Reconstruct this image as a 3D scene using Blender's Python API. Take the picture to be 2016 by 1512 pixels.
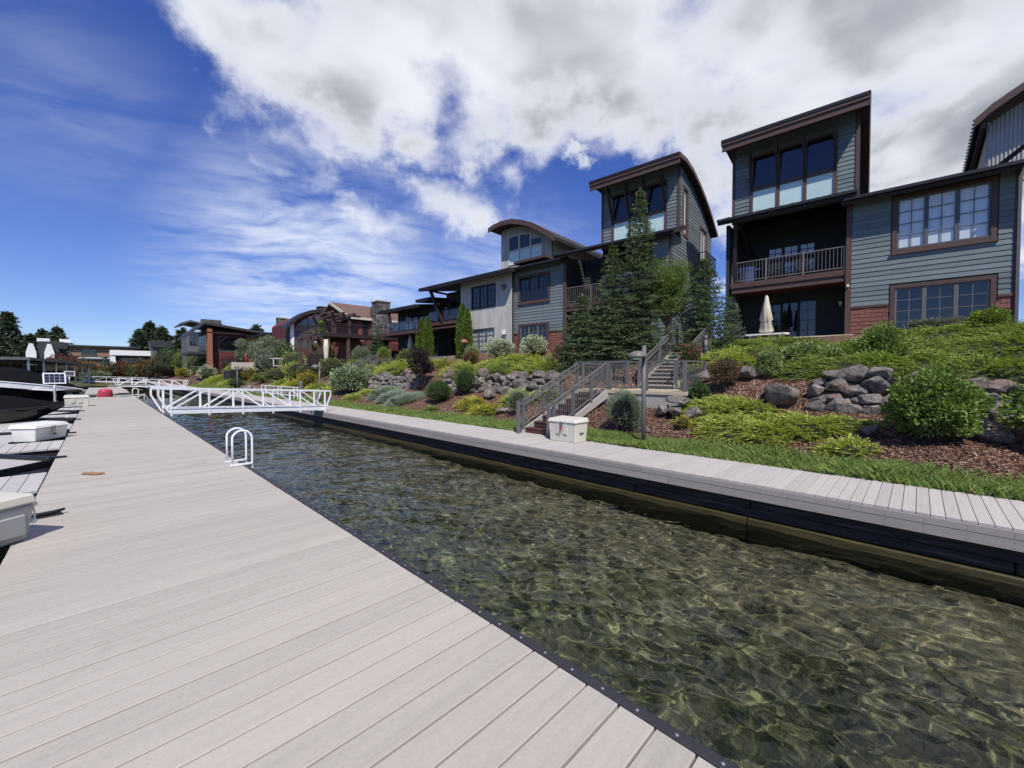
import bpy, bmesh, math, random
import numpy as np
from mathutils import Vector, Matrix

for o in list(bpy.data.objects):
    bpy.data.objects.remove(o)
SC = bpy.context.scene
COL = SC.collection
R = math.radians
random.seed(7)
RNG = np.random.default_rng(11)

# ---------------------------------------------------------------- camera
# X: across the canal towards the houses, Y: along the canal, Z: up from the water surface
cam_d = bpy.data.cameras.new('camera')
cam = bpy.data.objects.new('camera', cam_d)
COL.objects.link(cam)
cam_d.sensor_width = 36.0
cam_d.lens = 36.0 * 807.0 / 2016.0
cam_d.clip_start = 0.05
cam_d.clip_end = 6000.0
cam.location = (0.0, 0.0, 2.73)
cam.rotation_euler = (R(90.0 - 1.42), 0.0, R(-45.2))
SC.camera = cam

# ---------------------------------------------------------------- light
SUN_EL, SUN_AZ = 53.5, 216.0          # sun stands behind the camera's back (towards -X -Y)
sun_d = bpy.data.lights.new('sun', 'SUN')
sun_d.energy = 4.2
sun_d.angle = R(0.53)
sun_d.cycles.is_caustics_light = True
sun_d.color = (1.0, 0.95, 0.875)
sun = bpy.data.objects.new('sun', sun_d)
COL.objects.link(sun)
_hx, _hy = math.sin(R(SUN_AZ)), math.cos(R(SUN_AZ))
_to = Vector((_hx * math.cos(R(SUN_EL)), _hy * math.cos(R(SUN_EL)), math.sin(R(SUN_EL))))
sun.rotation_euler = _to.to_track_quat('Z', 'Y').to_euler()

SC.view_settings.view_transform = 'Standard'
SC.view_settings.look = 'None'
SC.view_settings.exposure = 0.17
SC.view_settings.gamma = 1.0
SC.view_settings.use_curve_mapping = False
SC.render.engine = 'CYCLES'
cy = SC.cycles
cy.use_denoising = True
cy.max_bounces = 10
cy.transparent_max_bounces = 12
cy.caustics_refractive = True
cy.sample_clamp_indirect = 4.0


# ---------------------------------------------------------------- node helper
class NT:
    def __init__(self, tree):
        self.t = tree
        self.n = tree.nodes
        self.l = tree.links

    def new(self, typ, ins=None, **kw):
        nd = self.n.new(typ)
        for k, v in kw.items():
            setattr(nd, k, v)
        for k, v in (ins or {}).items():
            self.put(nd.inputs[k], v)
        return nd

    def put(self, sock, v):
        if isinstance(v, bpy.types.NodeSocket):
            self.l.new(v, sock)
        elif isinstance(v, bpy.types.Node):
            self.l.new(v.outputs[0], sock)
        else:
            if sock.type == 'RGBA' and len(v) == 3:
                v = (*v, 1.0)
            sock.default_value = v

    def math(self, op, a, b=0.0, c=0.0, clamp=False):
        return self.new('ShaderNodeMath', {0: a, 1: b, 2: c}, operation=op, use_clamp=clamp).outputs[0]

    def vec(self, op, a, b=(0, 0, 0), scale=None):
        nd = self.new('ShaderNodeVectorMath', {0: a, 1: b}, operation=op)
        if scale is not None:
            self.put(nd.inputs['Scale'], scale)
        return nd.outputs['Value'] if op in ('DISTANCE', 'LENGTH', 'DOT_PRODUCT') else nd.outputs[0]

    def smooth(self, v, a, b, c=0.0, d=1.0):
        return self.new('ShaderNodeMapRange', {0: v, 1: a, 2: b, 3: c, 4: d}, interpolation_type='SMOOTHSTEP').outputs[0]

    def lin(self, v, a, b, c=0.0, d=1.0):
        return self.new('ShaderNodeMapRange', {0: v, 1: a, 2: b, 3: c, 4: d}).outputs[0]

    def mix(self, f, a, b, blend='MIX'):
        nd = self.new('ShaderNodeMix', data_type='RGBA', blend_type=blend)
        self.put(nd.inputs[0], f)
        self.put(nd.inputs[6], a)
        self.put(nd.inputs[7], b)
        return nd.outputs[2]

    def noise(self, vec, scale, detail=4.0, rough=0.55, dist=0.0, dim='3D', col=False):
        nd = self.new('ShaderNodeTexNoise', {'Scale': scale, 'Detail': detail, 'Roughness': rough, 'Distortion': dist}, noise_dimensions=dim)
        if vec is not None:
            self.put(nd.inputs['Vector'], vec)
        return nd.outputs[1 if col else 0]

    def voro(self, vec, scale, feature='F1', out='Distance', rnd=1.0):
        nd = self.new('ShaderNodeTexVoronoi', {'Scale': scale, 'Randomness': rnd}, feature=feature)
        if vec is not None:
            self.put(nd.inputs['Vector'], vec)
        return nd.outputs[out]

    def ramp(self, f, stops):
        nd = self.new('ShaderNodeValToRGB', {0: f})
        el = nd.color_ramp.elements
        while len(el) > 1:
            el.remove(el[-1])
        el[0].position = stops[0][0]
        el[0].color = (*stops[0][1], 1)
        for p, c in stops[1:]:
            e = el.new(p)
            e.color = (*c, 1)
        return nd.outputs[0]

    def scale(self, v, s):
        return self.vec('MULTIPLY', v, s)


# ---------------------------------------------------------------- sky with clouds
W = bpy.data.worlds.new('World')
SC.world = W
W.use_nodes = True
nt = NT(W.node_tree)
nt.n.clear()
sky = nt.new('ShaderNodeTexSky', sky_type='NISHITA', sun_disc=False, sun_elevation=R(SUN_EL), sun_rotation=R(SUN_AZ),
             altitude=650.0, air_density=1.0, dust_density=0.25, ozone_density=2.6)
dirv = nt.vec('NORMALIZE', nt.new('ShaderNodeTexCoord').outputs['Generated'])
sep = nt.new('ShaderNodeSeparateXYZ', {0: dirv})
dz = nt.math('MAXIMUM', sep.outputs[2], 0.0)


def D3(az, el):
    return (math.sin(R(az)) * math.cos(R(el)), math.cos(R(az)) * math.cos(R(el)), math.sin(R(el)))


# cloud layer seen from below: a plane high above, flattened towards the horizon
den = nt.math('ADD', dz, 0.16)
cu = nt.new('ShaderNodeCombineXYZ', {0: nt.math('DIVIDE', sep.outputs[0], den), 1: nt.math('DIVIDE', sep.outputs[1], den), 2: 0.0}).outputs[0]
warp = nt.vec('ADD', cu, nt.vec('SCALE', nt.vec('SUBTRACT', nt.noise(cu, 1.7, 3.0, 0.5, col=True), (0.5, 0.5, 0.5)), scale=0.28))
wrp2 = warp
n_big = nt.noise(nt.vec('ADD', wrp2, (3.1, 1.7, 0.0)), 1.1, 3.0, 0.5)
n_det = nt.noise(nt.vec('ADD', wrp2, (0.4, 7.9, 0.0)), 2.4, 8.0, 0.53)
# broad weather: where the cumulus bank lies (azimuth clockwise from the canal axis, elevation)
dirw = nt.vec('ADD', dirv, nt.vec('SCALE', nt.vec('SUBTRACT', nt.noise(dirv, 6.5, 7.0, 0.66, col=True), (0.5, 0.5, 0.5)), scale=0.22))
cover = None
CLOUDS = [  # az, el, radius, amount
    (6, 37, 0.13, 0.5), (11, 36, 0.14, 0.85), (17, 34, 0.17, 1.0), (24, 34, 0.18, 1.05), (32, 32, 0.17, 1.05), (40, 30, 0.14, 0.95), (26, 40, 0.3, 1.1), (41, 39, 0.3, 1.1), (50, 40, 0.25, 1.0),
    (36, 28, 0.1, 0.8), (43, 26, 0.09, 0.6), (21, 29, 0.12, 0.75), (63, 37, 0.25, 1.05), (75, 36, 0.3, 1.1), (85, 34, 0.3, 1.1), (94, 28, 0.35, 1.1), (64, 30, 0.13, 0.9), (71, 31, 0.16, 1.0),
    (79, 29, 0.22, 1.0), (88, 25, 0.3, 1.05), (96, 21, 0.3, 1.05), (70, 24, 0.13, 0.85), (72, 18, 0.13, 0.8), (88, 20, 0.2, 1.0), (62, 27, 0.07, 0.5), (81, 18, 0.25, 0.9), (53, 28, 0.05, 0.78),
    (20, 23, 0.09, 0.66), (18, 26, 0.07, 0.6), (23, 21, 0.09, 0.7), (26, 20, 0.10, 0.7), (35, 23, 0.11, 0.74), (40, 23, 0.10, 0.7), (44, 24, 0.09, 0.66), (31, 19, 0.11, 0.6), (11, 28, 0.08, 0.62), (15, 24, 0.07, 0.52),
    (84, 12, 0.12, 0.8), (73, 13, 0.08, 0.6), (98, 13, 0.15, 0.85), (34, 57, 0.36, 1.0), (70, 55, 0.45, 1.0), (115, 40, 0.5, 1.0), (150, 45, 0.5, 0.8), (230, 60, 0.45, 0.6), (310, 30, 0.3, 0.5), (200, 25, 0.35, 0.7)]
for az, el, rad, am in CLOUDS:
    dd = nt.vec('DISTANCE', dirw, D3(az, el))
    b = nt.smooth(dd, rad * 0.15, rad * 1.25, am, 0.0)
    cover = b if cover is None else nt.math('SMOOTH_MAX', cover, b, 0.12)
nsum = nt.math('ADD', nt.math('MULTIPLY', nt.math('SUBTRACT', n_big, 0.5), 0.5), nt.math('MULTIPLY', nt.math('SUBTRACT', n_det, 0.5), 1.75))
dens = nt.math('ADD', nt.math('ADD', cover, nsum), -0.50)
a_cum = nt.smooth(dens, -0.10, 0.52)
thick = nt.smooth(dens, 0.20, 0.75)
# thin high streaks and mackerel patches
rot = nt.new('ShaderNodeVectorRotate', {'Vector': warp, 'Angle': R(25)}, rotation_type='Z_AXIS').outputs[0]
n_cir = nt.noise(nt.scale(rot, (0.8, 2.0, 1.0)), 1.6, 8.0, 0.62, 0.5)
n_mac = nt.noise(nt.scale(rot, (1.0, 1.5, 1.0)), 6.5, 4.0, 0.55, 0.3)
cirA = nt.smooth(nt.vec('DISTANCE', dirv, D3(20, 13)), 0.06, 0.36, 1.0, 0.0)
cirB = nt.math('MULTIPLY', nt.smooth(nt.vec('DISTANCE', dirv, D3(44, 10)), 0.0, 0.32, 1.0, 0.0), 0.75)
cirC = nt.math('MULTIPLY', nt.smooth(nt.vec('DISTANCE', dirv, D3(-2, 24)), 0.0, 0.22, 1.0, 0.0), 0.22)
cir = nt.math('MAXIMUM', nt.math('MAXIMUM', cirA, cirB), cirC)
n_c2 = nt.math('ADD', nt.math('MULTIPLY', n_cir, 0.72), nt.math('MULTIPLY', n_mac, 0.28))
a_cir = nt.math('MULTIPLY', nt.math('MULTIPLY', nt.smooth(n_c2, 0.30, 0.70), cir), 0.95)
sat = nt.new('ShaderNodeHueSaturation', {'Hue': 0.512, 'Saturation': 1.06, 'Value': 1.0, 'Color': sky.outputs[0]}).outputs[0]
hz = nt.smooth(sep.outputs[2], 0.0, 0.60, 1.0, 0.0)
skyc = nt.mix(1.0, sat, nt.mix(hz, (0.56, 0.79, 1.34), (0.78, 0.90, 1.20)), 'MULTIPLY')
shade_n = nt.noise(nt.vec('ADD', wrp2, (0.14, 0.12, 0.0)), 1.5, 3.5, 0.5)
ctone = nt.math('MULTIPLY', thick, nt.smooth(shade_n, 0.32, 0.54, 0.20, 1.0))
cloudc = nt.mix(ctone, (8.8, 9.0, 9.5), (3.2, 3.4, 3.95))
full = nt.mix(a_cum, nt.mix(a_cir, skyc, (7.4, 8.1, 9.6)), cloudc)
bg = nt.new('ShaderNodeBackground', {0: full, 1: 0.095})
nt.l.new(bg.outputs[0], nt.new('ShaderNodeOutputWorld').inputs[0])


# ---------------------------------------------------------------- mesh helpers
def link(o, parent=None):
    COL.objects.link(o)
    if parent is not None:
        o.parent = parent
    return o


def tag(o, label=None, cat=None, group=None, kind=None):
    for k, v in (('label', label), ('category', cat), ('group', group), ('kind', kind)):
        if v:
            o[k] = v
    return o


def empty(name, loc=(0, 0, 0), rz=0.0, label=None, cat=None, group=None):
    o = bpy.data.objects.new(name, None)
    o.empty_display_size = 0.3
    o.location = loc
    o.rotation_euler = (0, 0, rz)
    link(o)
    return tag(o, label, cat, group)


def child(name, mesh, parent, loc=(0, 0, 0), rz=0.0, rot=None, scale=None):
    o = bpy.data.objects.new(name, mesh)
    o.location = loc
    o.rotation_euler = rot if rot else (0, 0, rz)
    if scale:
        o.scale = scale
    return link(o, parent)


def copy_tree(o, parent=None):
    c = o.copy()
    link(c, parent)
    for ch in list(o.children):
        copy_tree(ch, c)
    return c


class MB:
    def __init__(self):
        self.v, self.f = [], []

    def add(self, vs, fs):
        n = len(self.v)
        self.v += [tuple(map(float, p)) for p in vs]
        self.f += [tuple(i + n for i in f) for f in fs]
        return self

    def hexa(self, p):
        return self.add(p, [(0, 3, 2, 1), (4, 5, 6, 7), (0, 1, 5, 4), (1, 2, 6, 5), (2, 3, 7, 6), (3, 0, 4, 7)])

    def box(self, x0, x1, y0, y1, z0, z1):
        if x0 > x1: x0, x1 = x1, x0
        if y0 > y1: y0, y1 = y1, y0
        if z0 > z1: z0, z1 = z1, z0
        return self.hexa([(x0, y0, z0), (x1, y0, z0), (x1, y1, z0), (x0, y1, z0), (x0, y0, z1), (x1, y0, z1), (x1, y1, z1), (x0, y1, z1)])

    def bar(self, a, b, w, h, up=(0, 0, 1)):
        a, b = Vector(a), Vector(b)
        d = (b - a).normalized()
        u = Vector(up)
        s = d.cross(u)
        if s.length < 1e-4:
            s = d.cross(Vector((1, 0, 0)))
        s.normalize()
        u = s.cross(d).normalized()
        s, u = s * w / 2, u * h / 2
        return self.hexa([a - s - u, a + s - u, b + s - u, b - s - u, a - s + u, a + s + u, b + s + u, b - s + u])

    def tube(self, pts, r, n=8, cap=True):
        pts = [Vector(p) for p in pts]
        rs = r if isinstance(r, (list, tuple)) else [r] * len(pts)
        vs, fs = [], []
        prev = None
        for i, p in enumerate(pts):
            d = (pts[min(i + 1, len(pts) - 1)] - pts[max(i - 1, 0)]).normalized()
            if prev is None:
                s = d.cross(Vector((0, 0, 1)))
                if s.length < 1e-3:
                    s = d.cross(Vector((1, 0, 0)))
            else:
                s = prev - d * prev.dot(d)
            s.normalize()
            prev = s
            t = d.cross(s)
            for k in range(n):
                a = 2 * math.pi * k / n
                vs.append(p + (s * math.cos(a) + t * math.sin(a)) * rs[i])
        for i in range(len(pts) - 1):
            for k in range(n):
                k2 = (k + 1) % n
                fs.append((i * n + k, i * n + k2, (i + 1) * n + k2, (i + 1) * n + k))
        if cap:
            fs.append(tuple(range(n - 1, -1, -1)))
            fs.append(tuple((len(pts) - 1) * n + k for k in range(n)))
        return self.add(vs, fs)

    def lathe(self, prof, n=20, c=(0, 0, 0), lobes=None):
        vs, fs = [], []
        for r, z in prof:
            for k in range(n):
                a = 2 * math.pi * k / n
                rr = r * (lobes(a, z) if lobes else 1.0)
                vs.append((c[0] + rr * math.cos(a), c[1] + rr * math.sin(a), c[2] + z))
        m = len(prof)
        for i in range(m - 1):
            for k in range(n):
                k2 = (k + 1) % n
                fs.append((i * n + k, i * n + k2, (i + 1) * n + k2, (i + 1) * n + k))
        fs.append(tuple(range(n - 1, -1, -1)))
        fs.append(tuple((m - 1) * n + k for k in range(n)))
        return self.add(vs, fs)

    def prism(self, poly, axis, a, b):
        """poly: (p,q) points; extruded along axis 'x','y' or 'z' from a to b"""
        def P(p, t):
            return {'x': (t, p[0], p[1]), 'y': (p[0], t, p[1]), 'z': (p[0], p[1], t)}[axis]
        n = len(poly)
        vs = [P(p, a) for p in poly] + [P(p, b) for p in poly]
        fs = [tuple(range(n - 1, -1, -1)), tuple(range(n, 2 * n))]
        fs += [(i, (i + 1) % n, (i + 1) % n + n, i + n) for i in range(n)]
        return self.add(vs, fs)

    def mesh(self, name, mat, smooth=False, bevel=0.0):
        me = bpy.data.meshes.new(name)
        me.from_pydata(self.v, [], self.f)
        bm = bmesh.new()
        bm.from_mesh(me)
        bmesh.ops.recalc_face_normals(bm, faces=bm.faces)
        if bevel:
            bmesh.ops.bevel(bm, geom=list(bm.edges), offset=bevel, segments=1, affect='EDGES', profile=0.5)
        if smooth:
            for f in bm.faces:
                f.smooth = True
        bm.to_mesh(me)
        bm.free()
        if mat is not None:
            me.materials.append(mat)
        return me

    def build(self, name, mat, parent=None, smooth=False, bevel=0.0, kind=None, label=None, cat=None, group=None, loc=(0, 0, 0), rz=0.0):
        o = child(name, self.mesh(name, mat, smooth, bevel), parent, loc, rz)
        return tag(o, label, cat, group, kind)


def box(name, mat, parent, x0, x1, y0, y1, z0, z1, bevel=0.0, **k):
    return MB().box(x0, x1, y0, y1, z0, z1).build(name, mat, parent, bevel=bevel, **k)


def np_mesh(name, V, F, mat, smooth=False):
    """V (n,3) array, F (m,k) array of equal-sized faces"""
    me = bpy.data.meshes.new(name)
    V = np.asarray(V, np.float32)
    F = np.asarray(F, np.int32)
    m, k = F.shape
    me.vertices.add(len(V))
    me.vertices.foreach_set('co', V.ravel())
    me.loops.add(m * k)
    me.loops.foreach_set('vertex_index', F.ravel())
    me.polygons.add(m)
    me.polygons.foreach_set('loop_start', np.arange(0, m * k, k, dtype=np.int32))
    if smooth:
        me.polygons.foreach_set('use_smooth', np.ones(m, dtype=bool))
    me.update(calc_edges=True)
    me.validate()
    if mat is not None:
        me.materials.append(mat)
    return me
# ---------------------------------------------------------------- materials
M = {}


def mat(name):
    m = bpy.data.materials.new(name)
    m.use_nodes = True
    t = NT(m.node_tree)
    t.n.clear()
    t.out = t.new('ShaderNodeOutputMaterial')
    M[name] = m
    return t


def pbsdf(t, col, rough=0.6, metal=0.0, spec=0.5, bump=None, bs=0.3, bd=0.01, **kw):
    p = t.new('ShaderNodeBsdfPrincipled')
    t.put(p.inputs['Base Color'], col)
    t.put(p.inputs['Roughness'], rough)
    t.put(p.inputs['Metallic'], metal)
    t.put(p.inputs['Specular IOR Level'], spec)
    for k, v in kw.items():
        t.put(p.inputs[k], v)
    if bump is not None:
        b = t.new('ShaderNodeBump', {'Strength': bs, 'Distance': bd, 'Height': bump})
        t.l.new(b.outputs[0], p.inputs['Normal'])
    t.l.new(p.outputs[0], t.out.inputs[0])
    return p


def obj_co(t):
    return t.new('ShaderNodeTexCoord').outputs['Object']


def world_co(t):
    return t.new('ShaderNodeNewGeometry').outputs['Position']


def orand(t):
    return t.new('ShaderNodeObjectInfo').outputs['Random']


def mul(c, k):
    return tuple(x * k for x in c)


def simple(name, col, rough=0.6, metal=0.0, var=0.12, nscale=6.0, bs=0.15, spec=0.4, rv=0.06):
    """painted / plain surface with slight mottling and fine relief"""
    t = mat(name)
    co = world_co(t)
    n = t.noise(co, nscale, 6.0, 0.6)
    r = orand(t)
    f = t.math('ADD', t.math('MULTIPLY', t.math('SUBTRACT', n, 0.5), 2 * var), t.math('MULTIPLY', t.math('SUBTRACT', r, 0.5), 2 * rv))
    c = t.mix(t.math('ADD', f, 0.5, clamp=True), mul(col, 0.55), mul(col, 1.45))
    pbsdf(t, c, rough, metal, spec, bump=t.noise(co, nscale * 12, 4.0, 0.6), bs=bs, bd=0.004)
    return M[name]


# grey-beige composite planks: stretched grain along the board, per board tint
def plank_mat(name, col, axis, far=False):
    t = mat(name)
    co = world_co(t)
    sc = (0.6, 9.0, 6.0) if axis == 'x' else (9.0, 0.6, 6.0)
    g1 = t.noise(t.scale(co, sc), 3.0, 7.0, 0.65)
    g2 = t.noise(co, 55.0, 4.0, 0.7)
    g3 = t.noise(co, 0.35, 3.0, 0.5)
    if far:
        s = t.new('ShaderNodeSeparateXYZ', {0: co})
        rb = t.new('ShaderNodeTexWhiteNoise', {'W': t.math('FLOOR', t.math('DIVIDE', s.outputs[1], far))}, noise_dimensions='1D').outputs[0]
    else:
        rb = orand(t)
    f = t.math('ADD', t.math('MULTIPLY', g1, 0.42), t.math('ADD', t.math('MULTIPLY', g2, 0.40), t.math('ADD', t.math('MULTIPLY', g3, 0.22), t.math('MULTIPLY', rb, 0.17))))
    c = t.ramp(f, [(0.30, mul(col, 0.74)), (0.58, col), (0.85, mul(col, 1.2))])
    # a few grey scuffs and water marks with shapes of their own
    w = t.smooth(t.noise(t.scale(co, (1.2, 1.0, 1.0)), 1.1, 8.0, 0.7, 0.8), 0.60, 0.74)
    c = t.mix(t.math('MULTIPLY', w, 0.30), c, mul(col, 0.60))
    sp = t.smooth(t.voro(co, 2.3), 0.012, 0.022, 1.0, 0.0)
    c = t.mix(t.math('MULTIPLY', sp, 0.7), c, mul(col, 0.35))
    w2 = t.smooth(t.noise(t.scale(co, (0.5, 2.4, 1.0)), 2.2, 7.0, 0.7, 1.2), 0.58, 0.70)
    c = t.mix(t.math('MULTIPLY', w2, 0.16), c, mul(col, 1.35))
    pbsdf(t, c, 0.72, 0, 0.3, bump=t.math('ADD', g1, t.math('MULTIPLY', g2, 0.7)), bs=0.35, bd=0.004)


plank_mat('dock_plank', (0.395, 0.362, 0.312), 'x')
plank_mat('dock_plank_far', (0.395, 0.362, 0.312), 'x', far=0.19)
plank_mat('finger_plank', (0.44, 0.42, 0.395), 'y')
plank_mat('walk_plank', (0.435, 0.400, 0.368), 'x')
plank_mat('walk_plank_far', (0.435, 0.400, 0.368), 'x', far=0.146)
plank_mat('fascia', (0.325, 0.29, 0.262), 'y')

t = mat('rubber_edge')
co = world_co(t)
sp = t.smooth(t.noise(co, 260.0, 2.0, 0.6), 0.66, 0.72)
pbsdf(t, t.mix(sp, (0.026, 0.027, 0.032), (0.17, 0.17, 0.18)), 0.6, 0, 0.4, bump=t.noise(co, 120, 3), bs=0.4, bd=0.003)

t = mat('wet_timber')
co = world_co(t)
s = t.new('ShaderNodeSeparateXYZ', {0: co})
g = t.noise(t.scale(co, (4.0, 0.5, 9.0)), 2.5, 8.0, 0.7, 0.5)
c = t.ramp(g, [(0.3, (0.008, 0.006, 0.005)), (0.52, (0.030, 0.022, 0.018)), (0.66, (0.10, 0.072, 0.058)), (0.78, (0.22, 0.18, 0.15))])
pbsdf(t, c, 0.55, 0, 0.5, bump=g, bs=0.9, bd=0.03)

t = mat('algae_timber')
co = world_co(t)
g = t.noise(t.scale(co, (4.0, 0.6, 6.0)), 3.0, 8.0, 0.7)
c = t.ramp(g, [(0.3, (0.022, 0.017, 0.006)), (0.6, (0.070, 0.055, 0.016)), (0.8, (0.13, 0.10, 0.035))])
pbsdf(t, c, 0.5, 0, 0.5, bump=g, bs=0.6, bd=0.02)

# lake bed: olive silt, weed tufts, pale stones
t = mat('bed')
co = world_co(t)
sx = t.new('ShaderNodeSeparateXYZ', {0: co})
wv = t.vec('ADD', co, t.vec('SCALE', t.noise(co, 2.0, 4.0, 0.6, col=True), scale=0.5))
n1 = t.noise(wv, 1.4, 9.0, 0.65)
n2 = t.noise(wv, 11.0, 8.0, 0.72, 0.8)
vo = t.voro(wv, 7.0)
f = t.math('ADD', t.math('ADD', t.math('MULTIPLY', n1, 0.55), t.math('MULTIPLY', n2, 0.55)), -0.06)
weed = t.ramp(f, [(0.32, (0.066, 0.076, 0.042)), (0.45, (0.145, 0.155, 0.086)), (0.57, (0.235, 0.24, 0.145)), (0.70, (0.38, 0.37, 0.25))])
silt = t.ramp(f, [(0.32, (0.090, 0.082, 0.054)), (0.45, (0.19, 0.172, 0.115)), (0.57, (0.29, 0.262, 0.18)), (0.70, (0.43, 0.39, 0.28))])
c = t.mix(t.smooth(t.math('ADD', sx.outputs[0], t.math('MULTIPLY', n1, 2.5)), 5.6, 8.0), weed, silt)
absorb_dark = t.smooth(t.math('SUBTRACT', t.math('ADD', sx.outputs[1], t.math('MULTIPLY', n1, 7.0)), t.math('MULTIPLY', sx.outputs[0], 1.6)), 2.0, 15.0)
c = t.mix(t.math('MULTIPLY', absorb_dark, 0.86), c, t.ramp(f, [(0.35, (0.012, 0.018, 0.014)), (0.65, (0.075, 0.085, 0.06))]))   # darker farther out: light lost in the water, painted into the bed
stn = t.math('MULTIPLY', t.smooth(vo, 0.10, 0.24, 1.0, 0.0), t.smooth(t.noise(co, 1.1, 4), 0.50, 0.62))
c = t.mix(t.math('MULTIPLY', stn, 0.8), c, (0.42, 0.36, 0.25))
pbsdf(t, c, 0.9, 0, 0.1, bump=t.math('ADD', n2, t.math('MULTIPLY', n1, 2.0)), bs=0.8, bd=0.12)

# water: refracting glass-like body with small ripples; the sun's light is focused onto the bed through it
t = mat('water')
co = world_co(t)
g = t.new('ShaderNodeBsdfGlass', {'Color': (0.92, 0.945, 0.88), 'Roughness': 0.0, 'IOR': 1.333})
t.l.new(g.outputs[0], t.out.inputs[0])

# bark mulch
t = mat('mulch')
co = world_co(t)
a = t.voro(t.vec('ADD', co, t.vec('SCALE', t.noise(co, 9.0, 3.0, col=True), scale=0.08)), 26.0, out='Color')
vd = t.voro(co, 26.0)
rnd = t.new('ShaderNodeSeparateColor', {0: a}).outputs[0]
big = t.noise(co, 0.8, 4.0, 0.6)
c = t.ramp(rnd, [(0.0, (0.035, 0.018, 0.012)), (0.45, (0.12, 0.064, 0.045)), (0.8, (0.21, 0.125, 0.09)), (0.97, (0.38, 0.27, 0.20))])
c = t.mix(1.0, c, t.mix(big, (0.7, 0.7, 0.7), (1.25, 1.22, 1.2)), 'MULTIPLY')
pbsdf(t, c, 0.95, 0, 0.1, bump=vd, bs=1.0, bd=0.03)

t = mat('mulch_chip')
r = t.new('ShaderNodeNewGeometry').outputs['Random Per Island']
c = t.ramp(r, [(0.0, (0.045, 0.022, 0.015)), (0.4, (0.13, 0.068, 0.048)), (0.75, (0.22, 0.13, 0.092)), (0.93, (0.40, 0.28, 0.21)), (1.0, (0.52, 0.40, 0.31))])
pbsdf(t, c, 0.9, 0, 0.15)

t = mat('far_ground')
co = world_co(t)
n = t.noise(co, 0.15, 8.0, 0.65)
pbsdf(t, t.ramp(n, [(0.35, (0.045, 0.055, 0.022)), (0.6, (0.10, 0.10, 0.045)), (0.75, (0.16, 0.13, 0.08))]), 0.95, 0, 0.1, bump=n, bs=0.6, bd=0.3)


# leaves: colour differs leaf by leaf; thin, so some light passes through
def leaf_mat(name, lo, hi, rough=0.55, trans=0.30, accent=None, acc_at=0.9, spec=0.35):
    t = mat(name)
    geo = t.new('ShaderNodeNewGeometry')
    r = geo.outputs['Random Per Island']
    n = t.noise(geo.outputs['Position'], 2.2, 3.0)
    f = t.math('ADD', t.math('MULTIPLY', r, 0.65), t.math('MULTIPLY', t.math('SUBTRACT', n, 0.3), 0.7))
    stops = [(0.0, lo), (1.0, hi)]
    c = t.ramp(f, stops)
    if accent:
        c = t.mix(t.smooth(r, acc_at, acc_at + 0.02), c, accent)
    p = t.new('ShaderNodeBsdfPrincipled', {'Base Color': c, 'Roughness': rough, 'Specular IOR Level': spec})
    tl = t.new('ShaderNodeBsdfTranslucent', {0: t.mix(1.0, c, (1.15, 1.2, 0.6), 'MULTIPLY')})
    mx = t.new('ShaderNodeMixShader', {0: trans, 1: p.outputs[0], 2: tl.outputs[0]})
    t.l.new(mx.outputs[0], t.out.inputs[0])
    return M[name]


leaf_mat('grass_blade', (0.13, 0.21, 0.035), (0.37, 0.47, 0.15), accent=(0.46, 0.40, 0.18), acc_at=0.94, trans=0.35)
leaf_mat('juniper_green', (0.105, 0.165, 0.026), (0.36, 0.45, 0.09))
leaf_mat('juniper_bright', (0.19, 0.245, 0.036), (0.55, 0.6, 0.13))
leaf_mat('juniper_gold', (0.19, 0.21, 0.022), (0.62, 0.58, 0.075))
leaf_mat('leaf_green', (0.065, 0.125, 0.022), (0.3, 0.4, 0.1), rough=0.55, spec=0.3)
leaf_mat('leaf_light', (0.11, 0.17, 0.04), (0.34, 0.44, 0.14), accent=(0.50, 0.52, 0.30), acc_at=0.82)
leaf_mat('leaf_dark', (0.035, 0.07, 0.022), (0.125, 0.2, 0.06))
leaf_mat('leaf_olive', (0.085, 0.105, 0.032), (0.25, 0.27, 0.1))
leaf_mat('leaf_sage', (0.11, 0.14, 0.088), (0.32, 0.37, 0.25), rough=0.7)
leaf_mat('leaf_silver', (0.2, 0.26, 0.2), (0.46, 0.53, 0.43), rough=0.8)
leaf_mat('leaf_white', (0.13, 0.19, 0.06), (0.42, 0.48, 0.25), accent=(0.78, 0.78, 0.64), acc_at=0.55)
leaf_mat('leaf_dogwood', (0.06, 0.12, 0.035), (0.20, 0.30, 0.12), accent=(0.62, 0.66, 0.50), acc_at=0.68)
leaf_mat('leaf_purple', (0.012, 0.010, 0.012), (0.062, 0.036, 0.042))
leaf_mat('leaf_red', (0.075, 0.018, 0.014), (0.24, 0.075, 0.045))
leaf_mat('leaf_rust', (0.11, 0.055, 0.02), (0.30, 0.17, 0.06))
leaf_mat('leaf_brown', (0.085, 0.045, 0.028), (0.28, 0.17, 0.115))
leaf_mat('leaf_yellow', (0.2, 0.17, 0.025), (0.52, 0.44, 0.07))
leaf_mat('leaf_rose', (0.03, 0.07, 0.02), (0.13, 0.20, 0.06), accent=(0.66, 0.10, 0.14), acc_at=0.80)
leaf_mat('leaf_lime', (0.11, 0.17, 0.02), (0.33, 0.40, 0.07))
leaf_mat('spruce', (0.045, 0.075, 0.036), (0.19, 0.245, 0.125), rough=0.6)
leaf_mat('spruce_blue', (0.07, 0.11, 0.09), (0.21, 0.28, 0.24), rough=0.7)
leaf_mat('pine', (0.055, 0.1, 0.02), (0.23, 0.31, 0.065))
leaf_mat('arborvitae', (0.065, 0.115, 0.018), (0.24, 0.33, 0.06))
leaf_mat('far_conifer', (0.035, 0.055, 0.03), (0.125, 0.155, 0.08), trans=0.1)

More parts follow.
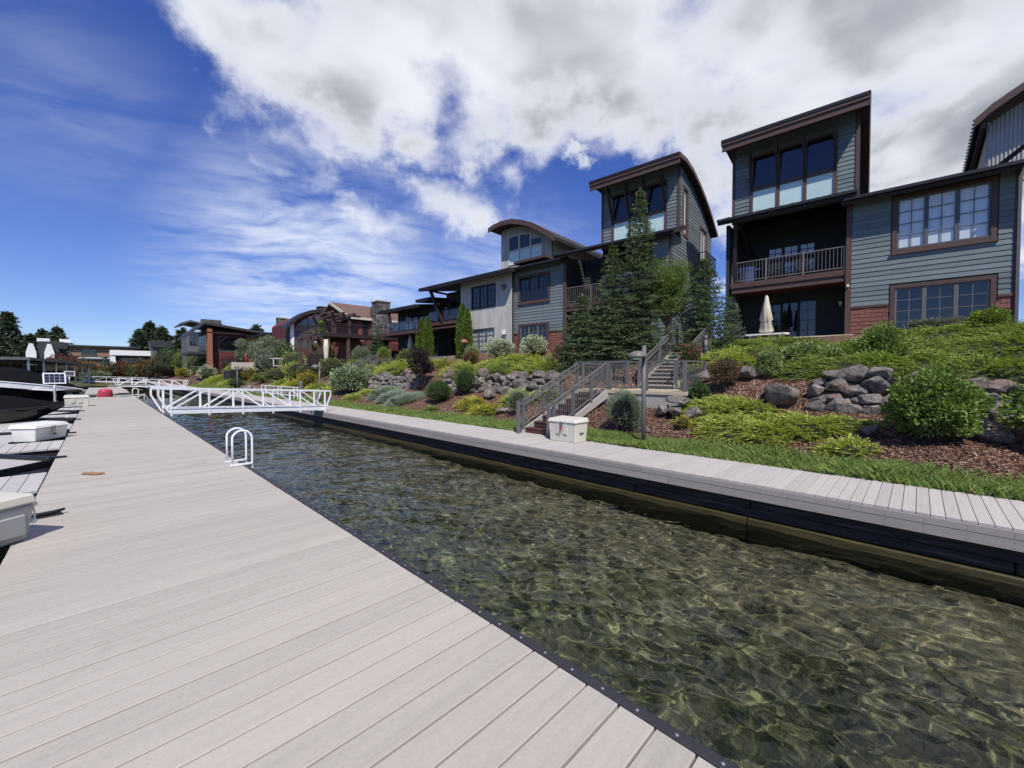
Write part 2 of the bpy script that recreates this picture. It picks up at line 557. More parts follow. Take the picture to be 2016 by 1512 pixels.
t = mat('bark')
co = world_co(t)
g = t.noise(t.scale(co, (8, 8, 1.5)), 2.0, 6.0, 0.7)
pbsdf(t, t.ramp(g, [(0.3, (0.04, 0.028, 0.02)), (0.7, (0.16, 0.12, 0.09))]), 0.9, bump=g, bs=0.8, bd=0.02)
simple('shade_core', (0.022, 0.026, 0.012), 0.95, var=0.3)  # near-black filler inside plants; shade among the leaves is in its colour

# basalt boulders
t = mat('rock')
co = world_co(t)
g = t.noise(co, 4.5, 9.0, 0.68, 0.6)
fr_ = t.voro(t.vec('ADD', co, t.vec('SCALE', t.noise(co, 6.0, 4.0, col=True), scale=0.12)), 5.0, feature='DISTANCE_TO_EDGE')
v = t.smooth(t.noise(co, 1.7, 5.0, 0.6), 0.46, 0.64)
lich = t.smooth(t.noise(co, 8.0, 6.0, 0.7), 0.60, 0.68)
c = t.ramp(g, [(0.28, (0.050, 0.045, 0.044)), (0.5, (0.155, 0.14, 0.132)), (0.72, (0.33, 0.30, 0.275))])
c = t.mix(t.math('MULTIPLY', v, 0.55), c, (0.27, 0.175, 0.125))
c = t.mix(t.math('MULTIPLY', lich, 0.45), c, (0.40, 0.40, 0.33))
c = t.mix(t.math('MULTIPLY', t.math('SUBTRACT', orand(t), 0.35), 0.8, clamp=True), c, (0.36, 0.315, 0.27))
crack = t.smooth(fr_, 0.0, 0.05)
pbsdf(t, c, 0.88, 0, 0.2, bump=t.math('ADD', g, t.math('MULTIPLY', crack, 0.25)), bs=1.0, bd=0.09)

# painted wood trims and sidings
simple('trim_brown', (0.092, 0.053, 0.043), 0.6, var=0.2, nscale=5.0)
simple('trim_dark', (0.030, 0.020, 0.018), 0.6, var=0.15)


def siding_mat(name, col, axis='x'):
    t = mat(name)
    co = obj_co(t)
    wc = world_co(t)
    g = t.noise(t.scale(co, (0.8, 6.0, 16.0)), 4.0, 6.0, 0.65)
    b = t.noise(wc, 1.0, 5.0, 0.6)
    f = t.math('ADD', t.math('MULTIPLY', g, 0.5), t.math('ADD', t.math('MULTIPLY', b, 0.32), t.math('MULTIPLY', orand(t), 0.26)))
    pbsdf(t, t.ramp(f, [(0.28, mul(col, 0.68)), (0.55, col), (0.82, mul(col, 1.28))]), 0.68, 0, 0.3, bump=g, bs=0.4, bd=0.006)


siding_mat('siding_green', (0.155, 0.188, 0.192))
siding_mat('siding_dark', (0.040, 0.048, 0.050))  # darker copy of the green siding; on the tower porches it paints shade
siding_mat('shingle_red', (0.205, 0.084, 0.063))
siding_mat('siding_red', (0.23, 0.070, 0.060))
siding_mat('siding_wine', (0.125, 0.034, 0.032))
siding_mat('siding_cedar', (0.50, 0.28, 0.11))
siding_mat('brick_tan', (0.30, 0.175, 0.11))
t = mat('corrugated')
co = obj_co(t)
wc = world_co(t)
b = t.noise(t.scale(wc, (1, 1, 0.25)), 2.5, 5.0, 0.6)
pbsdf(t, t.ramp(b, [(0.3, (0.34, 0.325, 0.30)), (0.7, (0.46, 0.445, 0.41))]), 0.45, 0.15, 0.5)
simple('stucco_white', (0.80, 0.80, 0.78), 0.8, var=0.05)
simple('stucco_cream', (0.55, 0.50, 0.42), 0.8, var=0.1)
simple('charcoal', (0.040, 0.042, 0.047), 0.6, var=0.15)
simple('slate_wall', (0.12, 0.122, 0.128), 0.7, var=0.15)
simple('soffit', (0.050, 0.030, 0.026), 0.7, var=0.2)
simple('soffit_red', (0.11, 0.035, 0.026), 0.7, var=0.2)
simple('metal_roof', (0.035, 0.033, 0.033), 0.42, 0.3, var=0.2, bs=0.05)
simple('metal_roof_grey', (0.13, 0.135, 0.13), 0.42, 0.3, var=0.2, bs=0.05)
t = mat('roof_brown')
co = world_co(t)
g = t.noise(co, 3.0, 6.0, 0.7)
st = t.noise(t.scale(co, (6, 6, 30)), 1.0, 4.0, 0.6)
pbsdf(t, t.ramp(t.math('ADD', t.math('MULTIPLY', g, 0.5), t.math('MULTIPLY', st, 0.5)), [(0.3, (0.085, 0.047, 0.035)), (0.7, (0.19, 0.115, 0.085))]), 0.9, bump=st, bs=0.6, bd=0.03)
simple('frame_grey', (0.155, 0.145, 0.132), 0.55, var=0.1)
simple('frame_dark', (0.020, 0.022, 0.026), 0.5, var=0.1)
simple('frame_slate', (0.115, 0.12, 0.125), 0.5, var=0.1)
simple('rail_grey', (0.165, 0.150, 0.135), 0.5, 0.0, var=0.1)
simple('rail_slate', (0.135, 0.134, 0.130), 0.5, 0.0, var=0.12)
simple('rail_dark', (0.035, 0.030, 0.028), 0.5, 0.0, var=0.1)
simple('white_metal', (0.80, 0.81, 0.82), 0.35, 0.0, var=0.06, bs=0.05)
simple('alu', (0.62, 0.63, 0.64), 0.32, 0.75, var=0.06, bs=0.05)
simple('white_plastic', (0.74, 0.73, 0.68), 0.4, 0.0, var=0.10, bs=0.12)
simple('cream_plastic', (0.60, 0.57, 0.48), 0.45, 0.0, var=0.12, bs=0.15)
simple('grey_plastic', (0.33, 0.33, 0.315), 0.45, 0.0, var=0.08, bs=0.25)
simple('concrete', (0.40, 0.385, 0.34), 0.85, var=0.18, nscale=3.0, bs=0.4)
simple('concrete_cap', (0.50, 0.42, 0.29), 0.8, var=0.15, nscale=4.0, bs=0.3)
simple('block_stone', (0.20, 0.175, 0.15), 0.9, var=0.3, nscale=9.0, bs=0.7, rv=0.15)
simple('tread_brown', (0.075, 0.034, 0.030), 0.6, var=0.2)
simple('canvas_cream', (0.62, 0.56, 0.43), 0.9, var=0.1)
simple('canvas_black', (0.0045, 0.005, 0.006), 0.85, var=0.3, nscale=3.0, bs=0.5, spec=0.12)
simple('canvas_red', (0.30, 0.02, 0.03), 0.8)
simple('boat_black', (0.006, 0.007, 0.009), 0.08, 0.0, var=0.1, bs=0.0, spec=0.6)
simple('boat_white', (0.80, 0.80, 0.80), 0.15, 0.0, var=0.04, bs=0.0)
simple('float_pink', (0.80, 0.11, 0.19), 0.35, 0.0, var=0.1, bs=0.05)
simple('black_rubber', (0.012, 0.012, 0.014), 0.55, var=0.2)
simple('screw_white', (0.42, 0.42, 0.42), 0.35, 0.6)
simple('blind', (0.88, 0.89, 0.90), 0.9, var=0.03)
simple('frosted', (0.53, 0.69, 0.66), 0.25, var=0.08, nscale=2.0, bs=0.0)
simple('curtain_white', (0.70, 0.70, 0.68), 0.9)
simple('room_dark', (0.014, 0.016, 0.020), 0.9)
simple('wicker', (0.16, 0.10, 0.06), 0.8, var=0.3, nscale=30)
simple('steel', (0.45, 0.45, 0.46), 0.3, 0.9)
simple('pvc_white', (0.76, 0.75, 0.70), 0.5)
simple('clay', (0.30, 0.12, 0.07), 0.8)
simple('bark_piece', (0.28, 0.15, 0.075), 0.85, var=0.4, nscale=40, bs=0.8)
simple('fabric_red', (0.35, 0.03, 0.05), 0.9)
simple('cushion_print', (0.30, 0.24, 0.17), 0.9, var=0.5, nscale=14)
simple('sun_dark', (0.02, 0.025, 0.04), 0.25, 0.0, bs=0.0)

# ledge stone masonry for chimneys and far walls
t = mat('ledge_stone')
co = world_co(t)
v = t.new('ShaderNodeTexVoronoi', {'Scale': 1.0, 'Vector': t.scale(co, (2.6, 2.6, 7.5)), 'Randomness': 0.9})
e = t.new('ShaderNodeTexVoronoi', {'Scale': 1.0, 'Vector': t.scale(co, (2.6, 2.6, 7.5)), 'Randomness': 0.9}, feature='DISTANCE_TO_EDGE')
rv = t.new('ShaderNodeSeparateColor', {0: v.outputs['Color']}).outputs[0]
c = t.ramp(rv, [(0.0, (0.055, 0.048, 0.046)), (0.5, (0.15, 0.13, 0.12)), (1.0, (0.32, 0.27, 0.22))])
jt = t.smooth(e.outputs['Distance'], 0.03, 0.10)
pbsdf(t, t.mix(jt, (0.02, 0.018, 0.016), c), 0.9, bump=t.math('ADD', t.math('MULTIPLY', jt, 1.0), t.noise(co, 12, 4)), bs=0.9, bd=0.05)

# window glass: mirror sheen over a clear pane
t = mat('glass')
co = world_co(t)
wob = t.new('ShaderNodeBump', {'Strength': 0.04, 'Distance': 0.05, 'Height': t.noise(co, 0.9, 2.0)})
ior = t.lin(t.new('ShaderNodeNewGeometry').outputs['Backfacing'], 0.0, 1.0, 1.5, 1 / 1.5)     # same sheen from either face of the sheet
fr = t.new('ShaderNodeFresnel', {'IOR': ior, 'Normal': wob.outputs[0]})
gl = t.new('ShaderNodeBsdfGlossy', {'Color': (0.95, 0.97, 1.0), 'Roughness': 0.01, 'Normal': wob.outputs[0]})
tr = t.new('ShaderNodeBsdfTransparent', {0: (0.90, 0.94, 0.94)})
fac = t.math('MULTIPLY', fr.outputs[0], 1.8, clamp=True)
mx = t.new('ShaderNodeMixShader', {0: fac, 1: tr.outputs[0], 2: gl.outputs[0]})
t.l.new(mx.outputs[0], t.out.inputs[0])
# ================================================================ SETTING
WALK_Z, DOCK_Z = 0.77, 1.08


def terrain(X, Y):
    """height of the landscaped bank"""
    X = np.asarray(X, float)
    Y = np.asarray(Y, float)
    z = np.interp(X, [-1e4, 9.9, 10.05, 13.55, 14.05, 21.0, 24.0, 60.0, 400.0], [0.55, 0.62, 0.72, 1.80, 2.50, 4.26, 4.34, 5.2, 9.0])
    zs = np.interp(X, [-1e4, 9.9, 10.05, 14.0, 21.0, 24.0, 60.0, 400.0], [0.55, 0.62, 0.72, 1.95, 4.1, 4.34, 5.2, 9.0])
    w = np.clip((Y - 27.0) / 5.0, 0, 1)                 # the boulder step fades out farther along
    w = np.maximum(w, np.clip(1 - np.abs(Y - 7.6) / 3.2, 0, 1) ** 0.6 * (X < 15.2))   # and at the stairs
    z = z * (1 - w) + zs * w
    st_ = np.interp(X, [12.5, 13.0, 14.9, 18.6], [1.45, 1.55, 2.0, 3.95])          # cut for the stairs
    cut = (np.abs(Y - 7.1) < 0.9) & (X > 13.0) & (X < 18.6)
    z = np.where(cut, np.minimum(z, st_), z)
    bump = 0.05 * np.sin(X * 1.3 + Y * 0.7) + 0.05 * np.sin(Y * 1.7 - X * 0.4) + 0.03 * np.sin(X * 3.1) * np.sin(Y * 2.7)
    return z + bump * np.clip((X - 10.2) / 1.5, 0, 1)


def tz(x, y):
    return float(terrain(x, y))


def grid_sheet(name, xs, ys, fz, material):
    gx, gy = np.meshgrid(xs, ys, indexing='ij')
    V = np.stack([gx, gy, fz(gx, gy)], -1).reshape(-1, 3)
    nx, ny = len(xs), len(ys)
    i, j = np.meshgrid(np.arange(nx - 1), np.arange(ny - 1), indexing='ij')
    a = (i * ny + j).ravel()
    F = np.stack([a, a + ny, a + ny + 1, a + 1], 1)
    return np_mesh(name, V, F, material, True)


bank = child('bank_ground', grid_sheet('bank_ground', np.concatenate([np.arange(9.85, 24, 0.16), [26, 30, 40, 60]]), np.concatenate([np.arange(-14, 45, 0.25), np.arange(45, 160, 1.5)]), terrain, M['mulch']), None)
tag(bank, kind='structure')


def far_z(X, Y):
    d = np.maximum(np.abs(X - 35) / 25.0 - 1, 0)
    z = np.where(X > 59.9, 5.2 + (X - 60) * 0.012, 0.9)
    z = np.where((Y > 150), 1.4 + np.clip((Y - 150) / 120, 0, 6) * 1.2, z)
    z = np.where((X < 9.9) & (Y < 149), -3.0, z)
    z = np.where((X > 9.8) & (X < 59.9) & (Y < 149) & (Y > -13), -3.0, z)
    return z


fg = child('far_ground', grid_sheet('far_ground', np.array([-3000, -1500, -600, -300, -150, -60, 0, 9.8, 9.9, 30, 59.8, 60, 120, 300, 800, 3000.]),
                                    np.array([-1500, -400, -100, -30, -13.1, -12.9, 20, 60, 100, 148.9, 150.1, 160, 200, 300, 500, 900, 1600, 3200.]), far_z, M['far_ground']), None)
tag(fg, kind='structure')

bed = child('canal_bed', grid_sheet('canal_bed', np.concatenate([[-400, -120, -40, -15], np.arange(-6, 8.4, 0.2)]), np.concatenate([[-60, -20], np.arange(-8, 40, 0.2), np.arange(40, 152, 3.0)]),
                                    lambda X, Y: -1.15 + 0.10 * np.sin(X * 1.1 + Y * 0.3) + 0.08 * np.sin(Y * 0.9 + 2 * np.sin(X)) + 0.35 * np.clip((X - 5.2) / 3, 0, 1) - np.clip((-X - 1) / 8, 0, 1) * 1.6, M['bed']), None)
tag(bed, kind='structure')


def waves(X, Y):
    z = np.zeros_like(X)
    r = np.random.default_rng(5)
    for k in range(40):
        lam = 0.12 * (1.09 ** k)
        a = R(205) + r.normal(0, 0.85)
        kx, ky = 2 * math.pi / lam * math.cos(a), 2 * math.pi / lam * math.sin(a)
        ph = r.uniform(0, 6.28)
        amp = min(0.0036 * lam ** 0.85, 0.0040)
        z += amp * np.sin(kx * X + ky * Y + ph + 1.1 * np.sin(0.9 * X + 0.6 * Y + ph) + 0.7 * np.sin(0.5 * Y - 1.3 * X + 2 * ph))
    return z


wx = np.concatenate([[-600, -200, -60, -20, -8], np.arange(-3, 1.6, 0.3), np.arange(1.6, 8.45, 0.032)])
wy = np.concatenate([[-60, -20, -10, -6], np.arange(-2, 14, 0.032), np.arange(14, 22, 0.05), np.arange(22, 30, 0.09), np.arange(30, 60, 0.2), np.arange(60, 151, 1.0)])
water = child('water', grid_sheet('water', wx, wy, lambda X, Y: np.where((X > -3) & (Y > -4) & (Y < 60), waves(X, Y), 0), M['water']), None)
tag(water, kind='structure')
water.cycles.is_caustics_caster = True
bed.cycles.is_caustics_receiver = True

# ---------------------------------------------------------------- sea wall under the walkway
sw = empty('sea_wall', (8.3, 0, 0), label='dark wet timber sea wall with olive algae band under the walkway', cat='sea wall')
Y0, Y1 = -12.0, 150.0
for z0, z1, x0, m_ in ((-1.5, 0.12, -0.05, 'algae_timber'), (0.125, 0.29, 0.02, 'wet_timber'), (0.295, 0.475, 0.0, 'wet_timber')):
    y = Y0
    while y < Y1:
        L = random.uniform(4.5, 6.0) if y < 40 else 40
        j = random.uniform(-0.012, 0.012)
        box('timber', M[m_], sw, x0 + j, 0.40, y + 0.01, min(y + L, Y1) - 0.006, z0, z1 + random.uniform(-0.012, 0.0), bevel=0.012)
        y += L

# ---------------------------------------------------------------- boardwalk on the bank
bw = empty('boardwalk', (8.16, 0, WALK_Z), label='pale grey composite boardwalk along the foot of the planted bank', cat='boardwalk')
pm = MB().box(0, 1.86, 0.003, 0.143, -0.038, 0).mesh('walk_plank', M['walk_plank'], bevel=0.004)
pitch = 0.1465
i0, i1 = int(-6.0 / pitch), int(16.0 / pitch)
for i in range(i0, i1):
    child('plank', pm, bw, (0, i * pitch, random.uniform(-0.0015, 0.0015)))
mb = MB()
for i in range(i1, int(150 / pitch)):
    mb.box(0, 1.86, i * pitch + 0.003, i * pitch + 0.143, -0.038, 0)
for i in range(int(-12 / pitch), i0):
    mb.box(0, 1.86, i * pitch + 0.003, i * pitch + 0.143, -0.038, 0)
mb.build('plank_field', M['walk_plank_far'], bw, kind='stuff')
box('joist_bed', M['trim_dark'], bw, 0.03, 1.80, -12, 150, -0.27, -0.045)
for k, (z0, z1, ys) in enumerate(((-0.141, -0.040, (-6.9, -1.02, 4.2, 7.9, 9.1, 14.0, 19.0, 24, 29, 34, 44, 60, 90, 150)), (-0.286, -0.146, (-6.9, -1.02, 3.6, 9.1, 12.2, 17.0, 22.0, 27, 33, 44, 60, 90, 150)))):
    ys = (-12,) + ys
    for a, b in zip(ys[:-1], ys[1:]):
        fb = box('fascia_board', M['fascia'], bw, -0.02 + 0.004 * k, 0.02, a + 0.004, b - 0.004, z0, z1, bevel=0.003)
        if a < 22 and b > -4:
            sm = MB()
            y = a + 0.12
            while y < b:
                for zz in (z0 + 0.03, z1 - 0.03):
                    sm.box(-0.0235 + 0.004 * k, -0.019 + 0.004 * k, y - 0.005, y + 0.005, zz - 0.005, zz + 0.005)
                y += 0.407
            sm.build('screws', M['screw_white'], fb, kind='stuff')

# ---------------------------------------------------------------- the near dock
dk = empty('dock', (0, 0, DOCK_Z), label='long grey composite plank dock with black rubber edge beside the water', cat='dock')
DX0, DX1 = -0.63, 1.80
pm = MB().box(DX0, DX1, 0.0055, 0.1845, -0.045, 0).mesh('dock_plank', M['dock_plank'], bevel=0.004)
i0, i1 = int(-4.0 / 0.19), int(22.0 / 0.19)
for i in range(i0, i1):
    child('plank', pm, dk, (random.uniform(-0.002, 0.002), i * 0.19 + 0.085 + random.uniform(-0.0018, 0.0018), random.uniform(-0.001, 0.001)))
mb = MB()
for i in range(i1, int(41.0 / 0.19)):
    mb.box(DX0, DX1, i * 0.19 + 0.0905, i * 0.19 + 0.2695, -0.045, 0)
mb.build('plank_field', M['dock_plank_far'], dk, kind='stuff')
box('frame', M['trim_dark'], dk, DX0 + 0.05, DX1 - 0.02, -4, 41, -0.42, -0.052)
ed = MB()
ed.box(DX1 + 0.004, DX1 + 0.066, -4, 41.05, -0.30, 0.004)
eo = ed.build('edge_strip', M['rubber_edge'], dk, bevel=0.006)
sm = MB()
y = -3.95
while y < 20:
    sm.lathe([(0.0085, 0.0), (0.0085, 0.003), (0.004, 0.005)], 8, (DX1 + 0.026, y, 0.004))
    y += 0.196
sm.build('screws', M['screw_white'], eo, kind='stuff')
for y in np.arange(-2, 41, 6.0):
    for x in (DX0 + 0.25, DX1 - 0.25):
        MB().tube([(x, y, -3.0), (x, y, -0.3)], 0.14, 12).build('pile', M['wet_timber'], dk, smooth=True)
# finger piers with corner gussets for the slips
for k in range(7):
    yf = 8.85 + 4.75 * k - 4.75
    fp = empty('finger_pier', (DX0 - 0.012, yf, DOCK_Z), label=['nearest finger pier beside the grey cooler', 'finger pier under the white dock box', 'second finger pier beyond the white dock box', 'finger pier by the near black boat bow',
               'finger pier holding the cream dock box', 'finger pier below the white striped boat', 'farthest finger pier by the pink floats'][k], cat='finger pier', group='finger piers along the dock')
    n = 22
    for i in range(n):
        if k > 4 and i > 10:
            break
        box('plank', M['finger_plank'], fp, -0.004 - (i + 1) * 0.19 + 0.007, -0.004 - i * 0.19, 0.0, 1.52, -0.045, 0, bevel=0.004)
    box('frame', M['trim_dark'], fp, -4.2, -0.02, 0.04, 1.48, -0.40, -0.052)
    MB().tube([(-3.9, 0.7, -3.0), (-3.9, 0.7, 0.0)], 0.13, 10).build('pile', M['wet_timber'], fp, smooth=True)
PORTS = ['floating boat port with V nose nearest the camera', 'floating V nosed port behind the white dock box', 'floating V nosed port under the near black boat', 'floating V nosed port before the cream dock box', 'farthest floating V nosed port']
for k in range(5):
    yn = 11.85 + 4.75 * k
    fp = empty('floating_port', (DX0 - 0.05, yn, DOCK_Z), 0, PORTS[k], 'floating port', 'V nosed floating ports in the slips')
    MB().prism([(0.0, 0.0), (-0.75, 1.15), (-4.6, 1.15), (-4.6, -1.15), (-0.85, -1.05)], 'z', -0.35, -0.03).build('deck', M['finger_plank'], fp, bevel=0.01)
    MB().bar((0.0, 0.02, -0.02), (-0.78, 1.20, -0.02), 0.12, 0.13).bar((-0.77, 1.19, -0.02), (-4.6, 1.19, -0.02), 0.12, 0.13).build('bumper', M['black_rubber'], fp, bevel=0.02)
    MB().bar((-0.02, -0.03, -0.06), (-0.87, -1.09, -0.06), 0.05, 0.12).build('bumper', M['black_rubber'], fp)
    MB().bar((-0.04, 0.05, 0.03), (0.20, 0.10, 0.018), 0.07, 0.035).build('tether_plate', M['black_rubber'], fp, bevel=0.006)
# ================================================================ PLANTS AND ROCKS
def unit(a):
    return a / np.maximum(np.linalg.norm(a, axis=-1, keepdims=True), 1e-9)


def leaf_quads(P, A, L, Wd, rng, twist=1.0):
    """one diamond-shaped leaf per row: base P, axis A, length L, width Wd"""
    n = len(P)
    A = unit(A)
    S = unit(np.cross(A, unit(rng.normal(size=(n, 3)) * twist + np.array([0, 0, 1.0]))))
    L = np.broadcast_to(np.asarray(L, float), (n,))[:, None]
    Wd = np.broadcast_to(np.asarray(Wd, float), (n,))[:, None]
    V = np.empty((n, 4, 3))
    V[:, 0] = P
    V[:, 1] = P + A * L * 0.5 + S * Wd * 0.5
    V[:, 2] = P + A * L
    V[:, 3] = P + A * L * 0.5 - S * Wd * 0.5
    return V.reshape(-1, 3)


def quads_mesh(name, V, m):
    return np_mesh(name, V, np.arange(len(V)).reshape(-1, 4), m)


def lumps(D, rng, k=9, amt=0.22, sharp=7.0):
    c = unit(rng.normal(size=(k, 3)) + np.array([0, 0, 0.4]))
    d = D @ c.T
    return 1.0 - amt + amt * 1.6 * np.exp(sharp * (d - 1)).max(axis=1)


def hemi(n, rng, zmin=-0.25):
    D = unit(rng.normal(size=(int(n * 2.2), 3)))
    D = D[D[:, 2] > zmin][:n]
    return D


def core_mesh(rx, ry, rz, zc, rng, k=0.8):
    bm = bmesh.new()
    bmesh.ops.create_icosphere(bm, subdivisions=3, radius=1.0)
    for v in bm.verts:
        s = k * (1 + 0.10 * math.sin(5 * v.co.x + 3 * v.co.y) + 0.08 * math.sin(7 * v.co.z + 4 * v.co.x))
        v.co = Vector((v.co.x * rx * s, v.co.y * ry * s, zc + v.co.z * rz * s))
    me = bpy.data.meshes.new('dark_core')
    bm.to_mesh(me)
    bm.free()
    me.materials.append(M['shade_core'])
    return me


def shrub(name, x, y, wd, h, m, label, cat='shrub', n=2600, leaf=(0.09, 0.05), up=0.35, wild=0.9, amt=0.24, sx=1.0, group=None, lumpk=11, stems=True, z=None, core=True):
    rng = np.random.default_rng(abs(hash((round(x, 2), round(y, 2)))) % 99991)
    e = empty(name, (x, y, (tz(x, y) if z is None else z)), rng.uniform(0, 6.28), label, cat, group)
    rx, ry, rz = wd / 2 * sx, wd / 2, h * 0.56
    D = hemi(n, rng, -0.75)
    lu = lumps(D, rng, lumpk, amt)
    rr = lu * (1 - 0.45 * rng.random(n) ** 1.6)
    shoot = unit(rng.normal(size=(26, 3)) + np.array([0, 0, 0.35]))          # stray shoots break the outline
    rr = rr * (1 + 0.20 * rng.random(n) * np.exp(90 * ((D @ shoot.T).max(1) - 1)))
    rr = rr * (0.90 + 0.10 * np.sin(6 * D[:, 0] + 5 * D[:, 2] + x) * np.sin(5 * D[:, 1] + y))
    P = D * rr[:, None] * np.array([rx, ry, rz]) + np.array([0, 0, h * 0.50])
    A = unit(D * np.array([1 / rx, 1 / ry, 1 / rz]) * min(rx, rz)) + rng.normal(size=(n, 3)) * wild * 0.6 + np.array([0, 0, up])
    s = rng.uniform(0.65, 1.25, n)
    child('foliage', quads_mesh('foliage', leaf_quads(P, A, leaf[0] * s, leaf[1] * s, rng), M[m]), e)
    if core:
        child('dark_core', core_mesh(rx, ry, rz, h * 0.50, rng, 0.66), e)
    if stems:
        mb = MB()
        for i in range(5):
            a = i * 1.3 + rng.uniform(0, 1)
            mb.tube([(0.05 * math.cos(a), 0.05 * math.sin(a), -0.12), (0.22 * rx * math.cos(a), 0.22 * ry * math.sin(a), h * 0.25), (0.45 * rx * math.cos(a), 0.45 * ry * math.sin(a), h * 0.55)], [0.022, 0.017, 0.01], 5)
        mb.build('stems', M['bark'], e)
    return e


def juniper(x, y, lx, ly, h, m, label, rz=0.0, dens=150, bias=(0, 0), spray=0.34, follow=True, group=None, cat='juniper', leaf=0.075):
    """low spreading juniper: feathery sprays fanning out of a mound that follows the slope"""
    rng = np.random.default_rng(int(abs(x * 131 + y * 17) * 10) % 99991)
    z0 = tz(x, y)
    e = empty('juniper', (x, y, z0), 0.0, label, cat, group)
    S = int(dens * lx * ly * 0.785)
    r = np.sqrt(rng.random(S)) * (1 - 0.0)
    a = rng.uniform(0, 2 * math.pi, S)
    lob = 1 + 0.10 * np.sin(3 * a + x) + 0.10 * np.sin(5 * a + 2 * y) + 0.06 * np.sin(9 * a)
    bx, by = r * np.cos(a) * lx / 2 * lob, r * np.sin(a) * ly / 2 * lob
    c, s = math.cos(rz), math.sin(rz)
    px, py = bx * c - by * s, bx * s + by * c
    tops = 0.55 + 0.45 * np.sin(px * 2.3 + 1.7 * np.sin(py * 1.9 + x)) * np.cos(py * 2.1 + y)
    mound = h * np.sqrt(np.clip(1 - r ** 2.6, 0.02, 1)) * (0.66 + 0.34 * tops)
    gz = terrain(x + px, y + py) - z0
    lay = rng.random(S) ** 0.35
    # plumes: sprays gather round scattered leaders, leaving shaded gaps between them
    nc = max(8, int(5.0 * lx * ly))
    ic = rng.integers(0, S, nc)
    d2 = (px[:, None] - px[ic][None]) ** 2 + (py[:, None] - py[ic][None]) ** 2
    near = d2.argmin(1)
    dist = np.sqrt(d2.min(1))
    cz = rng.uniform(0.72, 1.18, nc)[near]
    off = np.stack([px - px[ic][near], py - py[ic][near], np.zeros(S)], 1)
    mound = mound * cz * np.clip(1.12 - 1.15 * dist, 0.35, 1.12)
    pz = gz + mound * lay * 0.92
    out = np.stack([px, py, np.zeros(S)], 1)
    out = unit(out) * (0.30 + r[:, None] * 0.65) + off * 1.6
    swirl = np.stack([np.sin(px * 1.3 + py), np.cos(py * 1.1 - px), np.zeros(S)], 1) * 0.35
    Ax = unit(out + swirl + np.array([bias[0], bias[1], 0.0]) + rng.normal(size=(S, 3)) * 0.22 + np.stack([0 * r, 0 * r, 0.62 - 0.35 * r], 1))
    K = 11
    Ls = spray * rng.uniform(0.6, 1.25, S)
    t = (np.arange(K) + 0.5) / K
    side = unit(np.cross(Ax, np.array([0, 0, 1.0])) + 1e-6)
    sgn = np.where(np.arange(K) % 2 == 0, 1.0, -1.0)
    P = np.stack([px, py, pz], 1)[:, None, :] + Ax[:, None, :] * (Ls[:, None] * (t - 0.4))[:, :, None]
    P[:, :, 2] -= (Ls[:, None] * 0.22) * t[None, :] ** 2
    A = Ax[:, None, :] + side[:, None, :] * (sgn * (0.75 - 0.45 * t))[None, :, None] + rng.normal(size=(S, K, 3)) * 0.18
    l = np.broadcast_to((leaf * (1.15 - 0.45 * t))[None, :], (S, K)) * rng.uniform(0.8, 1.3, (S, 1))
    V = leaf_quads(P.reshape(-1, 3), A.reshape(-1, 3), l.ravel(), l.ravel() * 0.34, rng, 0.5)
    child('foliage', quads_mesh('foliage', V, M[m]), e)
    # solid core closing the gaps, inner shade put into its dark colour
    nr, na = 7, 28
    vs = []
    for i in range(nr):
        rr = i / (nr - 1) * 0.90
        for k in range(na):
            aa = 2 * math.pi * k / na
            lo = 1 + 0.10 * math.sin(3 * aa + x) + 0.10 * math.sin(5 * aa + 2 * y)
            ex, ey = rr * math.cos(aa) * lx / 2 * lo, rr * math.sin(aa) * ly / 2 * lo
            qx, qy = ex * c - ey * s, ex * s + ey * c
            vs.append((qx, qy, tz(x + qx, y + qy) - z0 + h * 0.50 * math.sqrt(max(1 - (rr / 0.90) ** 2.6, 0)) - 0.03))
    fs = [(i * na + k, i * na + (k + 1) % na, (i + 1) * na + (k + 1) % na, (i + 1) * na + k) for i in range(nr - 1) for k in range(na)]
    MB().add(vs, fs).build('dark_core', M['shade_core'], e)
    return e


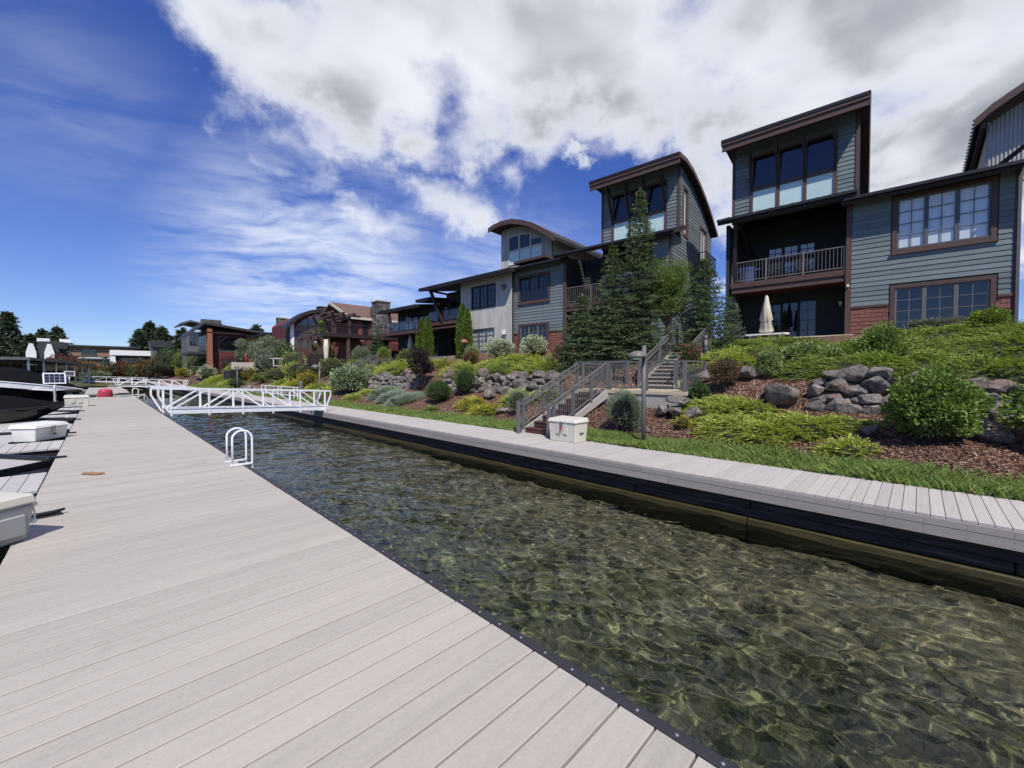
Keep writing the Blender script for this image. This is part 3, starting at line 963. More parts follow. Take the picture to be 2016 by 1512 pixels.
def conifer(name, x, y, h, r, m, label, levels=26, per=9, leaf=0.12, taper=0.9, droop=0.16, z=None, cat='spruce', bare=0.03, tw=0.30, group=None, ragged=0.25, step=0.13):
    rng = np.random.default_rng(int(abs(x * 71 + y * 29) * 10) % 99991)
    z0 = tz(x, y) if z is None else z
    e = empty(name, (x, y, z0 - 0.05), rng.uniform(0, 6.28), label, cat, group)
    MB().tube([(0, 0, 0), (0.01, 0, h * 0.5), (0, 0.01, h * 0.97)], [max(0.05, h * 0.018), h * 0.011, 0.012], 8).build('trunk', M['bark'], e, smooth=True)
    PP, AA, LL = [], [], []
    for i in range(levels):
        f = bare + (1 - bare) * ((i + rng.uniform(-0.3, 0.3)) / levels)
        f = min(max(f, bare), 0.985)
        Lb0 = r * (1 - f) ** taper + 0.05
        nb = max(4, int(per * (0.55 + 0.45 * (1 - f)) + rng.uniform(-1, 1)))
        a0 = rng.uniform(0, 6.28)
        for b in range(nb):
            az = a0 + 2 * math.pi * b / nb + rng.normal(0, 0.18)
            Lb = Lb0 * rng.uniform(1 - ragged, 1 + ragged * 0.5)
            d = np.array([math.cos(az), math.sin(az), 0.0])
            sd = np.array([-math.sin(az), math.cos(az), 0.0])
            elev = 0.30 * (f - 0.35) + rng.normal(0, 0.06)
            zb = f * h
            n = max(3, int(Lb / step))
            s = (np.arange(n) + 0.6) / n
            pos = d[None] * (Lb * s)[:, None] + np.array([0, 0, zb])
            pos[:, 2] += Lb * (elev * s - droop * s ** 1.5 + 0.10 * s ** 3)
            for q in (-1, 1):
                tl = tw * Lb ** 0.6 * (1.05 - 0.75 * s) * rng.uniform(0.7, 1.2, n)
                tdir = unit(d[None] * 0.75 + sd[None] * q + np.array([0, 0, -0.10]) + rng.normal(size=(n, 3)) * 0.15)
                for kk in (0.15, 0.45, 0.75, 1.0):
                    PP.append(pos + tdir * (tl * kk)[:, None] + rng.normal(size=(n, 3)) * 0.012)
                    AA.append(tdir + rng.normal(size=(n, 3)) * 0.35 + np.array([0, 0, 0.18]))
                    LL.append(np.full(n, leaf) * rng.uniform(0.75, 1.25, n))
            PP.append(pos)
            AA.append(np.broadcast_to(d, (n, 3)) + rng.normal(size=(n, 3)) * 0.3)
            LL.append(np.full(n, leaf * 1.2))
    k = int(26 * h / 5)
    PP.append(np.stack([np.zeros(k), np.zeros(k), h * (0.80 + 0.2 * rng.random(k))], 1))
    AA.append(unit(rng.normal(size=(k, 3)) + np.array([0, 0, 1.4])))
    LL.append(np.full(k, leaf * 1.2))
    P, A, L = np.concatenate(PP), np.concatenate(AA), np.concatenate(LL)
    child('foliage', quads_mesh('foliage', leaf_quads(P, A, L, L * 0.36, rng, 0.8), M[m]), e)
    return e


def column_tree(name, x, y, h, wd, m, label, z=None, n=5200, cat='arborvitae', group=None):
    rng = np.random.default_rng(int(abs(x * 37 + y * 91) * 10) % 99991)
    z0 = tz(x, y) if z is None else z
    e = empty(name, (x, y, z0 - 0.05), 0, label, cat, group)
    MB().tube([(0, 0, 0), (0, 0, h * 0.5)], [0.06, 0.03], 7).build('trunk', M['bark'], e, smooth=True)
    f = rng.random(n) ** 0.85
    prof = np.interp(f, [0, 0.08, 0.35, 0.7, 0.9, 1.0], [0.72, 0.92, 1.0, 0.78, 0.42, 0.05])
    a = rng.uniform(0, 6.283, n)
    rr = prof * wd / 2 * (1 + 0.10 * np.sin(7 * a + 9 * f) + 0.08 * np.sin(13 * a - 17 * f)) * (1 - 0.35 * rng.random(n) ** 2)
    P = np.stack([rr * np.cos(a), rr * np.sin(a), f * h], 1)
    A = np.stack([np.cos(a) * 0.5, np.sin(a) * 0.5, np.full(n, 1.0)], 1) + rng.normal(size=(n, 3)) * 0.28
    L = 0.16 * rng.uniform(0.7, 1.3, n)
    child('foliage', quads_mesh('foliage', leaf_quads(P, A, L, L * 0.42, rng, 0.7), M[m]), e)
    child('dark_core', MB().lathe([(0.25 * wd, 0.05), (0.36 * wd, 0.3 * h), (0.28 * wd, 0.7 * h), (0.05 * wd, 0.95 * h)], 12).mesh('dark_core', M['shade_core'], True), e)
    return e


def grass_mound(name, x, y, wd, ln, h, m, label, rz=0.0, n=3800, cat='plant', group=None):
    rng = np.random.default_rng(int(abs(x * 53 + y * 61) * 10) % 99991)
    e = empty(name, (x, y, tz(x, y)), rz, label, cat, group)
    r = np.sqrt(rng.random(n))
    a = rng.uniform(0, 6.283, n)
    px, py = r * np.cos(a) * ln / 2, r * np.sin(a) * wd / 2
    c, s = math.cos(rz), math.sin(rz)
    gz = terrain(x + px * c - py * s, y + px * s + py * c) - tz(x, y)
    P = np.stack([px, py, gz + h * np.sqrt(np.clip(1 - r ** 2.4, 0, 1)) * rng.random(n) ** 0.3 * 0.85], 1)
    A = np.stack([px / ln, py / wd, np.full(n, 0.45)], 1) * np.array([1.6, 1.6, 1]) + rng.normal(size=(n, 3)) * 0.28
    L = rng.uniform(0.10, 0.22, n)
    child('foliage', quads_mesh('foliage', leaf_quads(P, A, L, 0.018, rng, 0.7), M[m]), e)
    k = core_mesh(ln / 2, wd / 2, h * 0.9, 0.0, rng, 0.80)
    child('dark_core', k, e)
    return e


def leafy_tree(name, x, y, h, wd, m, label, trunk=0.35, n=6000, leaf=(0.16, 0.09), z=None, clumps=26, cat='tree', group=None, zlo=0.15, stems=1):
    rng = np.random.default_rng(int(abs(x * 23 + y * 47) * 10) % 99991)
    z0 = tz(x, y) if z is None else z
    e = empty(name, (x, y, z0 - 0.05), 0, label, cat, group)
    cz = h * (zlo + (1 - zlo) / 2)
    C = unit(rng.normal(size=(clumps, 3))) * (rng.random((clumps, 1)) ** 0.45) * np.array([wd / 2 * 0.78, wd / 2 * 0.78, h * (1 - zlo) / 2 * 0.80]) + np.array([0, 0, cz])
    mb = MB()
    for s_ in range(stems):
        ox, oy = (0.12 * math.cos(s_ * 2.1), 0.12 * math.sin(s_ * 2.1)) if stems > 1 else (0, 0)
        mb.tube([(ox, oy, 0), (ox * 2, oy * 2, h * 0.3), (ox * 3.5, oy * 3.5, h * 0.75)], [0.02 * h if stems == 1 else 0.035, 0.014 * h if stems == 1 else 0.028, 0.012], 7)
    mb.build('trunk', M['bark'], e, smooth=True)
    lb = MB()
    for c in C[: min(14, clumps)]:
        lb.tube([(0, 0, h * 0.28), (c[0] * 0.45, c[1] * 0.45, (h * 0.3 + c[2]) / 2), tuple(c)], [0.010 * h, 0.006 * h, 0.003 * h], 5)
    lb.build('limbs', M['bark'], e)
    per = n // clumps
    PP, AA = [], []
    for c in C:
        rad = wd * rng.uniform(0.13, 0.22)
        D = unit(rng.normal(size=(per, 3)))
        PP.append(c + D * rad * (1 - 0.5 * rng.random((per, 1)) ** 1.5) * np.array([1, 1, 0.75]))
        AA.append(D + rng.normal(size=(per, 3)) * 0.7 + np.array([0, 0, 0.15]))
    P, A = np.concatenate(PP), np.concatenate(AA)
    s = rng.uniform(0.7, 1.3, len(P))
    child('crown', quads_mesh('crown', leaf_quads(P, A, leaf[0] * s, leaf[1] * s, rng), M[m]), e)
    return e


def rock_mesh(seed, sx, sy, sz, cuts=16):
    """angular basalt block: hull of scattered points, split faces, worn edges"""
    rng = np.random.default_rng(seed)
    bm = bmesh.new()
    P = unit(rng.normal(size=(17, 3)) * np.array([1, 1, 0.9])) * rng.uniform(0.80, 1.08, (17, 1))
    for p in P:
        bm.verts.new(p)
    bmesh.ops.convex_hull(bm, input=bm.verts)
    bmesh.ops.dissolve_limit(bm, angle_limit=R(14), verts=bm.verts, edges=bm.edges)
    bmesh.ops.bevel(bm, geom=list(bm.edges), offset=0.055, segments=1, affect='EDGES', profile=0.6)
    bmesh.ops.triangulate(bm, faces=bm.faces)
    bmesh.ops.subdivide_edges(bm, edges=[e for e in bm.edges if e.calc_length() > 0.35], cuts=1, use_grid_fill=False)
    for v in bm.verts:
        q = np.array(v.co[:]) * (1 + rng.normal() * 0.012)
        v.co = q * np.array([sx, sy, sz])
    bmesh.ops.recalc_face_normals(bm, faces=bm.faces)
    me = bpy.data.meshes.new('rock')
    bm.to_mesh(me)
    bm.free()
    me.materials.append(M['rock'])
    return me


def boulder(x, y, sx, sy, sz, label, seed, sink=0.3, name='boulder', rz=0.0):
    o = child(name, rock_mesh(seed, sx, sy, sz), None, (x, y, tz(x, y) + sz * (1 - sink)), rz)
    return tag(o, label, 'boulder')


# ---------------------------------------------------------------- grass verge behind the boardwalk
def blades(name, n, fx, fy, hmin, hmax, wd, seed):
    rng = np.random.default_rng(seed)
    X, Y = fx(rng, n), fy(rng, n)
    Z = terrain(X, Y) - 0.01
    hgt = rng.uniform(hmin, hmax, n) * (0.75 + 0.25 * np.sin(Y * 2.1) * np.sin(X * 5 + Y))
    lean = rng.normal(size=(n, 2)) * 0.42
    wd = wd * rng.uniform(0.7, 1.3, n)
    a = rng.uniform(0, 6.28, n)
    sx, sy = np.cos(a) * wd / 2, np.sin(a) * wd / 2
    V = np.empty((n, 4, 3))
    V[:, 0] = np.stack([X - sx, Y - sy, Z], 1)
    V[:, 1] = np.stack([X + sx, Y + sy, Z], 1)
    V[:, 2] = np.stack([X + sx * 0.75 + lean[:, 0] * hgt * 0.35, Y + sy * 0.75 + lean[:, 1] * hgt * 0.35, Z + hgt * 0.6], 1)
    V[:, 3] = np.stack([X + lean[:, 0] * hgt, Y + lean[:, 1] * hgt, Z + hgt], 1)
    return np_mesh(name, V.reshape(-1, 3), np.arange(n * 4).reshape(-1, 4), M['grass_blade'])


def verge_x(rng, n):
    return 10.02 + rng.uniform(0.42, 0.78, n) * rng.random(n) ** 1.2


def vy(a, b, skip=(8.0, 9.5)):
    def f(rng, n):
        y = rng.uniform(a, b, n)
        return np.where((y > skip[0]) & (y < skip[1]), y - 3.0, y)
    return f


g1 = child('grass_verge', blades('grass_verge', 42000, verge_x, vy(-7, 14), 0.14, 0.30, 0.010, 3), None)
tag(g1, 'long green grass verge between boardwalk and bark mulch', 'grass', kind='stuff')
g2 = child('grass_verge', blades('grass_verge', 42000, verge_x, vy(14, 60), 0.12, 0.26, 0.022, 4), None)
tag(g2, 'green grass verge farther along behind the boardwalk', 'grass', kind='stuff')
g3 = child('lawn', blades('lawn', 30000, lambda r, n: 10.1 + 3.0 * r.random(n), lambda r, n: r.uniform(58, 84, n), 0.10, 0.25, 0.05, 6), None)
tag(g3, 'sloping green lawn patch far along the bank', 'grass', kind='stuff')

# loose bark chips on the mulch
rng = np.random.default_rng(9)
n = 46000
X = 10.35 + 3.3 * rng.random(n)
Y = np.where(rng.random(n) < 0.75, rng.uniform(-5, 9, n), rng.uniform(9, 30, n))
c_ = np.stack([X, Y, terrain(X, Y) + 0.004 + 0.02 * rng.random(n)], 1)
ch = child('bark_chips', quads_mesh('bark_chips', leaf_quads(c_, rng.normal(size=(n, 3)) * np.array([1, 1, 0.35]), rng.uniform(0.03, 0.09, n), rng.uniform(0.014, 0.034, n), rng, 0.45), M['mulch_chip']), None)
tag(ch, 'loose red brown bark chips over the planting beds', 'bark mulch', kind='stuff')

# ---------------------------------------------------------------- boulder retaining walls
def boulder_wall(y0, y1, label, seed, x=13.72, h=0.72, size=0.33, gap=0.0):
    rng = np.random.default_rng(seed)
    e = empty('boulder_wall', (x, (y0 + y1) / 2, 1.8), 0, label, 'boulder wall')
    y = y0
    i = 0
    while y < y1:
        zz = tz(x - 0.25, y) - 0.16
        top = tz(x + 0.5, y)
        k = 0
        while zz < top - 0.02 and k < 4:
            s = size * rng.uniform(0.65, 1.25)
            hs = s * rng.uniform(0.55, 0.85)
            px, py = x - 0.16 + k * 0.13 + rng.uniform(-0.06, 0.06), y + rng.uniform(-0.08, 0.08)
            child('stone', rock_mesh(seed * 100 + i, s * rng.uniform(0.75, 0.95), s * 1.08, hs * 1.1), e, (px - x, py - (y0 + y1) / 2, zz + hs - 1.8), rng.uniform(-0.5, 0.5))
            zz += hs * 1.35
            k += 1
            i += 1
        y += size * rng.uniform(1.0, 1.35)
    return e


boulder_wall(-3.6, 2.2, 'rough basalt boulder wall below the dark juniper by the big leafy bush', 3, size=0.33)
boulder_wall(11.0, 19.4, 'grey boulder wall below the junipers left of the stairs', 4, size=0.33)
boulder_wall(21.6, 28.5, 'grey boulder wall behind the purple smoke bush', 5, size=0.33)
boulder(13.55, 2.75, 0.56, 0.50, 0.48, 'biggest angular grey boulder at the end of the rock wall', 21, 0.18)
boulder(14.15, 3.75, 0.36, 0.32, 0.24, 'small lichened boulder beside the brown round bush', 22, 0.25)
boulder(12.45, 5.25, 0.62, 0.36, 0.17, 'flat dark boulder lying on smaller rocks by the landing', 23, -1.6, rz=0.9)
boulder(12.25, 5.65, 0.26, 0.25, 0.26, 'small pale rock propping the flat boulder beside concrete wall', 24, 0.1)
boulder(12.20, 5.15, 0.26, 0.28, 0.24, 'middle rock under the flat dark boulder', 25, 0.1)
boulder(12.15, 4.65, 0.28, 0.30, 0.22, 'rounded rock at the downhill end of the flat boulder', 26, 0.1)
boulder(14.6, 5.35, 0.5, 0.42, 0.36, 'brown boulder beside the stair landing railing', 27, 0.3)
boulder(11.6, 12.1, 0.30, 0.36, 0.16, 'pale half buried rock beside the golden junipers', 28, 0.4)
boulder(12.75, 14.1, 0.42, 0.40, 0.30, 'reddish boulder behind the golden junipers', 29, 0.3)
boulder(11.2, 5.6, 0.10, 0.16, 0.10, 'little pointed rock lying in mulch by the lamp post', 30, 0.4)
boulder(12.35, -1.0, 0.34, 0.42, 0.30, 'grey boulder half hidden between two leafy bushes', 31, 0.4)
boulder(12.2, 0.75, 0.22, 0.26, 0.16, 'low grey rock below the boulder wall beside spreading juniper', 32, 0.3)
sb = empty('stone_border', (11.0, 45, 1.0), 0, 'strip of grey river stones beside the far boardwalk', 'stone border')
rng = np.random.default_rng(77)
pool = [rock_mesh(300 + i, 0.20, 0.22, 0.16, 10) for i in range(6)]
for i in range(110):
    px, py = rng.uniform(10.4, 11.7), rng.uniform(37.5, 55)
    child('stone', pool[i % 6], sb, (px - 11.0, py - 45, tz(px, py) + 0.04 - 1.0), rng.uniform(0, 6), scale=(rng.uniform(0.7, 1.7),) * 3)

# ---------------------------------------------------------------- planting list
shrub('leafy_bush', 12.05, -0.25, 1.52, 1.30, 'leaf_green', 'large round glossy green bush in front of the boulder wall', n=11000, leaf=(0.085, 0.044), wild=1.0, up=0.15, lumpk=26, amt=0.16)
shrub('leafy_bush', 12.15, -2.05, 1.8, 1.25, 'leaf_green', 'green leafy bush cut by the edge of the picture', n=7000, leaf=(0.105, 0.052), wild=1.0, up=0.2, lumpk=16)
juniper(12.75, 4.15, 1.5, 2.5, 0.42, 'juniper_bright', 'bright green spreading juniper uphill of the small yellow plant', rz=0.2, bias=(-0.55, 0.45), dens=300)
juniper(11.65, 3.25, 1.6, 2.6, 0.45, 'juniper_bright', 'bright feathery juniper nearest the grass verge below the boulders', rz=-0.2, bias=(-0.6, 0.5), dens=300)
juniper(12.35, 1.95, 1.4, 2.5, 0.42, 'juniper_bright', 'bright green juniper reaching towards the big leafy bush', rz=0.3, bias=(-0.5, -0.3), dens=300)
juniper(11.15, 1.08, 0.8, 1.0, 0.34, 'juniper_bright', 'small low juniper alone on the mulch near the grass', dens=300, spray=0.26)
juniper(14.95, 1.55, 2.1, 3.4, 0.58, 'juniper_green', 'dark juniper mat hanging over the biggest boulder', bias=(-0.4, 0.5), dens=230)
juniper(14.75, -0.75, 2.2, 3.6, 0.62, 'juniper_green', 'dark juniper mat above the wall behind the big leafy bush', bias=(-0.5, 0.35), dens=230)
juniper(14.75, -3.4, 2.2, 3.6, 0.62, 'juniper_green', 'dark juniper mat at the picture edge above the boulder wall', bias=(-0.5, 0.35), dens=210)
juniper(17.3, -1.2, 3.0, 5.4, 0.55, 'juniper_green', 'wide juniper carpet on the bank below the big windows', bias=(-0.4, 0.5), dens=170)
juniper(19.6, -1.4, 2.4, 6.4, 0.45, 'juniper_green', 'juniper strip at the foot of the red shingles', bias=(-0.4, 0.5), dens=160)
juniper(17.4, 2.4, 2.6, 2.6, 0.50, 'juniper_green', 'juniper below the block wall of the umbrella patio', bias=(-0.4, 0.5), dens=180)
juniper(17.0, -5.2, 4.5, 4.0, 0.55, 'juniper_green', 'juniper carpet cut by the picture edge high on the bank', bias=(-0.4, 0.5), dens=80)
juniper(15.9, 5.05, 2.4, 2.7, 0.72, 'juniper_bright', 'tall green juniper mound right of the stair landing', bias=(-0.5, 0.3), dens=250)
juniper(17.2, 4.3, 2.2, 2.6, 0.60, 'juniper_green', 'green juniper behind the brown round bush', bias=(-0.4, 0.4), dens=200)
juniper(19.4, 4.6, 2.2, 3.8, 0.45, 'juniper_green', 'juniper strip along the patio block wall', bias=(-0.4, 0.4), dens=160)
shrub('brown_bush', 13.85, 4.31, 0.95, 0.86, 'leaf_brown', 'round brown dried bush on the mulch', n=3200, leaf=(0.055, 0.035), lumpk=14)
shrub('variegated_bush', 14.35, 3.22, 0.78, 0.80, 'leaf_light', 'round pale green bush above the biggest boulder', n=2800, leaf=(0.07, 0.04))
shrub('dark_bush', 13.45, 4.95, 0.66, 0.62, 'leaf_dark', 'small dark green bush below the brown one', n=1900, leaf=(0.065, 0.035))
shrub('variegated_bush', 16.1, 2.65, 1.35, 0.80, 'leaf_light', 'wide pale green bush on the bank below the patio', n=3400, leaf=(0.08, 0.045), sx=0.8)
shrub('variegated_bush', 15.9, 1.9, 0.9, 0.55, 'leaf_light', 'low pale green bush between two junipers', n=2200, leaf=(0.075, 0.042))
shrub('leafy_bush', 16.35, 0.82, 1.25, 0.98, 'leaf_green', 'rounded mid green bush high on the juniper bank', n=3600, leaf=(0.085, 0.045))
shrub('golden_shrub', 20.4, -1.55, 1.0, 0.62, 'leaf_lime', 'yellow green shrub under the lower window corner', n=2200, leaf=(0.10, 0.04))
shrub('heather', 21.0, -0.5, 2.4, 0.42, 'leaf_sage', 'low mauve grey plant below the lower window', n=2600, leaf=(0.07, 0.025), sx=0.35)
shrub('willow_bush', 10.98, 6.15, 1.12, 1.22, 'leaf_sage', 'feathery grey green willow bush beside the lamp post', n=6500, leaf=(0.105, 0.014), up=0.75, wild=0.7)
shrub('yellow_plant', 11.65, 4.72, 0.46, 0.36, 'leaf_yellow', 'small yellow leafed plant in the mulch', n=420, leaf=(0.075, 0.032), wild=1.1)
shrub('rose_bush', 15.7, 6.15, 0.95, 0.95, 'leaf_rose', 'rose bush with red blooms beside the stairs railing', n=1700, leaf=(0.075, 0.05))
shrub('rose_bush', 17.2, 13.4, 1.2, 0.95, 'leaf_rose', 'rose bush with red blooms below the boulder wall house porch', n=1900, leaf=(0.08, 0.05))
conifer('spruce_tree', 17.3, 9.05, 7.75, 1.42, 'spruce', 'tallest slim dark spruce in front of the tower', levels=40, per=12, taper=0.80, leaf=0.12, step=0.11, ragged=0.42, tw=0.34)
conifer('spruce_tree', 17.0, 10.25, 5.65, 1.6, 'spruce', 'second tallest spruce left of the tallest one', levels=30, per=12, taper=0.85, leaf=0.12, step=0.11, ragged=0.42, tw=0.34)
conifer('spruce_tree', 16.0, 11.25, 3.5, 1.7, 'spruce', 'short broad spruce at the left of the spruce group', levels=22, per=11, taper=0.85, leaf=0.12, step=0.11, ragged=0.42, tw=0.34)
conifer('spruce_tree', 16.3, 9.7, 3.0, 1.6, 'spruce', 'low spruce boughs in front of the tallest spruce', levels=20, per=11, taper=0.8, leaf=0.12, step=0.11, ragged=0.42, tw=0.34)
conifer('spruce_tree', 18.8, 6.75, 4.3, 1.55, 'spruce', 'dark spruce between the two tower houses', levels=26, per=10, taper=0.75, leaf=0.12, step=0.11, ragged=0.42, tw=0.34)
conifer('blue_spruce', 20.2, 6.1, 2.0, 0.62, 'spruce_blue', 'small silvery blue spruce beside the umbrella patio', levels=14, per=8, taper=0.65, leaf=0.14)
leafy_tree('pine_tree', 18.6, 8.35, 4.9, 2.5, 'pine', 'bushy light green pine behind the tall spruce', n=22000, leaf=(0.14, 0.022), clumps=52, cat='pine', zlo=0.22)
shrub('grey_bush', 11.42, 11.0, 0.95, 0.92, 'leaf_sage', 'round grey olive bush left of the stair foot', n=3600, leaf=(0.05, 0.022))
juniper(11.75, 14.3, 1.1, 1.5, 0.50, 'juniper_gold', 'golden juniper farther from the stairs', bias=(-0.2, 0.2), dens=260, spray=0.30)
juniper(11.30, 12.9, 1.1, 1.7, 0.58, 'juniper_gold', 'golden yellow juniper nearer the stairs', bias=(-0.3, 0.1), dens=280, spray=0.32)
juniper(12.75, 12.3, 1.2, 2.0, 0.48, 'juniper_bright', 'yellow green juniper uphill of the grey olive bush', dens=210)
juniper(13.3, 11.0, 1.0, 1.6, 0.45, 'juniper_bright', 'green juniper touching the stair railing', dens=200)
shrub('mugo_pine', 12.0, 17.1, 1.45, 1.02, 'leaf_dark', 'dark green mugo pine mound on the mulch', n=4600, leaf=(0.12, 0.022), up=0.6, wild=0.6)
shrub('mugo_pine', 13.3, 16.6, 1.30, 1.25, 'leaf_dark', 'dark green mugo pine against the boulder wall', n=4600, leaf=(0.12, 0.022), up=0.6, wild=0.6)
for k, (x, y, wd, ln, lb) in enumerate(((12.15, 23.2, 1.3, 1.7, 'silver grey mound farthest of the three beside the smoke bush'), (11.8, 21.4, 1.2, 1.7, 'middle silver grey mound of the three on the mulch'), (11.55, 19.6, 1.5, 2.1, 'biggest silver grey mound nearest the mugo pine'))):
    grass_mound('silver_mound', x, y, wd, ln, 0.52, 'leaf_silver', lb, rz=-0.5, n=4200, group='three silver mounds')
leafy_tree('smoke_bush', 13.3, 20.7, 2.75, 1.75, 'leaf_purple', 'dark purple smoke bush on bare stems before the boulders', n=5200, leaf=(0.085, 0.06), clumps=20, cat='shrub', zlo=0.28, stems=5)
shrub('dogwood_bush', 12.6, 28.6, 3.0, 1.75, 'leaf_dogwood', 'broad white variegated dogwood bush', n=7000, leaf=(0.13, 0.075), lumpk=20)
juniper(15.2, 27.6, 2.4, 5.2, 0.95, 'juniper_bright', 'long green juniper hedge behind the dogwood bush', dens=120, bias=(-0.3, 0.4), spray=0.42, leaf=0.10)
juniper(16.2, 24.4, 2.4, 3.6, 0.80, 'juniper_bright', 'green juniper mound left of the purple smoke bush', dens=120, bias=(-0.3, 0.4), spray=0.42, leaf=0.10)
juniper(14.7, 19.0, 1.9, 2.7, 0.82, 'juniper_bright', 'green juniper mound right of the purple smoke bush', dens=150, bias=(-0.3, 0.4), spray=0.40, leaf=0.09)
juniper(14.9, 16.2, 2.0, 2.9, 0.80, 'juniper_green', 'green juniper above the two mugo pines', dens=150, bias=(-0.3, 0.4), spray=0.40, leaf=0.09)
juniper(15.3, 13.5, 2.0, 3.0, 0.92, 'juniper_bright', 'olive green arching juniper left of the rose bush', dens=160, bias=(-0.5, 0.2), spray=0.42, leaf=0.09)
juniper(17.0, 17.2, 2.2, 5.2, 0.70, 'juniper_bright', 'juniper band below the white flowering shrubs', dens=110, bias=(-0.3, 0.4), spray=0.42, leaf=0.10)
shrub('flowering_shrub', 18.6, 19.5, 2.25, 1.35, 'leaf_white', 'white flowering shrub under the pale corrugated wall', n=5200, leaf=(0.085, 0.055), lumpk=16)
shrub('flowering_shrub', 19.3, 17.2, 1.9, 1.25, 'leaf_white', 'white flowering shrub under the red shingle wall', n=4600, leaf=(0.085, 0.055), lumpk=16)
column_tree('arborvitae', 20.1, 25.4, 4.15, 0.95, 'arborvitae', 'tallest columnar arborvitae at the corrugated wall corner')
column_tree('arborvitae', 19.95, 24.6, 3.65, 0.70, 'arborvitae', 'slim arborvitae leaning on the tallest one', n=3800)
column_tree('arborvitae', 20.2, 31.4, 3.65, 0.95, 'arborvitae', 'left arborvitae of the pair below the far deck')
column_tree('arborvitae', 20.1, 30.2, 3.75, 0.85, 'arborvitae', 'right arborvitae of the pair below the far deck')
shrub('red_plant', 17.6, 21.4, 1.2, 0.9, 'leaf_rust', 'rusty flowered plant left of the white flowering shrub', n=1800, leaf=(0.08, 0.045))
shrub('pale_grass', 18.4, 22.2, 1.2, 1.0, 'leaf_light', 'pale feathery grass clump by the arborvitae', n=2400, leaf=(0.20, 0.014), up=0.9)
juniper(11.25, 25.6, 0.9, 2.0, 0.36, 'juniper_bright', 'low yellow green juniper downhill of the dogwood', dens=180)
juniper(12.2, 25.2, 0.9, 2.4, 0.40, 'juniper_bright', 'low juniper between dogwood and silver mounds', dens=180)
juniper(10.95, 16.3, 0.5, 0.8, 0.26, 'juniper_green', 'tiny juniper sprig alone near the grass verge', dens=260, spray=0.24)
juniper(12.0, 31.6, 1.4, 3.0, 0.5, 'juniper_bright', 'yellow green juniper left of the dogwood bush', dens=120, spray=0.4, leaf=0.10)
shrub('boxwood_ball', 16.6, 36.4, 2.2, 1.3, 'leaf_lime', 'round clipped lime green bush before the wooden deck', n=3200, leaf=(0.11, 0.06))
hd = shrub('clipped_hedge', 18.8, 40.5, 1.5, 2.0, 'leaf_sage', 'grey green clipped hedge before the red house', n=6500, leaf=(0.12, 0.05), sx=3.0, amt=0.08)
hd.rotation_euler = (0, 0, R(95))
conifer('spruce_tree', 19.6, 38.2, 3.4, 1.35, 'spruce', 'small spruce before the red house porch', levels=16, per=8, leaf=0.17, step=0.18)
shrub('red_plant', 18.6, 35.6, 1.6, 1.0, 'leaf_rust', 'rusty pink flowering plant beside the small spruce', n=1700, leaf=(0.10, 0.06))
shrub('palm_shrub', 19.2, 36.4, 1.2, 1.7, 'leaf_lime', 'spiky lime shrub beside the small spruce', n=1500, leaf=(0.30, 0.03), up=0.8)
shrub('grey_bush', 17.8, 33.5, 2.2, 1.0, 'leaf_sage', 'grey lavender row below the far deck', n=2600, leaf=(0.10, 0.03), sx=1.6)
shrub('leafy_bush', 18.4, 30.6, 2.2, 1.3, 'leaf_olive', 'olive bush behind the left arborvitae pair', n=2400, leaf=(0.11, 0.06))
shrub('golden_shrub', 12.5, 37.0, 1.7, 1.45, 'leaf_yellow', 'bright yellow round shrub by the dark path lamp', n=2600, leaf=(0.11, 0.06))
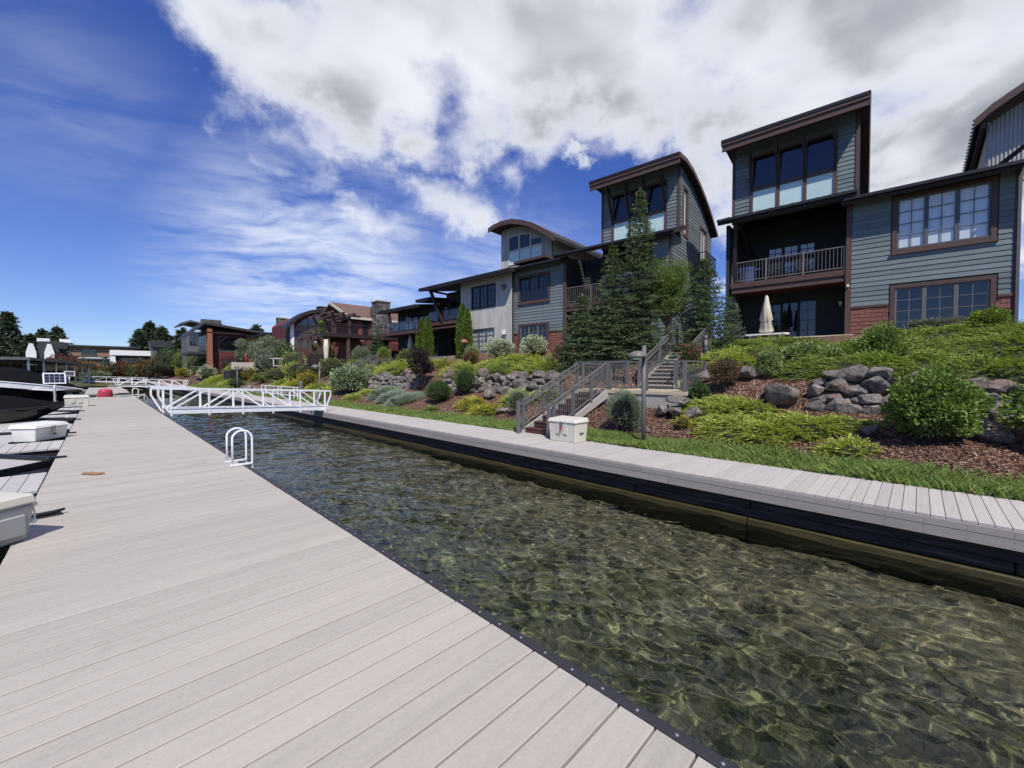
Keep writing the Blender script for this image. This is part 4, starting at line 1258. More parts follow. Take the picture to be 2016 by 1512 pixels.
FAR = [  # name, x, y, width, height, material, label, n, leaf
    ('purple_ball', 12.3, 60.0, 2.2, 2.0, 'leaf_purple', 'dark purple ball shrub on the far lawn', 1800, 0.14),
    ('boxwood_ball', 11.4, 57.5, 1.9, 1.1, 'leaf_dark', 'flat dark green ball under the purple one', 1300, 0.12),
    ('golden_shrub', 13.2, 59.0, 1.8, 1.8, 'leaf_yellow', 'yellow shrub beside the purple ball', 1300, 0.13),
    ('flowering_shrub', 12.6, 84.0, 3.0, 2.7, 'leaf_white', 'white flowering shrub at the far end of the lawn', 1700, 0.17),
    ('olive_bush', 14.5, 42.0, 3.2, 1.7, 'leaf_olive', 'broad olive bush uphill of the yellow shrub', 2800, 0.13),
    ('olive_bush', 14.6, 46.0, 3.4, 1.8, 'juniper_bright', 'yellow green bush in the middle of the far bank', 2800, 0.13),
    ('olive_bush', 13.8, 50.0, 3.2, 1.5, 'leaf_olive', 'low olive bush above the stone strip', 2400, 0.13),
    ('olive_bush', 16.6, 44.0, 3.0, 2.2, 'juniper_bright', 'tall yellow green bush below the white deck railing', 2400, 0.14),
    ('rust_bush', 15.2, 38.5, 2.6, 1.9, 'leaf_olive', 'olive bush beside the far grey stairs', 2400, 0.13),
    ('golden_shrub', 13.0, 53.5, 2.2, 1.4, 'leaf_lime', 'lime bush at the end of the stone strip', 1700, 0.13),
    ('olive_bush', 16.4, 53.0, 3.4, 2.6, 'leaf_light', 'pale green bush before the cream deck', 2400, 0.15),
    ('sage_bush', 15.2, 58.0, 3.2, 3.0, 'leaf_sage', 'grey green bush uphill of the yellow shrub pair', 2600, 0.15),
    ('olive_bush', 16.4, 64.0, 4.0, 2.6, 'leaf_dark', 'dark bush at the top of the far lawn', 2600, 0.16),
    ('olive_bush', 14.6, 72.0, 4.0, 2.0, 'juniper_bright', 'bright green bush on the far lawn', 2400, 0.16),
    ('dark_bush', 13.4, 90.0, 5.0, 4.0, 'leaf_dark', 'dark green bush behind the white flowering shrub', 2800, 0.20),
    ('dark_bush', 15.4, 97.0, 6.0, 4.6, 'leaf_dark', 'big dark green bush near the far gangway', 3000, 0.22),
    ('olive_bush', 16.2, 84.0, 4.0, 3.0, 'leaf_purple', 'dark plum bush beside the far lawn', 2200, 0.18),
    ('golden_shrub', 13.5, 118.0, 3.6, 2.2, 'leaf_yellow', 'yellow shrub near the far white gangways', 1800, 0.25),
    ('dark_bush', 15.0, 108.0, 6.0, 5.0, 'leaf_green', 'mid green bush behind the far gangways', 2600, 0.24),
]
for nm, x, y, wd, h, m_, lb, n_, lf in FAR:
    shrub(nm, x, y, wd, h, m_, lb, n=n_, leaf=(lf, lf * 0.55), stems=False)
for k, (x, y, w_, l_, h_, m_, lb) in enumerate([
    (12.2, 34.5, 1.6, 3.0, 0.6, 'juniper_bright', 'low bright juniper beside the bin post'), (12.4, 40.5, 1.8, 3.6, 0.7, 'juniper_gold', 'golden juniper left of the yellow round shrub'),
    (12.6, 45.0, 1.8, 3.8, 0.7, 'juniper_bright', 'bright juniper above the stone strip'), (16.8, 33.0, 2.0, 4.0, 0.8, 'juniper_bright', 'juniper mound below the far grey stairs'),
    (16.0, 48.8, 2.4, 4.5, 0.9, 'juniper_bright', 'juniper mound below the white railed terrace'), (12.4, 64.0, 3.0, 6.0, 0.8, 'juniper_bright', 'broad bright juniper carpet at the near end of the far lawn'),
    (13.0, 76.0, 4.0, 9.0, 1.0, 'juniper_bright', 'long juniper carpet along the far lawn'), (18.0, 29.2, 2.0, 3.6, 0.8, 'juniper_green', 'green juniper before the low dark wing')]):
    juniper(x, y, w_, l_, h_, m_, lb, dens=90, spray=0.55, leaf=0.15)
FT = [  # far trees: x, y, z, height, width, material, label, clumps
    (16.6, 63.0, 6.2, 4.2, 'leaf_sage', 'grey green tree beside the arched house', 26),
    (18.8, 70.0, 7.0, 4.6, 'leaf_sage', 'slim grey green tree before the cedar panels', 24),
    (19.0, 77.0, 6.4, 5.4, 'leaf_sage', 'broad grey green tree before the wine red wall', 24),
    (18.0, 84.0, 6.6, 4.4, 'leaf_sage', 'grey green tree at the corner of the wine red house', 22),
    (17.6, 58.5, 4.4, 4.6, 'leaf_dark', 'dark spreading tree below the arched window', 26),
    (19.6, 52.0, 3.6, 3.6, 'leaf_olive', 'olive tree between arched house and red house', 22),
    (19.2, 51.5, 7.6, 2.6, 'leaf_lime', 'slim lime green tree before the stone chimney house', 22),
    (17.0, 104.0, 9.5, 9.0, 'leaf_green', 'round green tree left of the wine red house', 30),
    (16.5, 93.0, 6.2, 6.0, 'leaf_dark', 'dark green tree beside the brick pillar', 24),
]
for x, y, h, wd, m_, lb, cl in FT:
    leafy_tree('garden_tree', x, y, h * (0.88 if h < 9 else 1.0), wd * 0.9, m_, lb, n=5200, leaf=(0.24, 0.12), clumps=cl, zlo=0.12, group='garden trees along the far bank')
# ================================================================ HOUSES
def mapper(side, pos):
    """wall coordinates (u along, z up, o outwards) -> house local"""
    if side == 'front':
        return lambda u, z, o: (u, pos - o, z)
    if side == 'right':
        return lambda u, z, o: (pos + o, u, z)
    if side == 'left':
        return lambda u, z, o: (pos - o, u, z)


def slab(mb, mp, u0, u1, z0, z1, o0, o1):
    return mb.hexa([mp(u0, z0, o0), mp(u1, z0, o0), mp(u1, z0, o1), mp(u0, z0, o1), mp(u0, z1, o0), mp(u1, z1, o0), mp(u1, z1, o1), mp(u0, z1, o1)])


def holed(mb, mp, u0, u1, z0, z1, o0, o1, holes):
    us = sorted({u0, u1} | {min(max(h[i], u0), u1) for h in holes for i in (0, 1)})
    zs = sorted({z0, z1} | {min(max(h[i], z0), z1) for h in holes for i in (2, 3)})
    for a, b in zip(us[:-1], us[1:]):
        for c, d in zip(zs[:-1], zs[1:]):
            if b - a < 1e-4 or d - c < 1e-4:
                continue
            cu, cz = (a + b) / 2, (c + d) / 2
            if any(h[0] < cu < h[1] and h[2] < cz < h[3] for h in holes):
                continue
            slab(mb, mp, a, b, c, d, o0, o1)


def lap_wall(house, side, pos, u0, u1, z0, z1, m_, holes=(), pitch=0.2, clad=(), ulim=None, backing='siding_dark', name='wall', joined=False):
    """a wall: backing part with its lap boards as sub-parts; holes = openings, clad = rectangles left free of boards"""
    mp = mapper(side, pos)
    mb = MB()
    if ulim is None:
        holed(mb, mp, u0, u1, z0, z1, -0.14, 0.0, list(holes))
    else:
        zs = np.linspace(z0, z1, 26)
        for a, b in zip(zs[:-1], zs[1:]):
            l0, l1 = ulim(b)
            if l1 > l0:
                holed(mb, mp, l0, l1, a, b, -0.14, 0.0, list(holes))
    w = mb.build(name, M[backing], house)
    jb = MB()
    z = z0
    while z < z1 - 0.03:
        zt = min(z + pitch, z1)
        lo, hi = (u0, u1) if ulim is None else ulim(zt)
        cuts = sorted([(max(h[0], lo), min(h[1], hi)) for h in list(holes) + list(clad) if h[2] < (z + zt) / 2 < h[3] and h[1] > lo and h[0] < hi])
        segs, c = [], lo
        for a, b in cuts:
            if a > c + 0.02:
                segs.append((c, a))
            c = max(c, b)
        if hi > c + 0.02:
            segs.append((c, hi))
        for a, b in segs:
            sm = jb if joined else MB()
            e = random.uniform(-0.002, 0.002)
            sm.hexa([mp(a, z, 0.002), mp(b, z, 0.002), mp(b, z, 0.034 + e), mp(a, z, 0.034 + e), mp(a, zt, 0.002), mp(b, zt, 0.002), mp(b, zt, 0.010), mp(a, zt, 0.010)])
            if not joined:
                sm.build('siding_board', M[m_], w)
        z += pitch
    if joined:
        jb.build('siding', M[m_], w, kind='stuff')
    return w


def shingles(house, side, pos, u0, u1, z0, z1, m_='shingle_red', holes=(), row=0.17, wd=0.22):
    mp = mapper(side, pos)
    w = None
    mb = MB()
    holed(mb, mp, u0, u1, z0, z1, 0.001, 0.006, list(holes))
    w = mb.build('shingle_skirt', M['shingle_red'], house)
    z, k = z0, 0
    while z < z1 - 0.04:
        zt = min(z + row * 1.25, z1)
        u = u0 - (0.5 * wd if k % 2 else 0)
        while u < u1 - 0.01:
            ww = wd * random.uniform(0.75, 1.25)
            a, b = max(u, u0), min(u + ww - 0.008, u1)
            cut = [h for h in holes if h[0] < (a + b) / 2 < h[1] and h[2] < (z + zt) / 2 < h[3]]
            if b - a > 0.03 and not cut:
                dz = random.uniform(-0.018, 0.018)
                t = 0.030 + random.uniform(-0.004, 0.006)
                sm = MB()
                zb = max(z + dz, z0)
                sm.hexa([mp(a, zb, 0.007), mp(b, zb, 0.007), mp(b, zb, t), mp(a, zb, t), mp(a, zt, 0.007), mp(b, zt, 0.007), mp(b, zt, 0.012), mp(a, zt, 0.012)])
                sm.build('shingle', M[m_], w)
            u += ww
        z += row
        k += 1
    return w


PANE = {}


def pane_mesh(side):
    if side not in PANE:
        mp = mapper(side, 0)
        PANE[side] = MB().add([mp(0, 0, 0), mp(1, 0, 0), mp(1, 1, 0), mp(0, 1, 0)], [(0, 1, 2, 3)]).mesh('pane', M['glass'])
    return PANE[side]


def window(house, side, pos, u0, u1, z0, z1, sashes=3, cols=2, rows=4, trim=0.15, tm='trim_brown', fm='frame_grey', blind=None, blind_z=0.0, sill=True, depth=0.7, lite=True, label=None, heads=True, name='window'):
    mp = mapper(side, pos)
    mb = MB()
    if trim:
        slab(mb, mp, u0 - trim, u0 - 0.001, z0 - trim, z1 + trim, -0.02, 0.055)
        slab(mb, mp, u1 + 0.001, u1 + trim, z0 - trim, z1 + trim, -0.02, 0.055)
        slab(mb, mp, u0 - 0.001, u1 + 0.001, z1 + 0.001, z1 + trim, -0.02, 0.052)
        slab(mb, mp, u0 - 0.001, u1 + 0.001, z0 - trim, z0 - 0.001, -0.02, 0.052)
    else:
        slab(mb, mp, u0 - 0.04, u1 + 0.04, z1 + 0.001, z1 + 0.05, -0.02, 0.03)
        slab(mb, mp, u0 - 0.04, u1 + 0.04, z0 - 0.05, z0 - 0.001, -0.02, 0.03)
    w = mb.build(name, M[tm], house)
    if label:
        w['label'] = label
    if sill and trim:
        sm = MB()
        slab(sm, mp, u0 - trim - 0.05, u1 + trim + 0.05, z0 - trim - 0.07, z0 - trim - 0.002, -0.02, 0.11)
        sm.build('sill', M[tm], w)
    sw_ = (u1 - u0) / sashes
    fw = 0.055
    for s in range(sashes):
        a, b = u0 + s * sw_ + 0.004, u0 + (s + 1) * sw_ - 0.004
        sm = MB()
        slab(sm, mp, a, a + fw, z0 + 0.003, z1 - 0.003, -0.06, 0.012)
        slab(sm, mp, b - fw, b, z0 + 0.003, z1 - 0.003, -0.06, 0.012)
        slab(sm, mp, a + fw, b - fw, z0 + 0.003, z0 + fw, -0.06, 0.010)
        slab(sm, mp, a + fw, b - fw, z1 - fw, z1 - 0.003, -0.06, 0.010)
        ia, ib, ic, id_ = a + fw, b - fw, z0 + fw, z1 - fw
        for c in range(1, cols):
            uu = ia + (ib - ia) * c / cols
            slab(sm, mp, uu - 0.011, uu + 0.011, ic, id_, -0.048, -0.012)
        for r_ in range(1, rows):
            zz = ic + (id_ - ic) * r_ / rows
            slab(sm, mp, ia, ib, zz - 0.011, zz + 0.011, -0.049, -0.013)
        sm.build('sash', M[fm], w)
        cc, rr = (cols, rows) if lite else (1, 1)
        for c in range(cc):
            for r_ in range(rr):
                o = child('pane', pane_mesh(side), w, mp(ia + (ib - ia) * c / cc, ic + (id_ - ic) * r_ / rr, -0.03 + random.uniform(-0.002, 0.002)))
                su, sz = (ib - ia) / cc, (id_ - ic) / rr
                o.scale = (su, 1, sz) if side == 'front' else (1, su, sz)
                j = random.uniform(-0.004, 0.004)
                o.rotation_euler = (j, 0, random.uniform(-0.004, 0.004))
        if blind:
            bm_ = MB()
            slab(bm_, mp, ia + 0.01, ib - 0.01, ic + (id_ - ic) * blind_z, id_, -0.085, -0.075)
            bm_.build('blind', M[blind], w)
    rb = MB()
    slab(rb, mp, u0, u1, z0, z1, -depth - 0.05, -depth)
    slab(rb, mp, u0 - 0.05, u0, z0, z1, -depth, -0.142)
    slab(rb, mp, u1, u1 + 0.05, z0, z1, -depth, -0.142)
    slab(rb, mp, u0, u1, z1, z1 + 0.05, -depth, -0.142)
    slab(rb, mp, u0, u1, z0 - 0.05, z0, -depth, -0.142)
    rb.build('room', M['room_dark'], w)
    return w


def roof_strip(house, prof, x0, x1, th, m_='metal_roof', name='roof', seam=0.45, fascia='trim_brown', under='soffit', seams_m=None):
    """roof swept along local x: prof = (y, z) points of the upper surface from eave to back"""
    n = len(prof)
    lo = [(y, z - th) for y, z in prof]
    o = MB().prism(list(prof) + lo[::-1], 'x', x0, x1).build(name, M[m_], house)
    mb = MB()
    MB().prism([(y + 0.006, z - 0.004) for y, z in lo] + [(y + 0.006, z - 0.05) for y, z in lo][::-1], 'x', x0 + 0.02, x1 - 0.02).build('soffit', M[under], o)
    if seam:
        sm = MB().prism([(y - 0.005, z) for y, z in prof] + [(y - 0.005, z + 0.045) for y, z in prof][::-1], 'x', -0.012, 0.012).mesh('roof_seam', M[seams_m or m_])
        k = int((x1 - x0 - 0.1) / seam)
        for i in range(k + 1):
            child('roof_seam', sm, o, (x0 + 0.05 + (x1 - x0 - 0.1) * i / k, 0, 0))
    y, z = prof[0]
    MB().box(x0 - 0.005, x1 + 0.005, y - 0.035, y - 0.003, z - th - 0.12, z - 0.035).build('fascia', M[fascia], o)
    MB().box(x0 - 0.008, x1 + 0.008, y - 0.065, y - 0.036, z - th * 0.8, z + 0.02).build('drip_edge', M['metal_roof'], o)
    for xs in ((x0 - 0.03, x0 - 0.006), (x1 + 0.006, x1 + 0.03)):
        MB().prism([(yy, zz + 0.01) for yy, zz in prof] + [(yy, zz - th - 0.10) for yy, zz in prof][::-1], 'x', *xs).build('rake_board', M[fascia], o)
    return o


def gutter(house, x0, x1, y, z, down=None, m_='metal_roof', dz=3.0):
    g = MB().prism([(y - 0.13, z), (y - 0.13, z + 0.12), (y - 0.115, z + 0.12), (y - 0.11, z + 0.03), (y - 0.01, z + 0.03), (y - 0.005, z + 0.12), (y, z + 0.12), (y, z)], 'x', x0, x1).build('gutter', M[m_], house)
    return g


def railing(house, x0, x1, y, z, h=1.05, m_='rail_grey', pitch=0.135, posts=3, gap=0.08, name='railing', glass=False):
    mb = MB()
    mb.box(x0, x1, y - 0.03, y + 0.03, z + h - 0.045, z + h)
    mb.box(x0, x1, y - 0.018, y + 0.018, z + gap, z + gap + 0.04)
    o = mb.build(name, M[m_], house)
    pm_ = MB().box(-0.035, 0.035, -0.035, 0.035, 0, h - 0.002).mesh('post', M[m_])
    for i in range(posts):
        child('post', pm_, o, (x0 + 0.035 + (x1 - x0 - 0.07) * i / (posts - 1), y, z))
    if glass:
        for i in range(posts - 1):
            a = x0 + 0.09 + (x1 - x0 - 0.07) * i / (posts - 1)
            b = x0 - 0.02 + (x1 - x0 - 0.07) * (i + 1) / (posts - 1)
            p = child('pane', pane_mesh('front'), o, (a, y, z + gap + 0.05))
            p.scale = (b - a, 1, h - gap - 0.12)
        return o
    bm_ = MB().box(-0.009, 0.009, -0.009, 0.009, 0, h - gap - 0.085).mesh('baluster', M[m_])
    n = int((x1 - x0) / pitch)
    for i in range(1, n):
        child('baluster', bm_, o, (x0 + (x1 - x0) * i / n, y, z + gap + 0.04))
    return o


def part_box(house, name, m_, *b, bevel=0.0):
    return box(name, M[m_], house, *b, bevel=bevel)


def wall_lantern(house, x, y, z, m_='rail_dark'):
    o = MB().box(x - 0.05, x + 0.05, y - 0.03, y, z - 0.1, z + 0.1).bar((x, y - 0.02, z + 0.05), (x, y - 0.17, z + 0.22), 0.025, 0.025).build('wall_lantern', M[m_], house)
    MB().lathe([(0.02, 0.22), (0.10, 0.14), (0.105, 0.12)], 10, (x, y - 0.17, z)).build('cap', M[m_], o)
    MB().lathe([(0.05, -0.12), (0.085, 0.10), (0.08, 0.118)], 10, (x, y - 0.17, z)).build('glass_shade', M['frosted'], o)
    return o


GROUND, DECK, EAVE = 4.40, 7.38, 10.28
CURVE = [(0.2, 14.97), (1.4, 15.10), (2.7, 14.98), (4.1, 14.63), (5.5, 14.15), (6.8, 13.55), (8.45, 12.6)]


def curve_z(y):
    return float(np.interp(y, [p[0] for p in CURVE], [p[1] for p in CURVE]))


def tower_house(name, p0, rot, wing, porch, tower, twin, label, side=None, wu=None, wl=None, solid=None, mirror=False, blind_up='blind'):
    h = empty(name, (p0[0], p0[1], 0), R(rot - 90), label, 'house')
    base = 3.7
    # ---- wing
    w0, w1 = wing
    lap_wall(h, 'front', 0, w0, w1, 5.70, EAVE + 0.12, 'siding_green', holes=[wu, (wl[0], wl[1], wl[2], wl[3])], pitch=0.205,
             clad=[(wu[0] - 0.19, wu[1] + 0.19, wu[2] - 0.24, wu[3] + 0.17), (wl[0] - 0.19, wl[1] + 0.19, 5.0, wl[3] + 0.17)])
    mb = MB()
    holed(mb, mapper('front', 0), w0, w1, base, 5.70, -0.14, 0.0, [wl])
    mb.build('skirt_wall', M['siding_dark'], h)
    shingles(h, 'front', 0, w0 + 0.10, w1 - 0.10, base + 0.3, 5.60, holes=[(wl[0] - 0.19, wl[1] + 0.19, base, 5.8)])
    MB().box(w0 + 0.09, wl[0] - 0.185, -0.06, 0.0, 5.605, 5.70).box(wl[1] + 0.185, w1 - 0.09, -0.06, 0.0, 5.605, 5.70).build('belt_trim', M['trim_brown'], h)
    for a in (w0 - 0.012, w1 - 0.092):
        part_box(h, 'corner_board', 'trim_brown', a, a + 0.104, -0.062, 0.05, base, EAVE - 0.03)
    window(h, 'front', 0, *wu, blind=blind_up, blind_z=0.0, fm='frame_dark' if blind_up != 'blind' else 'frame_slate', label='upper triple window with grid panes')
    window(h, 'front', 0, *wl, fm='frame_grey', sill=False, label='lower triple window with grid panes')
    roof_strip(h, [(-0.56, EAVE + 0.02), (0.0, EAVE + 0.13), (4.5, EAVE + 0.9), (9.0, EAVE + 0.2)], w0 - (0.25 if not mirror else 0.15), w1 + (0.2 if not mirror else -0.02), 0.13, fascia='trim_dark')
    gutter(h, w0 - 0.2, w1 + 0.12, -0.63, EAVE - 0.10)
    # ---- porch
    q0, q1 = porch
    pd = 2.6
    lap_wall(h, 'front', pd, q0, q1, base, EAVE + 0.5, 'siding_dark', holes=[(q0 + 1.1, q1 - 1.3, GROUND + 0.05, 6.6), (q0 + 1.2, q1 - 1.4, DECK + 0.05, 9.55)], pitch=0.205, joined=True, name='porch_wall')  # recess shade painted in with the darker siding
    for zz, bz in ((GROUND + 0.05, 6.6), (DECK + 0.05, 8.75)):
        window(h, 'front', pd, q0 + (1.1 if zz < 6 else 1.2), q1 - (1.3 if zz < 6 else 1.4), zz, bz, sashes=3, cols=2, rows=4, trim=0, tm='trim_dark', fm='frame_dark', lite=False, name='patio_door', blind=('curtain_white' if zz > 6 else None), blind_z=0.45)
    window(h, 'front', pd, q0 + 1.2, q1 - 1.4, 8.90, 9.55, sashes=3, cols=2, rows=2, trim=0, tm='trim_dark', fm='frame_dark', name='transom_window', lite=False, blind='blind')
    part_box(h, 'door_header', 'trim_dark', q0 + 1.1, q1 - 1.3, pd - 0.04, pd - 0.002, 8.76, 8.89)
    # side cheeks of the recess
    for xx, sd in ((q0, 'right'), (q1, 'left')):
        lap_wall(h, sd, xx, (0.9 if (sd == 'right') != mirror else 0.02), pd, base, EAVE + 0.3, 'siding_dark', pitch=0.205, joined=True, name='porch_cheek')  # cheeks carry the same painted recess shade
    fl = part_box(h, 'deck_floor', 'soffit_red', q0, q1, 0.06, pd, DECK - 0.30, DECK - 0.02)
    MB().box(q0 - 0.05, q1 + 0.02, -0.03, 0.055, DECK - 0.25, DECK).build('deck_fascia', M['trim_brown'], h)
    MB().box(q0 + 0.02, q1 - 0.02, 0.0, 0.075, DECK - 0.52, DECK - 0.40).box(q0, q1, 0.03, 0.09, DECK - 0.41, DECK - 0.24).build('deck_beam', M['trim_brown'], h)
    railing(h, q0 + 0.0, q1 - 0.12, 0.03, DECK, 1.05, 'rail_grey', posts=4)
    part_box(h, 'patio_floor', 'concrete', q0 - 0.3, q1, -0.75, pd, base, GROUND)
    for i in range(int((q1 - q0 + 0.2) / 0.42)):
        a = q0 - 0.28 + i * 0.42
        for k in range(2):
            box('wall_block', M['block_stone'], h, a + k * 0.2, min(a + k * 0.2 + 0.41, q1 + 0.2), -1.0, -0.76, base + 0.18 + k * 0.22, base + 0.39 + k * 0.22, bevel=0.012)
    part_box(h, 'cap_stone', 'concrete_cap', q0 - 0.3, q1 + 0.2, -1.04, -0.74, GROUND - 0.055, GROUND + 0.012, bevel=0.01)
    px = q0 + 0.12 if not mirror else q1 - 0.15
    sg = 1 if not mirror else -1
    MB().bar((px + 0.14 * sg, -0.35, EAVE + 0.30), (px, 0.10, DECK - 0.02), 0.15, 0.15, (0, 1, 0)).build('slanted_post', M['trim_dark'], h)
    MB().bar((px - 0.02 * sg, 0.22, DECK - 0.5), (px + 0.12 * sg, 0.22, GROUND), 0.16, 0.16, (0, 1, 0)).build('slanted_post', M['trim_dark'], h)
    MB().bar((px + 0.12 * sg, -0.1, EAVE + 0.25), (px + 0.6 * sg, pd - 0.05, DECK + 1.55), 0.13, 0.15).build('brace', M['trim_dark'], h)
    part_box(h, 'corner_post', 'trim_brown', (q1 - 0.10) if not mirror else q0 - 0.06, (q1 + 0.06) if not mirror else q0 + 0.10, -0.075, 0.10, base, EAVE + 0.0)
    pe = EAVE + 0.28
    t0, t1 = tower
    ra, rb_ = (min(t0, q0) - 0.22, w0 + 0.2) if not mirror else (w1 - 0.45, t1 + 0.35)
    if not mirror:
        rb_ = max(rb_, t1 + 0.0)
    roof_strip(h, [(-0.65, pe), (1.35, pe + 0.72)], ra, rb_, 0.14, fascia='trim_dark', name='porch_roof')
    gutter(h, ra - 0.02, rb_ + 0.02, -0.72, pe - 0.13)
    if solid:
        lap_wall(h, 'front', 0, solid[0], solid[1], base, pe - 0.1, 'siding_green', pitch=0.205, name='end_wall')
        part_box(h, 'corner_board', 'trim_brown', solid[1] - 0.09, solid[1] + 0.05, -0.062, 0.09, base, pe - 0.12)
    # ---- tower
    ty = 1.35
    a, b = twin
    n = 3
    wz0, wz1, wz2, wz3 = 11.25, 12.34, 12.56, 14.10
    opening = (a, b, wz0, wz3)
    lap_wall(h, 'front', ty, t0, t1, pe + 0.3, 14.95, 'siding_green', holes=[opening], clad=[(a - 0.14, b + 0.14, wz0 - 0.2, wz3 + 0.14)], pitch=0.205, name='tower_wall')
    for xx in (t0 - 0.03, t1 - 0.11):
        part_box(h, 'corner_board', 'trim_brown', xx, xx + 0.14, ty - 0.066, ty + 0.10, pe + 0.3, 14.9)
    cw = (b - a) / n
    fr = MB()
    fr.box(a - 0.13, a - 0.002, ty - 0.06, ty + 0.02, wz0 - 0.1, wz3 + 0.13).box(b + 0.002, b + 0.13, ty - 0.06, ty + 0.02, wz0 - 0.1, wz3 + 0.13)
    fr.box(a, b, ty - 0.058, ty + 0.02, wz3 + 0.002, wz3 + 0.13).box(a, b, ty - 0.058, ty + 0.02, wz1 + 0.02, wz2 - 0.02)
    for i in range(1, n):
        fr.box(a + i * cw - 0.075, a + i * cw + 0.075, ty - 0.055, ty + 0.02, wz0 - 0.1, wz1 + 0.018)
        fr.box(a + i * cw - 0.075, a + i * cw + 0.075, ty - 0.055, ty + 0.02, wz2 - 0.018, wz3)
    tw = fr.build('tower_window', M['trim_brown'], h)
    for i in range(n):
        x0, x1 = a + i * cw + (0.076 if i else 0.0), a + (i + 1) * cw - (0.076 if i < n - 1 else 0.0)
        o = child('pane', pane_mesh('front'), tw, (x0, ty + 0.0, wz2 - 0.015))
        o.scale = (x1 - x0, 1, wz3 - wz2 + 0.015)
        o.rotation_euler = (random.uniform(-0.01, 0.01), 0, random.uniform(-0.01, 0.01))
        MB().box(x0, x1, ty + 0.0, ty + 0.015, wz0 - 0.05, wz1 + 0.015).build('frosted_panel', M['frosted'], tw)
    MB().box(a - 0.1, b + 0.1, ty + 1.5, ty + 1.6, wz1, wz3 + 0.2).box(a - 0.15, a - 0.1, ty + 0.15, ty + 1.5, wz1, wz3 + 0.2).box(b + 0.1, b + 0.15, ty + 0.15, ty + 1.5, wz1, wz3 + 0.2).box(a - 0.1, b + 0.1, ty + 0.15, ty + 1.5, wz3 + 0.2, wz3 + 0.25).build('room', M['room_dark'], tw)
    roof_strip(h, CURVE, t0 - 0.32, t1 + 0.36, 0.15, seam=0.42, name='tower_roof')
    MB().box(t0 - 0.30, t1 + 0.34, 0.22, 0.30, 14.42, 14.72).build('roof_beam', M['trim_brown'], h)
    for i in range(n + 1):
        xs = a + i * cw + (-0.06 if i == 0 else (0.06 if i == n else 0))
        st = MB()
        st.bar((xs, ty - 0.02, wz1 + 0.06), (xs - 0.02, 0.34, 14.62), 0.11, 0.13, (0, 1, 0))
        o = st.build('strut', M['trim_dark'], h)
        MB().bar((xs, 0.5, 14.45), (xs, ty + 0.02, 13.85), 0.07, 0.09, (0, 1, 0)).build('brace', M['trim_dark'], o)
    # ---- body sides and back
    bx0, bx1 = (t0, w1) if not mirror else (w0, t1)
    for sd, xx, want in (('right', t1 - 0.03 if mirror else w1, side == 'right'), ('left', t0 + 0.03 if not mirror else w0, False)):
        if want:
            continue
        yb = 8.2
        z1 = EAVE + 0.15
        lap_wall(h, sd, xx, 0.0, yb, base, z1, 'siding_green', pitch=0.205, joined=True, name='side_wall')
    for sd, xx in (('right', t1), ('left', t0)):
        if side == sd:
            holes = [(2.0, 2.75, 11.05, 13.75), (5.5, 6.9, 10.3, 12.35), (0.45, 1.25, 7.7, 8.75)]

            def ul(z):
                if z < EAVE + 0.45:
                    return (0.0, 8.2)
                e = 8.2
                while e > ty + 0.3 and curve_z(e) - 0.2 < z:
                    e -= 0.08
                return (ty, e)
            lap_wall(h, sd, xx, 0.0, 8.2, base, 14.85, 'siding_green', holes=holes, clad=[(u0 - 0.16, u1 + 0.16, z0 - 0.16, z1 + 0.16) for u0, u1, z0, z1 in holes], pitch=0.205, ulim=ul, name='side_wall')
            window(h, sd, xx, *holes[0], sashes=1, cols=1, rows=1, trim=0.13, fm='trim_brown', blind='curtain_white', name='side_window', sill=False)
            window(h, sd, xx, *holes[1], sashes=2, cols=1, rows=1, trim=0.13, fm='frame_grey', blind='curtain_white', name='side_window', sill=False)
            window(h, sd, xx, *holes[2], sashes=1, cols=2, rows=3, trim=0.13, fm='frame_grey', blind='curtain_white', name='side_window', sill=False)
            jb = MB()
            jb.box(xx + 0.02, xx + 0.55, 5.0, 7.4, 9.45, 9.75)
            o = jb.build('balcony', M['trim_dark'], h)
            rl = MB().box(xx + 0.50, xx + 0.54, 5.0, 7.4, 10.55, 10.60).box(xx + 0.05, xx + 0.5, 5.0, 5.04, 10.55, 10.60).box(xx + 0.05, xx + 0.5, 7.36, 7.4, 10.55, 10.60)
            for i in range(17):
                rl.box(xx + 0.51, xx + 0.53, 5.0 + i * 0.149, 5.02 + i * 0.149, 9.75, 10.55)
            rl.build('railing', M['rail_dark'], o)
        else:
            def ul2(z):
                e = 8.2
                while e > ty + 0.3 and curve_z(e) - 0.2 < z:
                    e -= 0.08
                return (ty + 0.1, e)
            lap_wall(h, sd, xx - (0.02 if sd == 'right' else -0.02), ty + 0.1, 8.2, EAVE, 14.85, 'siding_green', pitch=0.205, ulim=ul2, joined=True, name='tower_side_wall')
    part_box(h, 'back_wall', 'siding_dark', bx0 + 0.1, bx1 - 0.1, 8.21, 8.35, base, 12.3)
    wall_lantern(h, (q1 - 0.35) if not mirror else (q0 + 0.30), pd - 0.02 if not mirror else 0.95, 6.2)
    return h


house_c = tower_house('tower_house', (23.5, 2.3), 4, (0.0, 4.80), (-4.70, 0.0), (-4.98, 0.25), (-4.02, -0.66),
            'grey green tower house with sloped brown roof, cream umbrella patio and red shingle skirt', wu=(1.54, 4.13, 7.92, 9.98), wl=(1.52, 4.16, 4.40, 6.30))
house_b = tower_house('tower_house', (22.0, 16.5), 5, (-4.85, -0.35), (-0.35, 5.5), (1.66, 6.6), (2.5, 5.75),
            'grey green tower house with curved roof behind the spruce trees', side='right', wu=(-4.15, -1.70, 7.92, 9.62), wl=(-4.15, -1.80, 4.42, 6.18), solid=(5.5, 6.6), mirror=True, blind_up=None)
